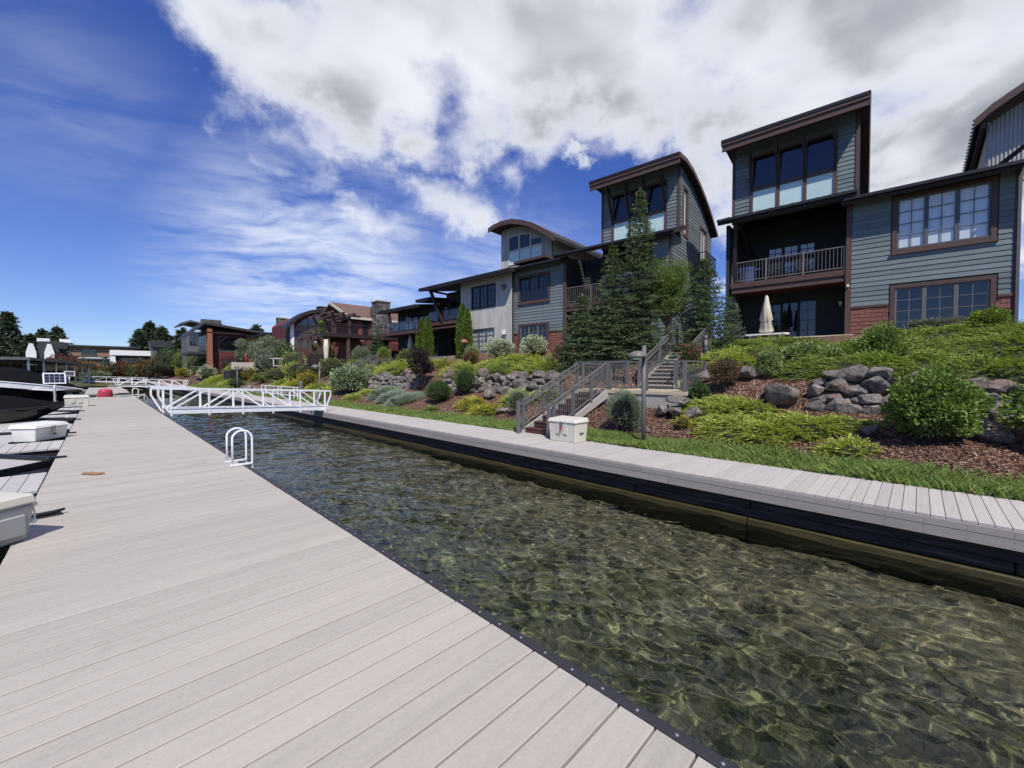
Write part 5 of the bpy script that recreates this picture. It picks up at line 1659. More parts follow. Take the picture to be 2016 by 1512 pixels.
# pale downpipe and small fittings of the umbrella house
MB().tube([(4.80, -0.09, 3.9), (4.80, -0.09, 9.9), (4.78, -0.85, 10.02)], 0.045, 8).build('downpipe', M['pvc_white'], house_c, smooth=True)
MB().lathe([(0.03, 0.0), (0.06, 0.03), (0.05, 0.09), (0.02, 0.12)], 10, (-0.02, -0.12, 6.55)).build('camera_dome', M['white_plastic'], house_c, smooth=True)
MB().tube([(5.5, -0.08, 9.9), (5.5, -0.08, 4.0)], 0.04, 8).build('downpipe', M['trim_dark'], house_b, smooth=True)

# ---------------------------------------------------------------- patio and deck furniture
def closed_umbrella(x, y, z, h, m_, label, r=0.28, base_m='rail_dark', low=0.36):
    e = empty('patio_umbrella', (x, y, z), 0, label, 'umbrella')
    MB().tube([(0, 0, 0), (0, 0, h)], 0.022, 8).build('pole', M[base_m], e, smooth=True)
    rip = lambda a, zz: 1 + 0.16 * math.sin(8 * a + 3 * zz) + 0.06 * math.sin(13 * a + 5 * zz)
    MB().lathe([(r * 0.70, h * low), (r * 0.95, h * (low + 0.03)), (r * 0.66, h * (low + 0.30 * (1 - low))), (r * 0.86, h * (low + 0.33 * (1 - low))), (r * 0.50, h * (low + 0.68 * (1 - low))), (r * 0.22, h * 0.96), (0.02, h)], 32, lobes=rip).build('canopy', M[m_], e, smooth=True)
    MB().lathe([(0.30, 0), (0.30, 0.05), (0.05, 0.10)], 16).build('base', M[base_m], e)
    return e


closed_umbrella(22.95, 5.33, GROUND, 2.15, 'canvas_cream', 'closed cream patio umbrella standing at a white table', 0.30, low=0.16)
closed_umbrella(24.6, 4.7, GROUND, 1.9, 'canvas_black', 'small closed dark umbrella in the shaded patio', 0.16)
tb = empty('patio_table', (22.85, 5.30, GROUND - 0.46), R(90), 'white round edged patio table under the cream umbrella', 'table')
MB().prism([(-0.85, -0.40), (0.85, -0.40), (0.95, 0), (0.85, 0.40), (-0.85, 0.40), (-0.95, 0)], 'z', 0.66, 0.72).build('tabletop', M['stucco_white'], tb)
for sx in (-0.65, 0.65):
    for sy in (-0.28, 0.28):
        MB().tube([(sx, sy, 0), (sx * 0.95, sy * 0.9, 0.66)], 0.025, 8).build('leg', M['white_metal'], tb)


def deck_chair(x, y, z, rz, label):
    e = empty('deck_chair', (x, y, z), rz, label, 'chair')
    MB().box(-0.3, 0.3, -0.3, 0.3, 0.38, 0.46).build('seat', M['wicker'], e, bevel=0.02)
    MB().hexa([(-0.3, 0.26, 0.44), (0.3, 0.26, 0.44), (0.3, 0.32, 0.44), (-0.3, 0.32, 0.44), (-0.32, 0.38, 1.12), (0.32, 0.38, 1.12), (0.32, 0.44, 1.12), (-0.32, 0.44, 1.12)]).build('backrest', M['cushion_print'], e)
    for sx in (-0.28, 0.28):
        MB().tube([(sx, -0.28, 0), (sx, -0.28, 0.62), (sx, 0.30, 0.66)], 0.022, 6).build('arm', M['rail_dark'], e)
        MB().tube([(sx, 0.28, 0), (sx, 0.28, 0.5)], 0.022, 6).build('leg', M['rail_dark'], e)


deck_chair(24.5, 4.2, DECK - 0.02, R(-80), 'patterned deck chair on the balcony in front of middle doors')
deck_chair(24.5, 5.5, DECK - 0.02, R(-100), 'patterned deck chair on the balcony beside the grill')
gr = empty('gas_grill', (24.2, 6.5, DECK - 0.02), R(-90), 'steel gas grill with closed hood on the balcony', 'grill')
MB().box(-0.35, 0.35, -0.22, 0.22, 0.1, 0.72).build('cabinet', M['steel'], gr, bevel=0.01)
MB().prism([(-0.25, 0.78), (0.25, 0.78), (0.22, 0.98), (0.08, 1.08), (-0.10, 1.06), (-0.24, 0.95)], 'x', -0.36, 0.36).build('hood', M['steel'], gr)
MB().box(-0.62, 0.62, -0.24, 0.24, 0.72, 0.775).build('side_shelf', M['steel'], gr)

# ---------------------------------------------------------------- corrugated house beyond the downpipe (cut by the picture edge)
hd_ = empty('corrugated_house', (23.6, -2.75, 0), R(-90), 'pale corrugated house with barrel roof cut off by the picture edge', 'house')


def corrugated(house, side, pos, u0, u1, z0, z1, holes=(), top=None, pitch=0.11, amp=0.022, m_='corrugated', name='corrugated_wall'):
    mp = mapper(side, pos)
    V, Fq = [], []
    n = max(2, int((u1 - u0) / (pitch / 4)))
    us = np.linspace(u0, u1, n + 1)
    mb = MB()
    for a, b in zip(us[:-1], us[1:]):
        zt = z1 if top is None else min(top(a), z1)
        zt2 = z1 if top is None else min(top(b), z1)
        spans = [(z0, None)]
        cuts = sorted([(h[2], h[3]) for h in holes if h[0] - 1e-6 < (a + b) / 2 < h[1] + 1e-6])
        c = z0
        o1 = amp * math.cos(2 * math.pi * a / pitch)
        o2 = amp * math.cos(2 * math.pi * b / pitch)
        segs = []
        for lo, hi in cuts:
            if lo > c:
                segs.append((c, lo, lo))
            c = max(c, hi)
        if zt > c:
            segs.append((c, zt, zt2))
        for s0, s1, s2 in segs:
            mb.add([mp(a, s0, o1), mp(b, s0, o2), mp(b, s2, o2), mp(a, s1, o1)], [(0, 1, 2, 3)])
    o = mb.build(name, M[m_], house)
    mb2 = MB()
    if top is None:
        holed(mb2, mp, u0, u1, z0, z1, -0.16, -0.03, list(holes))
    else:
        for a, b in zip(us[:-1:6], list(us[6::6]) + [us[-1]]):
            zt = min(top(a), top(b), z1)
            holed(mb2, mp, a, b, z0, zt, -0.16, -0.03, list(holes))
    mb2.build('sheathing', M['siding_dark'], house)
    return o


corrugated(hd_, 'front', 0, 0.12, 6.0, 3.7, 10.0)
part_box(hd_, 'corner_board', 'stucco_cream', 0.0, 0.115, -0.06, 0.1, 3.7, 10.0)
arc4 = [(-1.33, 12.86), (-0.93, 13.24), (-0.49, 13.52), (-0.11, 13.74), (0.6, 14.05), (1.6, 14.35), (3.0, 14.5), (4.5, 14.4), (6.5, 13.9)]
top4 = lambda u: float(np.interp(u, [p[0] for p in arc4], [p[1] for p in arc4])) - 0.3
corrugated(hd_, 'front', 2.3, -0.95, 6.0, 10.4, 15.2, top=top4, name='tower_wall')
part_box(hd_, 'tower_side', 'stucco_cream', -0.95, -0.86, 2.33, 8.4, 10.4, 13.05)
MB().prism([(x, z + 0.12) for x, z in arc4] + [(x, z - 0.06) for x, z in arc4][::-1], 'y', 1.45, 8.8).build('barrel_roof', M['metal_roof'], hd_)
MB().prism([(x - 0.02, z + 0.06) for x, z in arc4] + [(x - 0.02, z - 0.24) for x, z in arc4][::-1], 'y', 1.32, 1.445).build('fascia', M['trim_brown'], hd_)
MB().prism([(x + 0.05, z - 0.065) for x, z in arc4] + [(x + 0.05, z - 0.12) for x, z in arc4][::-1], 'y', 1.46, 8.7).build('soffit', M['soffit'], hd_)
for k in range(20):
    MB().bar((-1.38, 1.5 + k * 0.38, 12.93), (-0.8, 1.5 + k * 0.38, 13.45), 0.03, 0.06).build('roof_seam', M['metal_roof'], hd_)
MB().bar((-1.1, 1.6, 12.72), (-1.1, 8.6, 12.72), 0.14, 0.22).build('eave_beam', M['trim_brown'], hd_)
roof_strip(hd_, [(-0.6, 10.25), (1.4, 10.75)], -0.1, 6.5, 0.13, fascia='trim_dark')
MB().bar((-0.9, 2.2, 10.9), (0.3, 0.6, 11.5), 0.12, 0.12).build('valley_trim', M['trim_dark'], hd_)

# ---------------------------------------------------------------- pale corrugated house left of the spruce house
hw = empty('corrugated_house', (21.2, 21.6, 0), R(3 - 90), 'pale corrugated house with arched tower roof and glass railed deck', 'house')
wu, wl = (-3.70, -1.20, 7.88, 9.52), (-3.85, -1.35, 4.52, 6.18)
corrugated(hw, 'front', 0, -5.1, 0.50, 3.6, 10.15, holes=[wu, wl])
window(hw, 'front', 0, *wu, trim=0.07, tm='frame_dark', fm='frame_dark', sill=False, label='upper dark grid window')
window(hw, 'front', 0, *wl, trim=0.07, tm='frame_slate', fm='frame_slate', sill=False, blind='curtain_white', blind_z=-0.02, label='lower grey grid window with white panels')
for zz in (8.95, 5.55):
    MB().lathe([(0.10, 0.0), (0.19, 0.10), (0.19, 0.16), (0.16, 0.20)], 14, (-0.15, -0.17, zz)).box(-0.20, -0.10, -0.10, 0.0, zz + 0.02, zz + 0.16).lathe([(0.19, 0.26), (0.19, 0.32), (0.14, 0.34)], 14, (-0.15, -0.17, zz)).build('wall_lamp', M['stucco_white' if zz < 7 else 'rail_grey'], hw)
lap_wall(hw, 'front', 2.2, -9.6, -5.1, 3.6, 10.2, 'siding_dark', holes=[(-9.0, -6.2, 4.2, 6.5), (-9.0, -6.0, 7.3, 9.4)], pitch=0.22, joined=True, name='porch_wall')
window(hw, 'front', 2.2, -9.0, -6.2, 4.2, 6.5, sashes=3, cols=1, rows=1, trim=0, tm='frame_dark', fm='frame_dark', lite=False, name='patio_door')
window(hw, 'front', 2.2, -9.0, -6.0, 7.3, 9.4, sashes=3, cols=2, rows=4, trim=0, tm='frame_dark', fm='frame_dark', lite=False, name='patio_door')
part_box(hw, 'porch_cheek', 'siding_dark', -5.12, -5.0, 0.02, 2.2, 3.6, 10.1)
part_box(hw, 'deck_floor', 'soffit', -9.5, -5.12, 0.06, 2.2, 6.9, 7.18)
MB().box(-9.55, -5.12, -0.03, 0.055, 6.95, 7.20).box(-9.5, -5.12, 0.0, 0.07, 6.62, 6.76).build('deck_fascia', M['trim_brown'], hw)
railing(hw, -9.5, -5.15, 0.03, 7.2, 1.0, 'rail_dark', posts=4, glass=True)
part_box(hw, 'patio_floor', 'concrete', -9.8, -5.1, -1.0, 2.2, 3.4, 4.12)
part_box(hw, 'cap_stone', 'block_stone', -9.8, -5.1, -1.25, -1.003, 3.4, 4.16)
MB().bar((-8.6, -0.45, 10.0), (-7.45, 0.0, 7.2), 0.20, 0.22, (0, 1, 0)).build('slanted_post', M['trim_dark'], hw)
MB().bar((-8.5, -0.42, 9.9), (-6.2, 1.9, 9.2), 0.14, 0.16).build('brace', M['trim_dark'], hw)
roof_strip(hw, [(-0.95, 10.12), (0.0, 10.30), (4.0, 10.9), (9.0, 10.2)], -9.5, 1.05, 0.14, seam=0.42, fascia='trim_dark')
arc1 = [(-3.05, 14.30), (-2.5, 14.44), (-1.6, 14.52), (-0.6, 14.42), (0.4, 14.10), (1.4, 13.66), (2.4, 13.02), (3.45, 12.22)]
top1 = lambda u: float(np.interp(u, [p[0] for p in arc1], [p[1] for p in arc1])) - 0.16
wh = (-1.80, 1.62, 11.35, 13.85)
ups = lambda u: min(13.62, top1(u) - 0.45)
corrugated(hw, 'front', 2.2, -2.62, 2.45, 10.2, 14.6, top=top1, holes=[(-1.80, -0.66, 11.35, 13.66), (-0.66, 0.48, 11.35, 13.52), (0.48, 1.62, 11.35, 12.98)], name='tower_wall')
wf = MB()
for i, (a, b) in enumerate(((-1.80, -0.66), (-0.66, 0.48), (0.48, 1.62))):
    za, zb = ups(a), ups(b)
    wf.box(a, a + 0.055, 2.14, 2.26, 11.35, za).box(b - 0.055, b, 2.14, 2.26, 11.35, zb)
    wf.box(a + 0.056, b - 0.056, 2.145, 2.255, 12.40, 12.50).box(a + 0.056, b - 0.056, 2.145, 2.255, 11.35, 11.42)
    wf.bar((a, 2.2, za), (b, 2.2, zb), 0.11, 0.07)
tw1 = wf.build('tower_window', M['stucco_cream'], hw)
for a, b in ((-1.80, -0.66), (-0.66, 0.48), (0.48, 1.62)):
    MB().add([(a + 0.05, 2.21, 12.49), (b - 0.05, 2.21, 12.49), (b - 0.05, 2.21, ups(b)), (a + 0.05, 2.21, ups(a))], [(0, 1, 2, 3)]).build('pane', M['glass'], tw1)
    MB().box(a + 0.056, b - 0.056, 2.205, 2.22, 11.42, 12.40).build('frosted_panel', M['frosted'], tw1)
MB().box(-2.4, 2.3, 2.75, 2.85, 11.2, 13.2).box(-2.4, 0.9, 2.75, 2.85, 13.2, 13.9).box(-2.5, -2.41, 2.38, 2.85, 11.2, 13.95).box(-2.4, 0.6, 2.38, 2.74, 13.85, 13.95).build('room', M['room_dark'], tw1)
part_box(hw, 'tower_side', 'stucco_cream', -2.62, -2.55, 2.23, 9.0, 10.2, 14.0)
part_box(hw, 'tower_side', 'stucco_cream', 2.38, 2.45, 2.23, 9.0, 10.2, 12.96)
MB().prism([(x, z + 0.13) for x, z in arc1] + [(x, z - 0.05) for x, z in arc1][::-1], 'y', 1.2, 9.5).build('barrel_roof', M['metal_roof'], hw)
MB().prism([(x, z + 0.08) for x, z in arc1] + [(x, z - 0.26) for x, z in arc1][::-1], 'y', 1.10, 1.195).build('fascia', M['trim_brown'], hw)
MB().prism([(x, z - 0.055) for x, z in arc1] + [(x, z - 0.11) for x, z in arc1][::-1], 'y', 1.21, 9.4).build('soffit', M['soffit'], hw)
for k in range(12):
    MB().bar((2.6, 1.3 + k * 0.68, 12.98), (3.45, 1.3 + k * 0.68, 12.32), 0.03, 0.09).build('roof_seam', M['metal_roof'], hw)
part_box(hw, 'parapet', 'trim_brown', 0.4, 3.3, 0.3, 1.6, 10.75, 10.92)
# lower dark wing and its own roofs
lap_wall(hw, 'front', 1.0, -15.8, -9.6, 3.6, 8.95, 'siding_dark', holes=[(-14.6, -11.0, 7.0, 8.4)], pitch=0.22, joined=True, name='low_wing_wall')
window(hw, 'front', 1.0, -14.6, -11.0, 7.0, 8.4, sashes=3, cols=2, rows=2, trim=0, tm='frame_dark', fm='frame_dark', lite=False)
roof_strip(hw, [(-0.9, 8.85), (4.0, 9.5)], -16.4, -10.2, 0.14, fascia='trim_dark', name='low_roof')
roof_strip(hw, [(0.2, 9.55), (4.0, 9.9)], -11.6, -9.5, 0.14, fascia='trim_dark', name='link_roof')
part_box(hw, 'low_deck', 'soffit', -15.8, -9.6, -0.9, 0.86, 6.35, 6.6)
MB().box(-15.85, -9.6, -0.95, -0.91, 6.35, 6.62).build('deck_fascia', M['trim_brown'], hw)
railing(hw, -15.8, -9.7, -0.88, 6.6, 0.95, 'rail_dark', posts=5, glass=True)
MB().bar((-14.8, -0.7, 8.75), (-14.1, -0.7, 6.6), 0.18, 0.18, (0, 1, 0)).build('slanted_post', M['trim_dark'], hw)
part_box(hw, 'rear_body', 'siding_dark', -15.6, 0.3, 4.0, 9.0, 3.6, 8.7)
part_box(hw, 'porch_cheek', 'siding_dark', -9.62, -9.5, 0.9, 4.0, 3.6, 8.8)
part_box(hw, 'upper_rear', 'siding_dark', -9.3, 0.3, 4.1, 8.9, 8.72, 10.1)
ht = empty('feeder_post', (19.3, 24.2, tz(19.3, 24.2)), 0, 'bird feeder post with red brown hood beside the arborvitae', 'bird feeder')
MB().tube([(0, 0, 0), (0, 0, 1.25)], 0.05, 8).build('post', M['trim_dark'], ht)
MB().lathe([(0.30, 1.25), (0.26, 1.38), (0.08, 1.50)], 12).build('hood', M['clay'], ht)
# ================================================================ STAIRS UP THE BANK
def sloped_rail(parent, a, b, h, m_='rail_slate', pitch=0.115, posts=3, name='railing', off=0.10, hand=None):
    """railing whose foot runs from point a to point b"""
    a, b = Vector(a), Vector(b)
    up = Vector((0, 0, 1))
    mb = MB()
    mb.bar(a + up * h, b + up * h, 0.055, 0.05)
    mb.bar(a + up * off, b + up * off, 0.035, 0.045)
    mb.bar(a + up * (h - 0.13), b + up * (h - 0.13), 0.025, 0.03)
    o = mb.build(name, M[m_], parent)
    pm_ = MB().box(-0.045, 0.045, -0.045, 0.045, -0.02, h + 0.02).mesh('post', M[m_])
    for i in range(posts):
        child('post', pm_, o, a.lerp(b, i / (posts - 1)))
    bm_ = MB().box(-0.008, 0.008, -0.008, 0.008, 0, h - off - 0.14).mesh('baluster', M[m_])
    n = max(2, int((b - a).length / pitch))
    for i in range(1, n):
        child('baluster', bm_, o, a.lerp(b, i / n) + up * (off + 0.01))
    if hand:
        s = Vector(hand)
        MB().tube([a + s + up * (h - 0.16), b + s + up * (h - 0.16)], 0.02, 8).build('handrail', M[m_], o, smooth=True)
    return o


LZ = 2.16
st = empty('bank_stairs', (10.0, 8.7, WALK_Z), 0, 'grey railed stairs with brown treads climbing from boardwalk to landing', 'stairs')
nst = 8
rise, run = (LZ - WALK_Z) / nst, 3.05 / (nst - 1)
for i in range(nst - 1):
    for dx in (0.0, 0.155):
        box('tread', M['tread_brown'], st, i * run + dx, i * run + dx + 0.145, -0.60, 0.60, (i + 1) * rise - 0.05, (i + 1) * rise, bevel=0.006)
    box('riser', M['tread_brown'], st, i * run + 0.02, i * run + 0.04, -0.60, 0.60, i * rise + 0.002, (i + 1) * rise - 0.052)
for sy in (-0.68, 0.62):
    MB().hexa([(-0.12, sy, -0.08), (-0.12, sy + 0.06, -0.08), (3.05, sy + 0.06, 1.10), (3.05, sy, 1.10), (-0.12, sy, 0.10), (-0.12, sy + 0.06, 0.10), (3.05, sy + 0.06, 1.42), (3.05, sy, 1.42)]).build('stringer', M['concrete'], st)
for sy, q in ((-0.65, 1), (0.65, -1)):
    sloped_rail(st, (-0.05, sy, 0.16), (3.0, sy, 1.44), 0.92, posts=4, hand=(0, 0.07 * q, 0))
    MB().box(-0.34, -0.24, sy - 0.05, sy + 0.05, 0.0, 1.06).box(-0.31, -0.02, sy - 0.03, sy + 0.03, 0.93, 0.98).box(-0.29, -0.07, sy - 0.012, sy + 0.012, 0.10, 0.14).build('newel_post', M['rail_slate'], st)
ld = empty('stair_landing', (13.05, 7.9, LZ), 0, 'concrete landing with tan cap and grey railing between two stair flights', 'landing')
box('retaining_wall', M['concrete'], ld, 0.04, 1.85, -2.62, 1.5, -1.3, -0.13)
box('cap', M['concrete_cap'], ld, 0.0, 1.88, -2.68, 1.55, -0.128, -0.01, bevel=0.008)
sloped_rail(ld, (0.07, 0.10, 0), (0.07, -1.25, 0), 0.98, posts=2)
sloped_rail(ld, (0.07, -1.32, 0), (0.07, -2.6, 0), 0.98, posts=2)
sloped_rail(ld, (0.09, -2.62, 0), (1.80, -2.62, 0), 0.98, posts=2)
sloped_rail(ld, (1.82, 2.9, 0.1), (1.82, 0.35, 0.1), 0.98, posts=3)
sloped_rail(ld, (0.3, 1.45, 0), (1.78, 1.5, 0), 0.98, posts=2)
s2 = empty('bank_stairs', (14.95, 7.1, LZ), 0, 'upper grey railed stair flight between the tower houses', 'stairs')
n2 = 11
r2, u2 = 0.152, 0.32
for i in range(n2):
    for dx in (0.0, 0.155):
        box('tread', M['concrete'], s2, i * u2 + dx, i * u2 + dx + 0.146, -0.66, 0.66, (i + 1) * r2 - 0.05, (i + 1) * r2, bevel=0.005)
    box('riser', M['tread_brown'], s2, i * u2 + 0.02, i * u2 + 0.05, -0.65, 0.65, i * r2 - 0.2, (i + 1) * r2 - 0.052)
for sy in (-0.75, 0.69):
    MB().hexa([(-0.05, sy, -0.35), (-0.05, sy + 0.06, -0.35), (3.6, sy + 0.06, 1.28), (3.6, sy, 1.28), (-0.05, sy, 0.16), (-0.05, sy + 0.06, 0.16), (3.6, sy + 0.06, 1.86), (3.6, sy, 1.86)]).build('stringer', M['concrete'], s2)
for sy in (-0.72, 0.72):
    sloped_rail(s2, (0.0, sy, 0.10), (1.75, sy, 0.92), 0.92, posts=2, hand=(0, 0.06 if sy < 0 else -0.06, 0))
    sloped_rail(s2, (1.85, sy, 0.97), (3.55, sy, 1.78), 0.95, posts=2, hand=(0, 0.06 if sy < 0 else -0.06, 0))
bo = empty('path_bollard', (17.6, 6.25, tz(17.6, 6.25)), 0, 'grey path bollard with round cap beside the upper stairs', 'bollard')
MB().tube([(0, 0, 0), (0, 0, 0.72)], 0.065, 12).build('post', M['rail_grey'], bo, smooth=True)
MB().lathe([(0.072, 0.70), (0.075, 0.78), (0.05, 0.86), (0.01, 0.88)], 14).build('cap', M['rail_slate'], bo, smooth=True)


# ---------------------------------------------------------------- path lamps
def path_lamp(y, label, x=10.22, z=0.70):
    e = empty('path_lamp', (x, y, z), 0, label, 'lamp post', 'path lamps along the boardwalk')
    MB().tube([(0, 0, 0), (0, 0, 2.78)], 0.057, 14).build('pole', M['rail_slate'], e, smooth=True)
    MB().lathe([(0.20, 0.0), (0.20, 0.075), (0.15, 0.09)], 20).build('footing', M['concrete'], e)
    MB().bar((0, 0, 2.50), (-0.20, 0.05, 2.50), 0.05, 0.06).build('arm', M['rail_slate'], e)
    MB().lathe([(0.05, 2.48), (0.225, 2.455), (0.245, 2.475), (0.24, 2.51), (0.19, 2.58), (0.10, 2.625), (0.01, 2.635)], 24, (-0.24, 0.06, 0)).build('lamp_hood', M['rail_grey'], e, smooth=True)
    MB().lathe([(0.10, 2.40), (0.13, 2.455), (0.05, 2.478)], 16, (-0.24, 0.06, 0)).build('lamp_glass', M['frosted'], e, smooth=True)
    return e


path_lamp(5.2, 'grey mushroom path lamp beside the white dock box and willow bush')
path_lamp(28.0, 'path lamp by the dogwood bush beyond the white gangway')
path_lamp(50.8, 'path lamp beside the purple ball shrub')
path_lamp(82.0, 'farthest path lamp before the white flowering shrub')


# ---------------------------------------------------------------- gangways
def gangway(y, x0, z0, x1, z1, label, wd=1.05, mesh_end=True, rz=0.0):
    e = empty('gangway', ((x0 + x1) / 2, y, (z0 + z1) / 2), rz, label, 'gangway', 'white truss gangways across the canal')
    cx, cz = (x0 + x1) / 2, (z0 + z1) / 2
    P = lambda f, yy, h: (x0 + (x1 - x0) * f - cx, yy, z0 + (z1 - z0) * f + h - cz)
    for yy in (-wd / 2, wd / 2):
        t_ = MB()
        t_.bar(P(-0.055, yy, 1.02), P(1.045, yy, 1.02), 0.06, 0.07)
        t_.bar(P(-0.055, yy, 1.0), P(-0.055, yy, 0.72), 0.05, 0.06)
        t_.bar(P(-0.055, yy, 0.74), P(-0.004, yy, 0.08), 0.05, 0.06)
        t_.bar(P(1.045, yy, 1.0), P(1.045, yy, 0.80), 0.05, 0.05)
        t_.bar(P(1.045, yy, 0.82), P(1.006, yy, 0.15), 0.05, 0.05)
        o = t_.build('handrail', M['white_metal'], e)
        box_ = MB().bar(P(0.0, yy, 0.12), P(1.0, yy, 0.13), 0.08, 0.19).build('bottom_chord', M['white_metal'], e)
        MB().bar(P(0.0, yy, 0.238), P(1.0, yy, 0.238), 0.13, 0.02).build('toe_plate', M['white_metal'], box_)
        for i in range(6):
            f = 0.006 + 0.988 * i / 5
            MB().bar(P(f, yy - 0.02 if yy < 0 else yy + 0.02, -0.06), P(f, yy - 0.02 if yy < 0 else yy + 0.02, 0.99), 0.065, 0.06, (0, 1, 0)).build('upright', M['white_metal'], e)
        for i, dirn in enumerate((1, 1, -1, -1, -1)):
            f0, f1 = 0.02 + 0.988 * i / 5, -0.01 + 0.988 * (i + 1) / 5
            a, b = (P(f0, yy, 0.24), P(f1, yy, 0.98)) if dirn > 0 else (P(f0, yy, 0.98), P(f1, yy, 0.24))
            MB().bar(a, b, 0.05, 0.06, (0, 1, 0)).build('diagonal', M['white_metal'], e)
    n = 30
    for i in range(n):
        f = (i + 0.5) / n
        MB().bar(P(f, -wd / 2 + 0.05, 0.20), P(f, wd / 2 - 0.05, 0.20), (x1 - x0) / n - 0.012, 0.03).build('deck_slat', M['alu'], e)
    if mesh_end:
        g_ = MB()
        for i in range(6):
            g_.bar(P(0.955, -wd / 2 + 0.12 + i * 0.05, 0.25), P(0.955, -wd / 2 + 0.12 + i * 0.05, 0.92), 0.012, 0.012)
        g_.bar(P(0.955, -wd / 2 + 0.08, 0.92), P(0.955, -wd / 2 + 0.42, 0.92), 0.03, 0.03).bar(P(0.955, -wd / 2 + 0.08, 0.27), P(0.955, -wd / 2 + 0.42, 0.27), 0.03, 0.03)
        g_.build('gate', M['alu'], e)
    return e


gangway(21.9, 1.84, 1.12, 8.20, 0.83, 'white truss gangway nearest the camera, crossing from dock to boardwalk', rz=R(8))
gangway(71.0, 1.6, 1.12, 8.2, 0.83, 'middle white truss gangway far along the canal', wd=1.2, mesh_end=False)
gangway(104.0, -2.5, 1.3, 6.0, 1.0, 'farthest white truss gangway by the far dock', wd=1.2, mesh_end=False)

wr = empty('boardwalk_railing', (10.2, 37.0, WALK_Z - 0.1), 0, 'low white pipe railing behind the boardwalk by the yellow shrub', 'railing')
for yy in (-4.8, -4.0, -1.0, -0.2, 3.4, 4.6):
    MB().tube([(0, yy, -0.1), (0, yy, 1.05)], 0.035, 8).build('post', M['white_metal'], wr)
for zz in (1.05, 0.42):
    MB().tube([(0, -4.9, zz), (0, 4.7, zz)], 0.035, 8).build('rail', M['white_metal'], wr)
wb = empty('waste_bin', (10.9, 33.6, tz(10.9, 33.6)), 0, 'small grey bin post near the white pipe railing', 'bin')
MB().tube([(0, 0, 0), (0, 0, 1.0)], 0.16, 12).build('body', M['rail_slate'], wb)
MB().lathe([(0.17, 1.0), (0.17, 1.05), (0.08, 1.16)], 12).build('lid', M['rail_slate'], wb)

# ---------------------------------------------------------------- swim ladder on the dock edge
def ladder(y, label, x=1.80):
    e = empty('swim_ladder', (x, y, DOCK_Z), 0, label, 'ladder')
    for dy in (-0.22, 0.22):
        pts = [(-0.15, dy, 0.01)] + [(-0.15, dy, 0.46)] + [(0.0 - 0.155 * math.cos(R(a)), dy, 0.47 + 0.155 * math.sin(R(a))) for a in range(15, 180, 15)] + [(0.155, dy, 0.46), (0.155, dy, -1.9)]
        MB().tube(pts, 0.019, 10).build('hoop', M['white_metal'], e, smooth=True)
        MB().box(-0.19, 0.15, dy - 0.03, dy + 0.03, 0.006, 0.03).build('foot_plate', M['white_metal'], e)
    for i in range(6):
        MB().box(0.10, 0.19, -0.205, 0.205, -0.35 - i * 0.28, -0.31 - i * 0.28).build('rung', M['white_metal'], e)
    return e


ladder(8.88, 'white hoop swim ladder on the near dock edge')
ladder(39.6, 'far white swim ladder at the end of the dock')

# ---------------------------------------------------------------- dock boxes
def dock_box(x, y, z, L, W_, H, rz, m_, label, name='dock_box', latch=True, ribs=True, lidh=0.10):
    """tapered fibreglass locker: body, overhanging lid, latch plate and hasp"""
    e = empty(name, (x, y, z), rz, label, 'dock box')
    t_ = 0.035
    b = MB().hexa([(-L / 2 + t_, -W_ / 2 + t_, 0), (L / 2 - t_, -W_ / 2 + t_, 0), (L / 2 - t_, W_ / 2 - t_, 0), (-L / 2 + t_, W_ / 2 - t_, 0),
                   (-L / 2, -W_ / 2, H - lidh), (L / 2, -W_ / 2, H - lidh), (L / 2, W_ / 2, H - lidh), (-L / 2, W_ / 2, H - lidh)]).build('body', M[m_], e, bevel=0.015)
    o = 0.035
    MB().hexa([(-L / 2 - o, -W_ / 2 - o, H - lidh + 0.004), (L / 2 + o, -W_ / 2 - o, H - lidh + 0.004), (L / 2 + o, W_ / 2 + o, H - lidh + 0.004), (-L / 2 - o, W_ / 2 + o, H - lidh + 0.004),
               (-L / 2 - o + 0.05, -W_ / 2 - o + 0.05, H), (L / 2 + o - 0.05, -W_ / 2 - o + 0.05, H), (L / 2 + o - 0.05, W_ / 2 + o - 0.02, H + 0.03), (-L / 2 - o + 0.05, W_ / 2 + o - 0.02, H + 0.03)]).build('lid', M[m_], e, bevel=0.014)
    if ribs:
        for sx in (-1, 1):
            MB().hexa([(sx * 0.13 - 0.07, -W_ / 2 - 0.008, H * 0.36), (sx * 0.13 + 0.07, -W_ / 2 - 0.008, H * 0.36), (sx * 0.13 + 0.07, -W_ / 2 + 0.03, H * 0.36), (sx * 0.13 - 0.07, -W_ / 2 + 0.03, H * 0.36),
                       (sx * 0.13 - 0.06, -W_ / 2 - 0.018, H - lidh - 0.04), (sx * 0.13 + 0.06, -W_ / 2 - 0.018, H - lidh - 0.04), (sx * 0.13 + 0.06, -W_ / 2 + 0.03, H - lidh - 0.04), (sx * 0.13 - 0.06, -W_ / 2 + 0.03, H - lidh - 0.04)]).build('latch_recess', M[m_], b)
    if latch:
        MB().box(-0.03, 0.03, -W_ / 2 - 0.05, -W_ / 2 - 0.02, H - lidh - 0.14, H - lidh + 0.03).build('hasp', M['steel'], b)
        MB().lathe([(0.03, 0), (0.035, 0.02), (0.03, 0.05)], 10, (0, -W_ / 2 - 0.045, H - lidh - 0.20)).build('padlock', M['fabric_red'] if ribs else M['rail_dark'], b)
    MB().box(L / 2 - 0.02, L / 2 + 0.008, -0.09, 0.09, H * 0.38, H * 0.42).build('end_handle', M['rail_dark'], b)
    return e


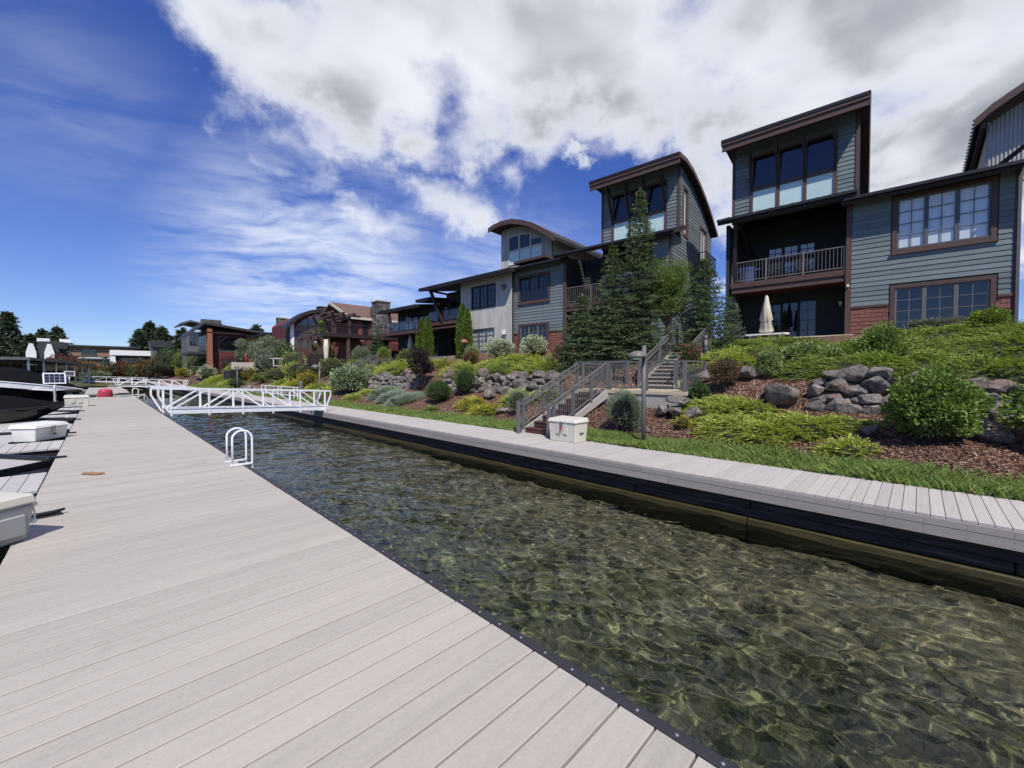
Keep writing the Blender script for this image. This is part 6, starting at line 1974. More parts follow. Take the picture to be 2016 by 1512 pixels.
dock_box(9.66, 7.28, WALK_Z, 0.98, 0.60, 0.66, R(-90), 'cream_plastic', 'cream dock box with red padlock on the boardwalk at stair foot')
dock_box(-1.06, 15.62, DOCK_Z, 0.92, 0.50, 0.40, R(56), 'white_plastic', 'bright white dock box on the finger pier by the near boat bow', ribs=False, lidh=0.08)
dock_box(-0.82, 30.15, DOCK_Z, 0.85, 0.62, 0.55, R(3), 'cream_plastic', 'cream dock box farther along the dock before the striped boat', latch=False)
# big roto-moulded cooler
c = empty('cooler', (-1.02, 6.12, DOCK_Z), R(38), 'grey moulded cooler chest with rope handle at the edge of the picture', 'cooler')
L, W_, H = 1.05, 0.46, 0.46
b = MB().hexa([(-L / 2 + .05, -W_ / 2 + .04, 0), (L / 2 - .05, -W_ / 2 + .04, 0), (L / 2 - .05, W_ / 2 - .04, 0), (-L / 2 + .05, W_ / 2 - .04, 0), (-L / 2, -W_ / 2, .36), (L / 2, -W_ / 2, .36), (L / 2, W_ / 2, .36), (-L / 2, W_ / 2, .36)]).build('body', M['grey_plastic'], c, bevel=0.022)
MB().hexa([(-L / 2 - .01, -W_ / 2 - .012, .364), (L / 2 + .01, -W_ / 2 - .012, .364), (L / 2 + .01, W_ / 2 + .012, .364), (-L / 2 - .01, W_ / 2 + .012, .364), (-L / 2 + .01, -W_ / 2 + .008, H), (L / 2 - .01, -W_ / 2 + .008, H), (L / 2 - .01, W_ / 2 - .008, H), (-L / 2 + .01, W_ / 2 - .008, H)]).build('lid', M['cream_plastic'], c, bevel=0.018)
for sx in (-0.28, 0.28):
    MB().box(sx - 0.17, sx + 0.17, -W_ / 2 - 0.004, -W_ / 2 + 0.05, 0.06, 0.28).build('side_panel', M['grey_plastic'], b, bevel=0.02)
MB().box(L / 2, L / 2 + 0.055, -0.17, 0.17, 0.315, 0.35).build('end_lug', M['cream_plastic'], b, bevel=0.008)
for sy in (-0.13, 0.13):
    MB().tube([(L / 2 + 0.035, sy, 0.32), (L / 2 + 0.05, sy, 0.24), (L / 2 + 0.045, sy * 0.96, 0.16)], 0.008, 6).build('rope', M['curtain_white'], b)
MB().tube([(L / 2 + 0.045, -0.14, 0.155), (L / 2 + 0.045, 0.14, 0.155)], 0.022, 10).build('handle_grip', M['white_plastic'], b, smooth=True)
cl = empty('dock_cleat', (-0.46, 7.12, DOCK_Z), R(12), 'flat black dock cleat beside the grey cooler', 'cleat')
MB().box(-0.13, 0.13, -0.05, 0.05, 0.003, 0.02).build('base', M['black_rubber'], cl, bevel=0.005)
MB().tube([(-0.15, 0, 0.055), (-0.06, 0, 0.04), (0.06, 0, 0.04), (0.15, 0, 0.055)], [0.014, 0.022, 0.022, 0.014], 8).build('horns', M['black_rubber'], cl, smooth=True)
bp = MB()
prof = []
rr = random.Random(4)
pts = [(-0.17 + 0.34 * i / 8, 0.018 * math.sin(i * 0.9), 0.022 + 0.006 * math.sin(i * 2.0)) for i in range(9)]
bp.tube(pts, [0.012, 0.024, 0.03, 0.027, 0.031, 0.026, 0.024, 0.02, 0.008], 6)
bpo = bp.build('bark_piece', M['bark_piece'], None, label='curled brown strip of bark lying on the dock', cat='bark', loc=(-0.10, 9.55, DOCK_Z), rz=R(-40))


# ---------------------------------------------------------------- boats on lifts (bow points at the dock)
def boat(y, bow_x, z_bow, L, beam, label, stripe=False, cover_h=0.6, z_keel=0.75, rise=0.0):
    e = empty('motor_boat', (bow_x, y, 0), 0, label, 'boat')
    n = 22
    secs = []
    for i in range(n):
        s = i / (n - 1)
        x = -L * s
        hb = beam / 2 * (1 - (1 - min(s / 0.50, 1)) ** 2.2) * (1 - 0.10 * max(0, s - 0.6)) + 0.015
        sheer = z_bow - 0.28 * min(s * 1.5, 1) + 0.02 * s if not rise else z_bow + rise * min(s / 0.5, 1) ** 0.8
        keel = z_keel + (z_bow - 0.10 - z_keel) * max(0, 1 - s / 0.30) ** 1.7
        chine = keel + (sheer - keel) * 0.38
        secs.append((x, hb, sheer, keel, chine))
    V, Fc = [], []
    for x, hb, sh, ke, chn in secs:
        V += [(x, 0, ke), (x, hb * 0.80, chn), (x, hb * 0.97, chn + (sh - chn) * 0.6), (x, hb, sh), (x, -hb, sh), (x, -hb * 0.97, chn + (sh - chn) * 0.6), (x, -hb * 0.80, chn)]
    for i in range(n - 1):
        for k in range(7):
            k2 = (k + 1) % 7
            if k == 3:
                continue
            Fc.append((i * 7 + k, i * 7 + k2, (i + 1) * 7 + k2, (i + 1) * 7 + k))
    Fc.append(tuple(range((n - 1) * 7, n * 7)))
    Fc.append(tuple(range(6, -1, -1)))
    hull = MB().add(V, Fc).build('hull', M['boat_black'], e, smooth=False)
    for q in (1, -1):
        rb = MB()
        pts = [(x, q * (hb + 0.015), sh - 0.02) for x, hb, sh, ke, c_ in secs]
        rb.tube(pts, 0.035, 6)
        rb.build('rub_rail', M['white_metal'] if stripe else M['black_rubber'], hull)
        if stripe:
            sb_ = MB()
            for i in range(n - 1):
                a, b2 = secs[i], secs[i + 1]
                sb_.add([(a[0], q * (a[1] + 0.012), a[2] - 0.02), (b2[0], q * (b2[1] + 0.012), b2[2] - 0.02), (b2[0], q * (b2[1] + 0.004), b2[2] - 0.02 - 0.30 * min(1, 6 * (i + 1) / n)), (a[0], q * (a[1] + 0.004), a[2] - 0.02 - 0.30 * min(1, 6 * i / n))], [(0, 1, 2, 3)])
            sb_.build('hull_stripe', M['boat_white'], hull)
    # canvas cover with a sagging ridge
    V, Fc = [], []
    m = 9
    for i, (x, hb, sh, ke, c_) in enumerate(secs):
        s = i / (n - 1)
        rid = cover_h * min(1, (s / 0.34)) ** 1.1 * (1 - 0.25 * max(0, s - 0.5)) + 0.03 + 0.025 * math.sin(9 * s)
        for k in range(m):
            a = -1 + 2 * k / (m - 1)
            V.append((x + 0.02, a * (hb + 0.03), sh + 0.02 + rid * (1 - abs(a) ** 1.6) - 0.05 * (abs(a) == 1) + 0.02 * math.sin(5 * a + 7 * s)))
    for i in range(n - 1):
        for k in range(m - 1):
            Fc.append((i * m + k, i * m + k + 1, (i + 1) * m + k + 1, (i + 1) * m + k))
    MB().add(V, Fc).build('canvas_cover', M['canvas_black'], e, smooth=True)
    if stripe:
        MB().prism([(-1.0, z_bow + 0.02), (-2.6, z_bow + 0.20), (-2.6, z_bow + 0.10), (-1.1, z_bow - 0.06)], 'y', -beam * 0.42, -beam * 0.40).build('deck_stripe', M['boat_white'], e)
        lg = MB()
        for a0, r0, r1 in ((0, 0.11, 0.07),):
            k = 22
            V = [((-0.55 + math.cos(2 * math.pi * i / k) * rr_ * 1.5), -0.515 - 0.0, z_bow - 0.36 + math.sin(2 * math.pi * i / k) * rr_ * 0.8) for rr_ in (r0, r1) for i in range(k)]
            s0 = secs[2]
            V = [(x, -(np.interp(-x, [-q[0] for q in secs], [q[1] for q in secs]) + 0.012), z) for x, y_, z in V]
            lg.add(V, [(i, (i + 1) % k, k + (i + 1) % k, k + i) for i in range(k)])
        lg.build('hull_emblem', M['boat_white'], hull)
    # lift bunks
    for q in (-0.7, 0.7):
        MB().bar((-1.6, q, z_keel + 0.16), (-L + 0.5, q, z_keel + 0.10), 0.14, 0.10).build('lift_bunk', M['steel'], e)
    return e


boat(22.55, -0.95, 1.60, 6.6, 2.5, 'nearest black boat under a black canvas cover on its lift', cover_h=0.62, z_keel=0.72)
boat(36.9, -0.72, 1.78, 7.2, 2.7, 'black boat with white stripe and black cover beyond the near one', stripe=True, cover_h=0.75, z_keel=0.85, rise=0.62)


def solar_post(x, y, label, ph=1.15, w_=0.80, hh=0.55):
    e = empty('solar_panel', (x, y, DOCK_Z), R(10), label, 'solar panel')
    MB().tube([(0, 0, 0), (0, 0, ph + 0.2)], 0.05, 10).build('pole', M['alu'], e, smooth=True)
    fr_ = MB().hexa([(-w_ / 2, -0.10, ph), (w_ / 2, -0.10, ph), (w_ / 2, -0.06, ph), (-w_ / 2, -0.06, ph), (-w_ / 2, 0.02, ph + hh), (w_ / 2, 0.02, ph + hh), (w_ / 2, 0.06, ph + hh), (-w_ / 2, 0.06, ph + hh)]).build('panel_frame', M['white_metal'], e)
    for i in range(4):
        for j in range(3):
            a, b2 = -w_ / 2 + 0.05 + i * (w_ - 0.1) / 4 + 0.006, -w_ / 2 + 0.05 + (i + 1) * (w_ - 0.1) / 4 - 0.006
            z0, z1 = ph + 0.05 + j * (hh - 0.1) / 3 + 0.006, ph + 0.05 + (j + 1) * (hh - 0.1) / 3 - 0.006
            yf = lambda z: -0.106 + 0.12 * (z - ph) / hh
            MB().add([(a, yf(z0), z0), (b2, yf(z0), z0), (b2, yf(z1), z1), (a, yf(z1), z1)], [(0, 1, 2, 3)]).build('cell', M['sun_dark'], fr_)
    return e


solar_post(-1.62, 31.4, 'white framed solar panel on a pole before the striped boat')
solar_post(-2.3, 66.0, 'smaller far solar panel on a pole by the canopy dock', ph=1.4)

# ---------------------------------------------------------------- far dock with pink floats and boat canopy
fd = empty('far_dock', (0.3, 43.0, 1.2), 0, 'grey far dock section standing on two pink floats', 'dock')
box('deck', M['dock_plank_far'], fd, -1.1, 1.4, 1.0, 22.0, -0.06, 0.05)
box('skirt', M['finger_plank'], fd, -1.1, 1.4, 0.94, 0.995, -0.22, 0.04)
for i, x in enumerate((-0.95, 1.35)):
    MB().lathe([(0.10, -0.42), (0.36, -0.36), (0.40, -0.2), (0.40, 0.2), (0.36, 0.36), (0.10, 0.42)], 20).build('pink_float', M['float_pink'], fd, smooth=True)
    f_ = fd.children[-1]
    f_.rotation_euler = (R(80), 0, R(20))
    f_.location = (x, 0.55, -0.30)
    MB().box(x - 0.16, x + 0.10, 0.10, 0.16, -0.30, -0.22).build('float_badge', M['white_plastic'], fd)
cp = empty('boat_canopy', (-4.6, 90.0, 1.0), R(-6), 'long grey roofed boat canopy on white posts over dark boats', 'boat shelter')
box('roof', M['metal_roof_grey'], cp, -4.5, 1.5, -21, 21, 3.25, 3.55)
for k in range(7):
    for x in (-4.2, 1.2):
        MB().tube([(x, -20 + k * 6.6, -1.0), (x, -20 + k * 6.6, 3.24)], 0.10, 8).build('post', M['white_metal'], cp)
for k in range(5):
    MB().lathe([(0.6, 0.0), (1.5, 0.5), (1.4, 1.2), (0.5, 1.9)], 12, (-1.5, -17 + k * 8.0, 0.2)).build('covered_boat', M['canvas_black'], cp, smooth=True)
box('curtain_wall', M['charcoal'], cp, -4.4, -4.3, -20, 20, 0.3, 3.2)
fw = empty('far_dock', (-4.0, 62.0, 1.0), 0, 'far dock platform below the small solar panel', 'dock')
box('deck', M['dock_plank_far'], fw, -8.0, 5.0, 0, 2.4, -0.1, 0.06)
box('locker', M['white_plastic'], fw, 1.6, 2.3, 0.4, 1.0, 0.06, 0.55)
box('lift_frame', M['canvas_black'], fw, 2.6, 4.6, 0.8, 1.8, 0.06, 0.35)
# ================================================================ HOUSES FARTHER ALONG (their sides that face the camera)
def far_window(house, x0, x1, y, z0, z1, fm='frame_dark', n=2, rows=1, bl=None):
    w = MB().box(x0 - 0.08, x1 + 0.08, y - 0.05, y - 0.003, z0 - 0.08, z0).box(x0 - 0.08, x1 + 0.08, y - 0.05, y - 0.003, z1, z1 + 0.08)
    for i in range(n + 1):
        xx = x0 + (x1 - x0) * i / n
        w.box(xx - 0.045, xx + 0.045, y - 0.05, y - 0.003, z0, z1)
    for r_ in range(1, rows):
        zz = z0 + (z1 - z0) * r_ / rows
        w.box(x0, x1, y - 0.048, y - 0.003, zz - 0.035, zz + 0.035)
    o = w.build('window', M[fm], house)
    for i in range(n):
        p = child('pane', pane_mesh('front'), o, (x0 + (x1 - x0) * i / n, y - 0.012, z0))
        p.scale = ((x1 - x0) / n, 1, z1 - z0)
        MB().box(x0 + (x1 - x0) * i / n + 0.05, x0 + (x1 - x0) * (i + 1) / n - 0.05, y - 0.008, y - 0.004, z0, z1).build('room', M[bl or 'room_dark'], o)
    return o


# local frames: x = world X (to the right), y = away from the camera along the canal, z = world Z
# ---- red house with stone chimney and timber decks
rh = empty('red_house', (20.0, 44.0, 0), 0, 'red sided house with brown gable roof, stone chimney and timber decks', 'house')
box('wall', M['siding_red'], rh, 0.3, 9.0, 0.0, 9.5, 3.6, 9.0)
MB().prism([(0.0, 8.98), (4.8, 11.0), (9.6, 8.98)], 'x', 0.3, 0.5).build('gable', M['siding_red'], rh)
MB().prism([(-0.5, 8.95), (4.8, 11.1), (4.8, 10.88), (-0.5, 8.73)], 'x', -0.9, 10.0).build('roof', M['roof_brown'], rh)
MB().prism([(4.81, 11.1), (10.2, 8.95), (10.2, 8.73), (4.81, 10.88)], 'x', -0.9, 10.0).build('roof', M['roof_brown'], rh)
MB().prism([(-0.56, 8.92), (4.8, 11.09), (4.8, 10.80), (-0.56, 8.62)], 'x', -1.0, -0.91).build('rake_board', M['stucco_cream'], rh)
MB().box(-0.9, 10.0, -0.56, -0.505, 8.66, 8.92).build('eave_board', M['stucco_cream'], rh)
box('soffit', M['trim_dark'], rh, -0.85, 0.29, -0.4, 5.0, 8.66, 8.72)
for k, (x0, x1, z1) in enumerate(((1.6, 3.6, 10.2), (2.2, 3.7, 10.9))):
    box('chimney', M['ledge_stone'], rh, x0, x1, -0.75 - 0.02 * k, -0.02 + (k * 0.8), 3.6, z1)
box('chimney_cap', M['concrete'], rh, 2.1, 3.8, -0.87, 0.88, 10.9, 11.02)
box('stone_veneer', M['ledge_stone'], rh, 3.71, 8.9, -0.09, -0.003, 6.7, 8.55)
far_window(rh, 0.75, 1.35, 0.0, 7.0, 8.5, n=1)
far_window(rh, 4.6, 5.2, -0.09, 7.1, 8.4, n=1)
far_window(rh, 0.6, 0.9, 0.0, 4.2, 6.0, n=1)
dkr = MB().box(-4.4, 9.0, -3.1, -0.76, 6.45, 6.70).box(-4.4, 0.29, -0.755, 5.0, 6.45, 6.70).build('deck', M['soffit'], rh)
MB().box(-4.5, 9.1, -3.2, -3.11, 6.38, 6.75).box(-4.5, -4.41, -3.1, 5.1, 6.38, 6.75).build('deck_fascia', M['trim_dark'], rh)
pm_ = MB().box(-0.14, 0.14, -0.14, 0.14, 3.4, 6.38).mesh('deck_post', M['trim_brown'])
for x in (-4.2, -2.2, -0.2, 2.4, 4.9, 7.4):
    child('deck_post', pm_, rh, (x, -2.95, 0))
for y in (-0.5, 2.2, 4.8):
    child('deck_post', pm_, rh, (-4.2, y, 0))
pm_ = MB().box(-0.13, 0.13, -0.13, 0.13, 6.75, 8.5).mesh('upper_post', M['trim_brown'])
for x, y in ((-3.6, -2.8), (-2.0, -2.8), (-3.6, 1.8), (-1.6, 1.8)):
    child('upper_post', pm_, rh, (x, y, 0))
MB().box(-4.2, -0.95, -3.2, -2.95, 8.5, 8.7).box(-4.0, -3.8, -3.6, 3.0, 8.71, 8.86).box(-2.9, -2.7, -3.6, 3.0, 8.71, 8.86).box(-1.8, -1.6, -3.6, 3.0, 8.71, 8.86).box(-4.2, -0.95, 1.7, 1.95, 8.5, 8.7).build('pergola', M['trim_brown'], rh)
rl = MB()
rl.box(-4.4, 9.0, -3.14, -3.06, 7.68, 7.75).box(-4.44, -4.36, -3.05, 5.0, 7.68, 7.75)
for i in range(56):
    rl.box(-4.4 + i * 0.24, -4.38 + i * 0.24, -3.12, -3.09, 6.76, 7.68)
for i in range(32):
    rl.box(-4.42, -4.39, -3.0 + i * 0.25, -2.98 + i * 0.25, 6.76, 7.68)
rl.build('railing', M['rail_dark'], rh)
box('lower_wall', M['siding_wine'], rh, 0.31, 6.0, -0.03, -0.004, 3.6, 6.3)
# lower pergola terrace towards the canal
MB().box(-6.0, -4.55, -2.9, -2.7, 6.05, 6.25).box(-6.1, -4.55, -0.4, -0.2, 6.05, 6.25).box(-5.9, -5.75, -3.4, 1.2, 6.26, 6.42).box(-5.2, -5.05, -3.4, 1.2, 6.26, 6.42).build('low_pergola', M['trim_brown'], rh)
for x in (-5.8, -4.7):
    for y in (-2.8, -0.3):
        box('pergola_post', M['trim_brown'], rh, x - 0.11, x + 0.11, y - 0.11, y + 0.11, 3.2, 6.05)
box('terrace', M['soffit'], rh, -6.1, -4.5, -3.0, 2.0, 3.2, 3.6)
MB().box(-6.1, -4.5, -3.06, -3.01, 3.6, 4.6).build('terrace_screen', M['trim_dark'], rh)
cu = MB().lathe([(0.24, 0.0), (0.20, 0.8), (0.26, 1.6), (0.18, 2.4)], 10, (-4.5, -3.3, 3.65)).build('curtain', M['canvas_cream'], rh, smooth=True)
closed_umbrella(20.6, 33.9, 4.0, 2.4, 'canvas_cream', 'closed cream umbrella below the low far deck', 0.30)

# ---- arched window house
ah = empty('arched_house', (18.7, 62.0, 0), 0, 'white and brown house with arched window and curved roof', 'house')
arc = [(-0.7, 9.0), (0.0, 9.75), (0.8, 10.55), (1.6, 11.1), (2.5, 11.5), (3.6, 11.75), (5.2, 11.75), (7.2, 11.6)]
topa = lambda u: float(np.interp(u, [p[0] for p in arc], [p[1] for p in arc]))
MB().prism([(0.2, 3.8)] + [(4.4, 3.8), (4.4, topa(4.4) - 0.1)] + [(x, topa(x) - 0.1) for x in (3.6, 2.8, 2.0, 1.2, 0.6, 0.2)], 'y', 0.0, 9.0).build('wall', M['siding_wine'], ah)
MB().prism([(x, z + 0.22) for x, z in arc] + [(x, z - 0.06) for x, z in arc][::-1], 'y', -1.0, 1.6).build('curved_roof', M['metal_roof'], ah)
MB().prism([(x, z + 0.10) for x, z in arc] + [(x, z - 0.28) for x, z in arc][::-1], 'y', -1.1, -1.01).build('fascia', M['trim_dark'], ah)
box('white_column', M['stucco_white'], ah, 0.05, 0.5, -0.25, -0.003, 3.8, 9.6)
box('white_column', M['stucco_white'], ah, 3.3, 3.95, -0.25, -0.003, 3.8, 11.3)
box('white_wall', M['stucco_cream'], ah, 4.4, 7.2, 1.0, 9.0, 3.8, 11.4)
g = MB()
pts = [(0.62, 6.2), (3.22, 6.2), (3.22, 11.0), (2.6, 10.85), (2.0, 10.5), (1.4, 10.0), (0.9, 9.35), (0.62, 8.9)]
g.add([(x, -0.03, z) for x, z in pts], [tuple(range(len(pts)))])
gl_ = g.build('arched_window', M['glass'], ah)
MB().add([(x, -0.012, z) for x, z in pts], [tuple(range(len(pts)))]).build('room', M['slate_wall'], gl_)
mm = MB().box(0.6, 3.25, -0.07, -0.035, 8.55, 8.75)
for x in (1.5, 2.4):
    mm.box(x - 0.04, x + 0.04, -0.068, -0.036, 6.2, topa(x) - 0.5)
mm.build('mullion', M['trim_brown'], gl_)
far_window(ah, 4.9, 6.0, 1.0, 7.6, 9.8, n=1)
MB().box(4.4, 9.5, -0.8, 3.0, 9.35, 9.6).build('wing_roof', M['metal_roof'], ah)
box('wing_wall', M['slate_wall'], ah, 4.6, 9.4, 0.2, 0.99, 3.8, 9.3)
far_window(ah, 6.2, 8.8, 0.2, 7.2, 8.9, n=2)
box('balcony', M['stucco_cream'], ah, 4.2, 9.2, -1.8, -0.05, 6.3, 6.6)
rl = MB().box(4.2, 9.2, -1.8, -1.74, 7.55, 7.62)
for i in range(6):
    rl.box(4.2 + i * 0.98, 4.26 + i * 0.98, -1.8, -1.74, 6.6, 7.55)
rl.build('balcony_railing', M['white_metal'], ah)
for x0, x1, y0, z1 in ((5.2, 7.2, 3.0, 12.9), (7.4, 9.2, 2.0, 11.9)):
    box('chimney', M['ledge_stone'], ah, x0, x1, y0, y0 + 1.4, 8.0, z1)
    box('chimney_cap', M['metal_roof'], ah, x0 - 0.1, x1 + 0.1, y0 - 0.1, y0 + 1.5, z1, z1 + 0.15)
# ---- white railed terrace below it
td = empty('terrace_deck', (16.6, 56.0, 3.6), 0, 'timber terrace with white railing below the arched house', 'deck')
box('floor', M['trim_dark'], td, -1.6, 4.0, 0, 5.0, -0.9, 0.0)
for x0, x1, y in ((-1.6, 4.0, 0.0),):
    r0 = MB().box(x0, x1, y, y + 0.06, 0.98, 1.06).box(x0, x1, y, y + 0.05, 0.10, 0.16)
    for i in range(7):
        xx = x0 + (x1 - x0 - 0.08) * i / 6
        r0.box(xx, xx + 0.08, y, y + 0.07, 0, 1.05)
    r0.build('railing', M['white_metal'], td)
MB().box(-1.62, -1.56, 0.1, 4.9, 0.98, 1.06).build('side_rail', M['white_metal'], td)
td2 = empty('terrace_deck', (12.0, 66.0, 3.2), 0, 'raised terrace with cream panel railing and red umbrella', 'deck')
box('floor', M['trim_dark'], td2, 0.6, 6.5, 0, 5.0, -1.2, 0.0)
for i in range(8):
    box('rail_panel', M['stucco_cream'], td2, 0.62 + i * 0.42, 1.0 + i * 0.42, 0, 0.05, 0.08, 1.0)
MB().box(0.6, 4.0, -0.02, 0.06, 1.0, 1.08).build('top_rail', M['white_metal'], td2)
MB().box(4.05, 6.5, 0.0, 0.04, 0.1, 1.05).build('glass_screen', M['frame_slate'], td2)
closed_umbrella(14.8, 68.0, 3.2, 2.3, 'canvas_red', 'closed dark red umbrella on the far cream railed terrace', 0.25)
closed_umbrella(17.0, 67.0, 3.2, 2.3, 'wicker', 'closed tan umbrella on the far glass screened terrace', 0.30)

# ---- link house with low roof left of the arched house
lh = empty('low_house', (19.6, 74.0, 0), 0, 'low charcoal house with stone chimney left of the arched house', 'house')
box('wall', M['slate_wall'], lh, 0.0, 7.0, 0, 8, 3.8, 9.2)
MB().prism([(-1.0, 9.25), (7.5, 9.9), (7.5, 9.6), (-1.0, 8.95)], 'y', -1.0, 9.0).build('roof', M['metal_roof'], lh)
far_window(lh, 0.8, 4.2, 0.0, 6.6, 8.6, n=3)
box('chimney', M['ledge_stone'], lh, 1.6, 3.0, 2.0, 3.2, 9.0, 12.0)
box('chimney_cap', M['concrete'], lh, 1.5, 3.1, 1.9, 3.3, 12.0, 12.2)
box('balcony', M['stucco_white'], lh, 0.2, 4.0, -1.2, -0.02, 5.4, 6.3)

# ---- wine red modern house
wn = empty('wine_red_house', (13.6, 88.0, 0), 0, 'wine red modern house with wide dark roof, cedar panels and brick pillar', 'house')
box('wall', M['siding_wine'], wn, 0.3, 5.6, 0, 9, 3.4, 10.4)
box('cedar_wall', M['siding_cedar'], wn, 5.61, 10.2, 0.4, 9, 3.4, 9.9)
MB().prism([(-0.9, 11.55), (10.8, 10.15), (10.8, 9.75), (-0.9, 11.15)], 'y', -2.0, 9.5).build('roof', M['charcoal'], wn)
MB().prism([(-3.2, 9.3), (-0.9, 11.55), (-0.9, 11.15), (-3.2, 8.9)], 'y', -2.0, 9.5).build('roof_wing', M['charcoal'], wn)
box('beam', M['trim_dark'], wn, -0.6, 10.4, -1.6, -1.35, 9.75, 9.95)
box('brick_pillar', M['clay'], wn, -0.45, 0.25, -1.6, -0.2, 2.6, 10.6)
far_window(wn, 1.4, 4.2, 0.0, 6.8, 9.3, fm='rail_grey', n=1)
far_window(wn, 6.0, 9.8, 0.4, 5.8, 8.0, n=3)
box('canal_front', M['slate_wall'], wn, -0.2, 0.29, 0.1, 9, 3.4, 10.4)
for k in range(3):
    box('front_glass', M['sun_dark'], wn, -0.26, -0.205, 0.6 + k * 2.7, 2.9 + k * 2.7, 6.9, 9.6)
box('front_deck', M['charcoal'], wn, -2.8, -0.21, -0.6, 9, 6.1, 6.5)
rl = MB().box(-2.8, -0.3, -1.5, -1.44, 3.95, 4.02)
for i in range(8):
    rl.box(-2.8 + i * 0.35, -2.75 + i * 0.35, -1.5, -1.45, 3.0, 3.95)
rl.build('porch_railing', M['rail_slate'], wn)

# ---- grey barrel roofed house
bh = empty('barrel_house', (14.6, 122.0, 0), 0, 'grey metal barrel roofed house behind the wine red one', 'house')
MB().prism([(0.0, 3.4), (9.0, 3.4), (9.0, 13.4), (0.0, 12.6)], 'y', 0, 9).build('wall', M['slate_wall'], bh)
MB().prism([(-1.2, 14.5), (0.6, 15.3), (9.5, 13.4), (9.5, 13.1), (0.6, 14.9), (-1.2, 14.1)], 'y', -1.2, 10).build('roof', M['metal_roof_grey'], bh)
for k in range(9):
    MB().bar((0.7 + k, -1.1, 15.29 - 0.213 * k), (0.7 + k, 9.9, 15.29 - 0.213 * k), 0.06, 0.12).build('roof_seam', M['metal_roof_grey'], bh)
box('chimney', M['ledge_stone'], bh, 3.5, 7.5, 4, 6, 13.0, 16.3)
far_window(bh, 0.6, 3.6, 0.0, 9.5, 12.4, n=3)
far_window(bh, 4.6, 8.0, 0.0, 8.0, 10.5, n=3)
box('balcony', M['charcoal'], bh, -0.5, 9.0, -1.6, -0.02, 7.0, 7.4)

# ---- dark box house, white frame house, brown flat roofed house across the end
bk = empty('dark_box_house', (10.6, 152.0, 0), 0, 'dark flat roofed box house beside the conifers', 'house')
box('wall', M['slate_wall'], bk, 0, 8.2, 0, 9, 1.0, 10.2)
box('roof', M['charcoal'], bk, -0.3, 9.6, -0.6, 9, 10.2, 12.0)
box('white_band', M['stucco_white'], bk, 4.0, 9.5, -0.7, -0.02, 6.6, 7.3)
far_window(bk, 3.4, 4.9, 0.0, 7.6, 10.0, n=1, bl='frosted')
far_window(bk, 1.0, 2.8, 0.0, 6.0, 9.4, n=2)
wf_ = empty('white_frame_house', (2.4, 158.0, 0), 0, 'white framed modern pavilion with dark opening', 'house')
box('fascia_band', M['stucco_white'], wf_, -0.2, 11.0, -0.5, 9, 7.9, 9.3)
MB().prism([(-0.2, 2.4), (1.2, 2.4), (0.8, 7.9), (-0.2, 7.9)], 'y', -0.3, 2.0).build('white_pier', M['stucco_white'], wf_)
box('dark_opening', M['charcoal'], wf_, 0.9, 11.0, 1.5, 9, 1.6, 7.88)
far_window(wf_, 2.0, 10.0, 1.5, 3.0, 7.2, n=5)
box('terrace', M['concrete'], wf_, 0.0, 12.0, -4.0, 1.4, 1.2, 2.0)
bf = empty('brown_flat_house', (-11.0, 176.0, 0), 0, 'brown panelled flat roofed house with white gable slabs', 'house')
box('upper_wall', M['brick_tan'], bf, 5.0, 19.0, 2.0, 12, 8.0, 10.8)
box('upper_roof', M['charcoal'], bf, 2.6, 20.5, 1.0, 13, 10.8, 11.3)
box('lower_wall', M['brick_tan'], bf, 3.0, 10.4, 0.0, 9, 3.4, 6.6)
box('lower_roof', M['charcoal'], bf, 0.5, 17.0, -1.2, 9, 6.8, 7.35)
box('dark_wing', M['charcoal'], bf, -1.0, 2.9, 0.6, 10, 2.6, 10.0)
MB().prism([(-1.4, 10.0), (4.8, 10.0), (4.0, 12.0), (-0.8, 12.0)], 'y', 0.8, 10.0).build('dark_roof', M['charcoal'], bf)
for x in (-3.2, 0.2):
    box('gable_slab', M['stucco_white'], bf, x, x + 1.9, -0.6, 0.59, 2.6, 8.8)
    MB().prism([(x, 8.8), (x + 1.9, 8.8), (x + 1.3, 11.2), (x + 0.6, 11.2)], 'y', -0.6, 0.59).build('gable_top', M['stucco_white'], bf)
for x in (-1.3, 3.0):
    box('chimney_cap', M['stucco_white'], bf, x, x + 2.4, 2.0, 3.0, 11.9, 12.9)
far_window(bf, 7.4, 10.6, 2.0, 8.4, 10.2, n=2)
far_window(bf, 14.2, 16.0, 2.0, 8.1, 10.5, n=1)
far_window(bf, 10.8, 16.6, 0.4, 3.6, 6.5, n=4)
box('glass_wall', M['sun_dark'], bf, 2.2, 2.88, 0.5, 0.58, 3.2, 9.0)

# ---- grey stairs from the dogwood bed up to the red house
gs = empty('garden_stairs', (14.2, 33.8, tz(14.2, 33.8)), 0, 'far grey garden stairs with railing above the dogwood bush', 'stairs')
for i in range(9):
    box('tread', M['concrete'], gs, i * 0.3, i * 0.3 + 0.29, -0.6, 0.6, i * 0.17 - 0.25, i * 0.17)
for sy in (-0.65, 0.65):
    sloped_rail(gs, (0, sy, 0), (2.7, sy, 1.5), 0.95, posts=3)

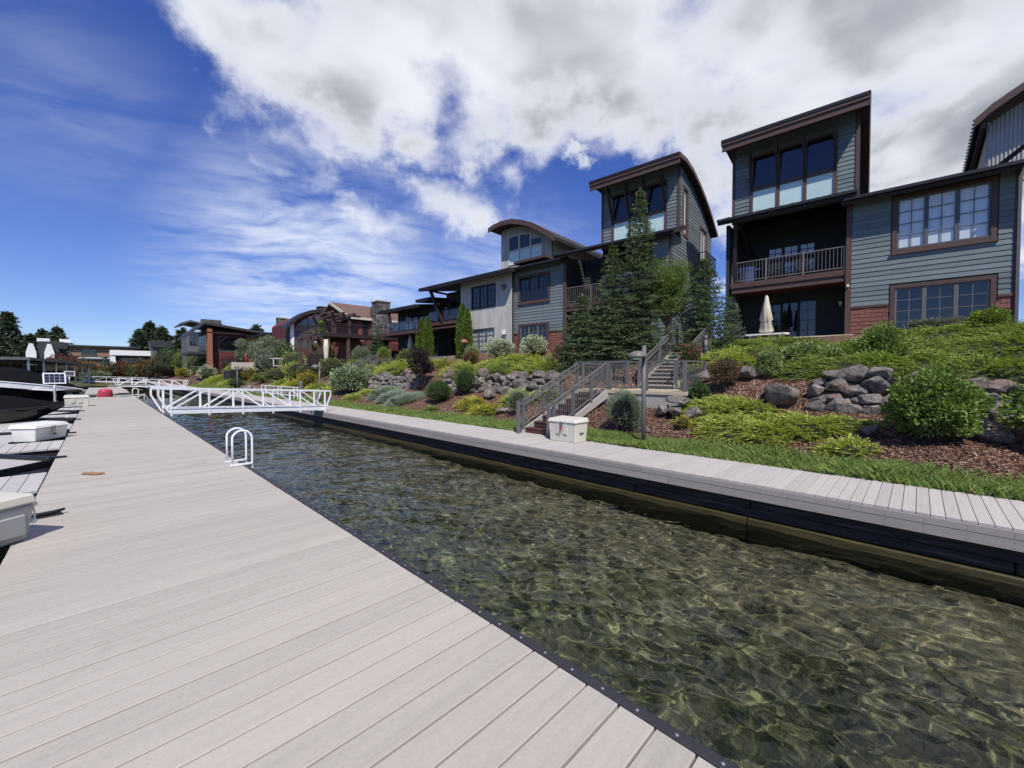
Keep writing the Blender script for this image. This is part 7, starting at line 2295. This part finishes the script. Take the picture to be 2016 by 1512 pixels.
# ================================================================ BACKGROUND TREES
CON = [  # x, y, base z, height, radius, label
    (10.8, 205, 2, 19, 4.4, 'dark pine at the canal end of the group beside the dark box house'), (14.2, 212, 2, 23.5, 4.8, 'tallest dark pine of the group beside the dark box house'), (17.2, 205, 2, 21, 4.0, 'dark pine in the middle of that group'),
    (20.6, 215, 2, 18.0, 3.0, 'slim dark pine at the end of the group by the barrel house'), (12.6, 222, 2, 20, 4.8, 'dark pine filling the back of the group'),
    (-22.6, 230, 1.5, 26, 6.0, 'big dark conifer at the picture edge behind the boats'), (-25.6, 215, 1.5, 22, 5.5, 'conifer half out of the picture behind the boats'), (-19.8, 240, 1.5, 17, 5.0, 'lower conifer beside the big one at the picture edge'),
    (-17.0, 225, 1.5, 17, 4.0, 'small conifer above the white gable slab'), (-14.8, 235, 1.5, 20.0, 4.4, 'conifer behind the white gable slabs'), (-12.8, 240, 1.5, 18.0, 4.0, 'conifer between the white gables and tall one'), (-10.8, 230, 1.5, 21.0, 4.6, 'broad conifer behind the brown flat roofed house'),
    (22.5, 130, 4, 12.6, 2.4, 'conifer tip above the wine red house roof'), (28.0, 118, 4, 12.0, 2.4, 'conifer tip above the cedar panelled wing'), (17.0, 150, 3, 14.0, 2.6, 'conifer tip behind the grey barrel house'),
]
for x, y, z, h, r_, lb in CON:
    conifer('pine_tree', x, y, h * 0.88, r_ * 1.2, 'far_conifer', lb, levels=int(h * 1.5), per=10, leaf=1.15, taper=0.62, z=z, cat='conifer', bare=0.05, tw=0.55, ragged=0.45, step=0.8, droop=0.10, group='dark conifers behind the far houses')
SH = [  # far shrubs on the end bank: x, y, w, h, material, label
    (-9.0, 150, 9, 6.5, 'leaf_red', 'tall red maple shrub before the brown house'), (-5.0, 148, 7, 5.0, 'leaf_rust', 'orange rust shrub beside the red maple'), (-2.0, 150, 5, 3.6, 'leaf_light', 'pale shrub before the white pavilion pier'),
    (0.6, 149, 6, 5.0, 'leaf_red', 'wine red shrub before the white pavilion'), (3.6, 148, 6, 4.2, 'leaf_olive', 'olive shrub before the dark opening'), (6.6, 147, 7, 6.0, 'leaf_rust', 'bronze shrub below the dark box house'),
    (9.4, 146, 7, 7.0, 'leaf_red', 'dark red shrub next to the dark box house'), (12.6, 140, 8, 7.5, 'leaf_dark', 'dark green shrub mass near the far gangway'), (-14.0, 150, 8, 3.5, 'leaf_olive', 'olive shrub behind the boat canopy'),
    (-3.5, 146, 6, 2.4, 'leaf_sage', 'low grey green shrub on the end bank'), (15.8, 132, 8, 6.0, 'leaf_green', 'green shrub beneath the barrel house')]
for x, y, wd, h, m_, lb in SH:
    x += 3.0 if x < 12 else 0.5
    shrub('bank_shrub', x, y, wd, h, m_, lb, n=1700, leaf=(0.42, 0.25), stems=False, z=max(0.9, min(1.4, 0.9)) if x < 9 else None, group='shrubs on the far end bank')
eb = child('end_bank', grid_sheet('end_bank', np.linspace(-60, 10, 30), np.linspace(141, 175, 14), lambda X, Y: np.clip((Y - 142) * 0.16, -0.6, 1.5) + 0.15 * np.sin(X * 0.8), M['far_ground']), None)
tag(eb, kind='structure')
rng = np.random.default_rng(5)
tr = empty('treeline', (0, 420, 0), 0, 'low dark line of woods on the far horizon', 'woods')
tr['kind'] = 'stuff'
n = 9000
X = rng.uniform(-700, 500, n)
hh = 9 + 4 * np.sin(X * 0.05) + 3 * np.sin(X * 0.13) + 4 * rng.random(n)
P = np.stack([X, rng.uniform(-12, 12, n), hh * rng.random(n) ** 0.6], 1)
child('foliage', quads_mesh('foliage', leaf_quads(P, rng.normal(size=(n, 3)) + np.array([0, 0, 0.8]), rng.uniform(2, 4.5, n), rng.uniform(1.2, 2.4, n), rng), M['far_conifer']), tr)
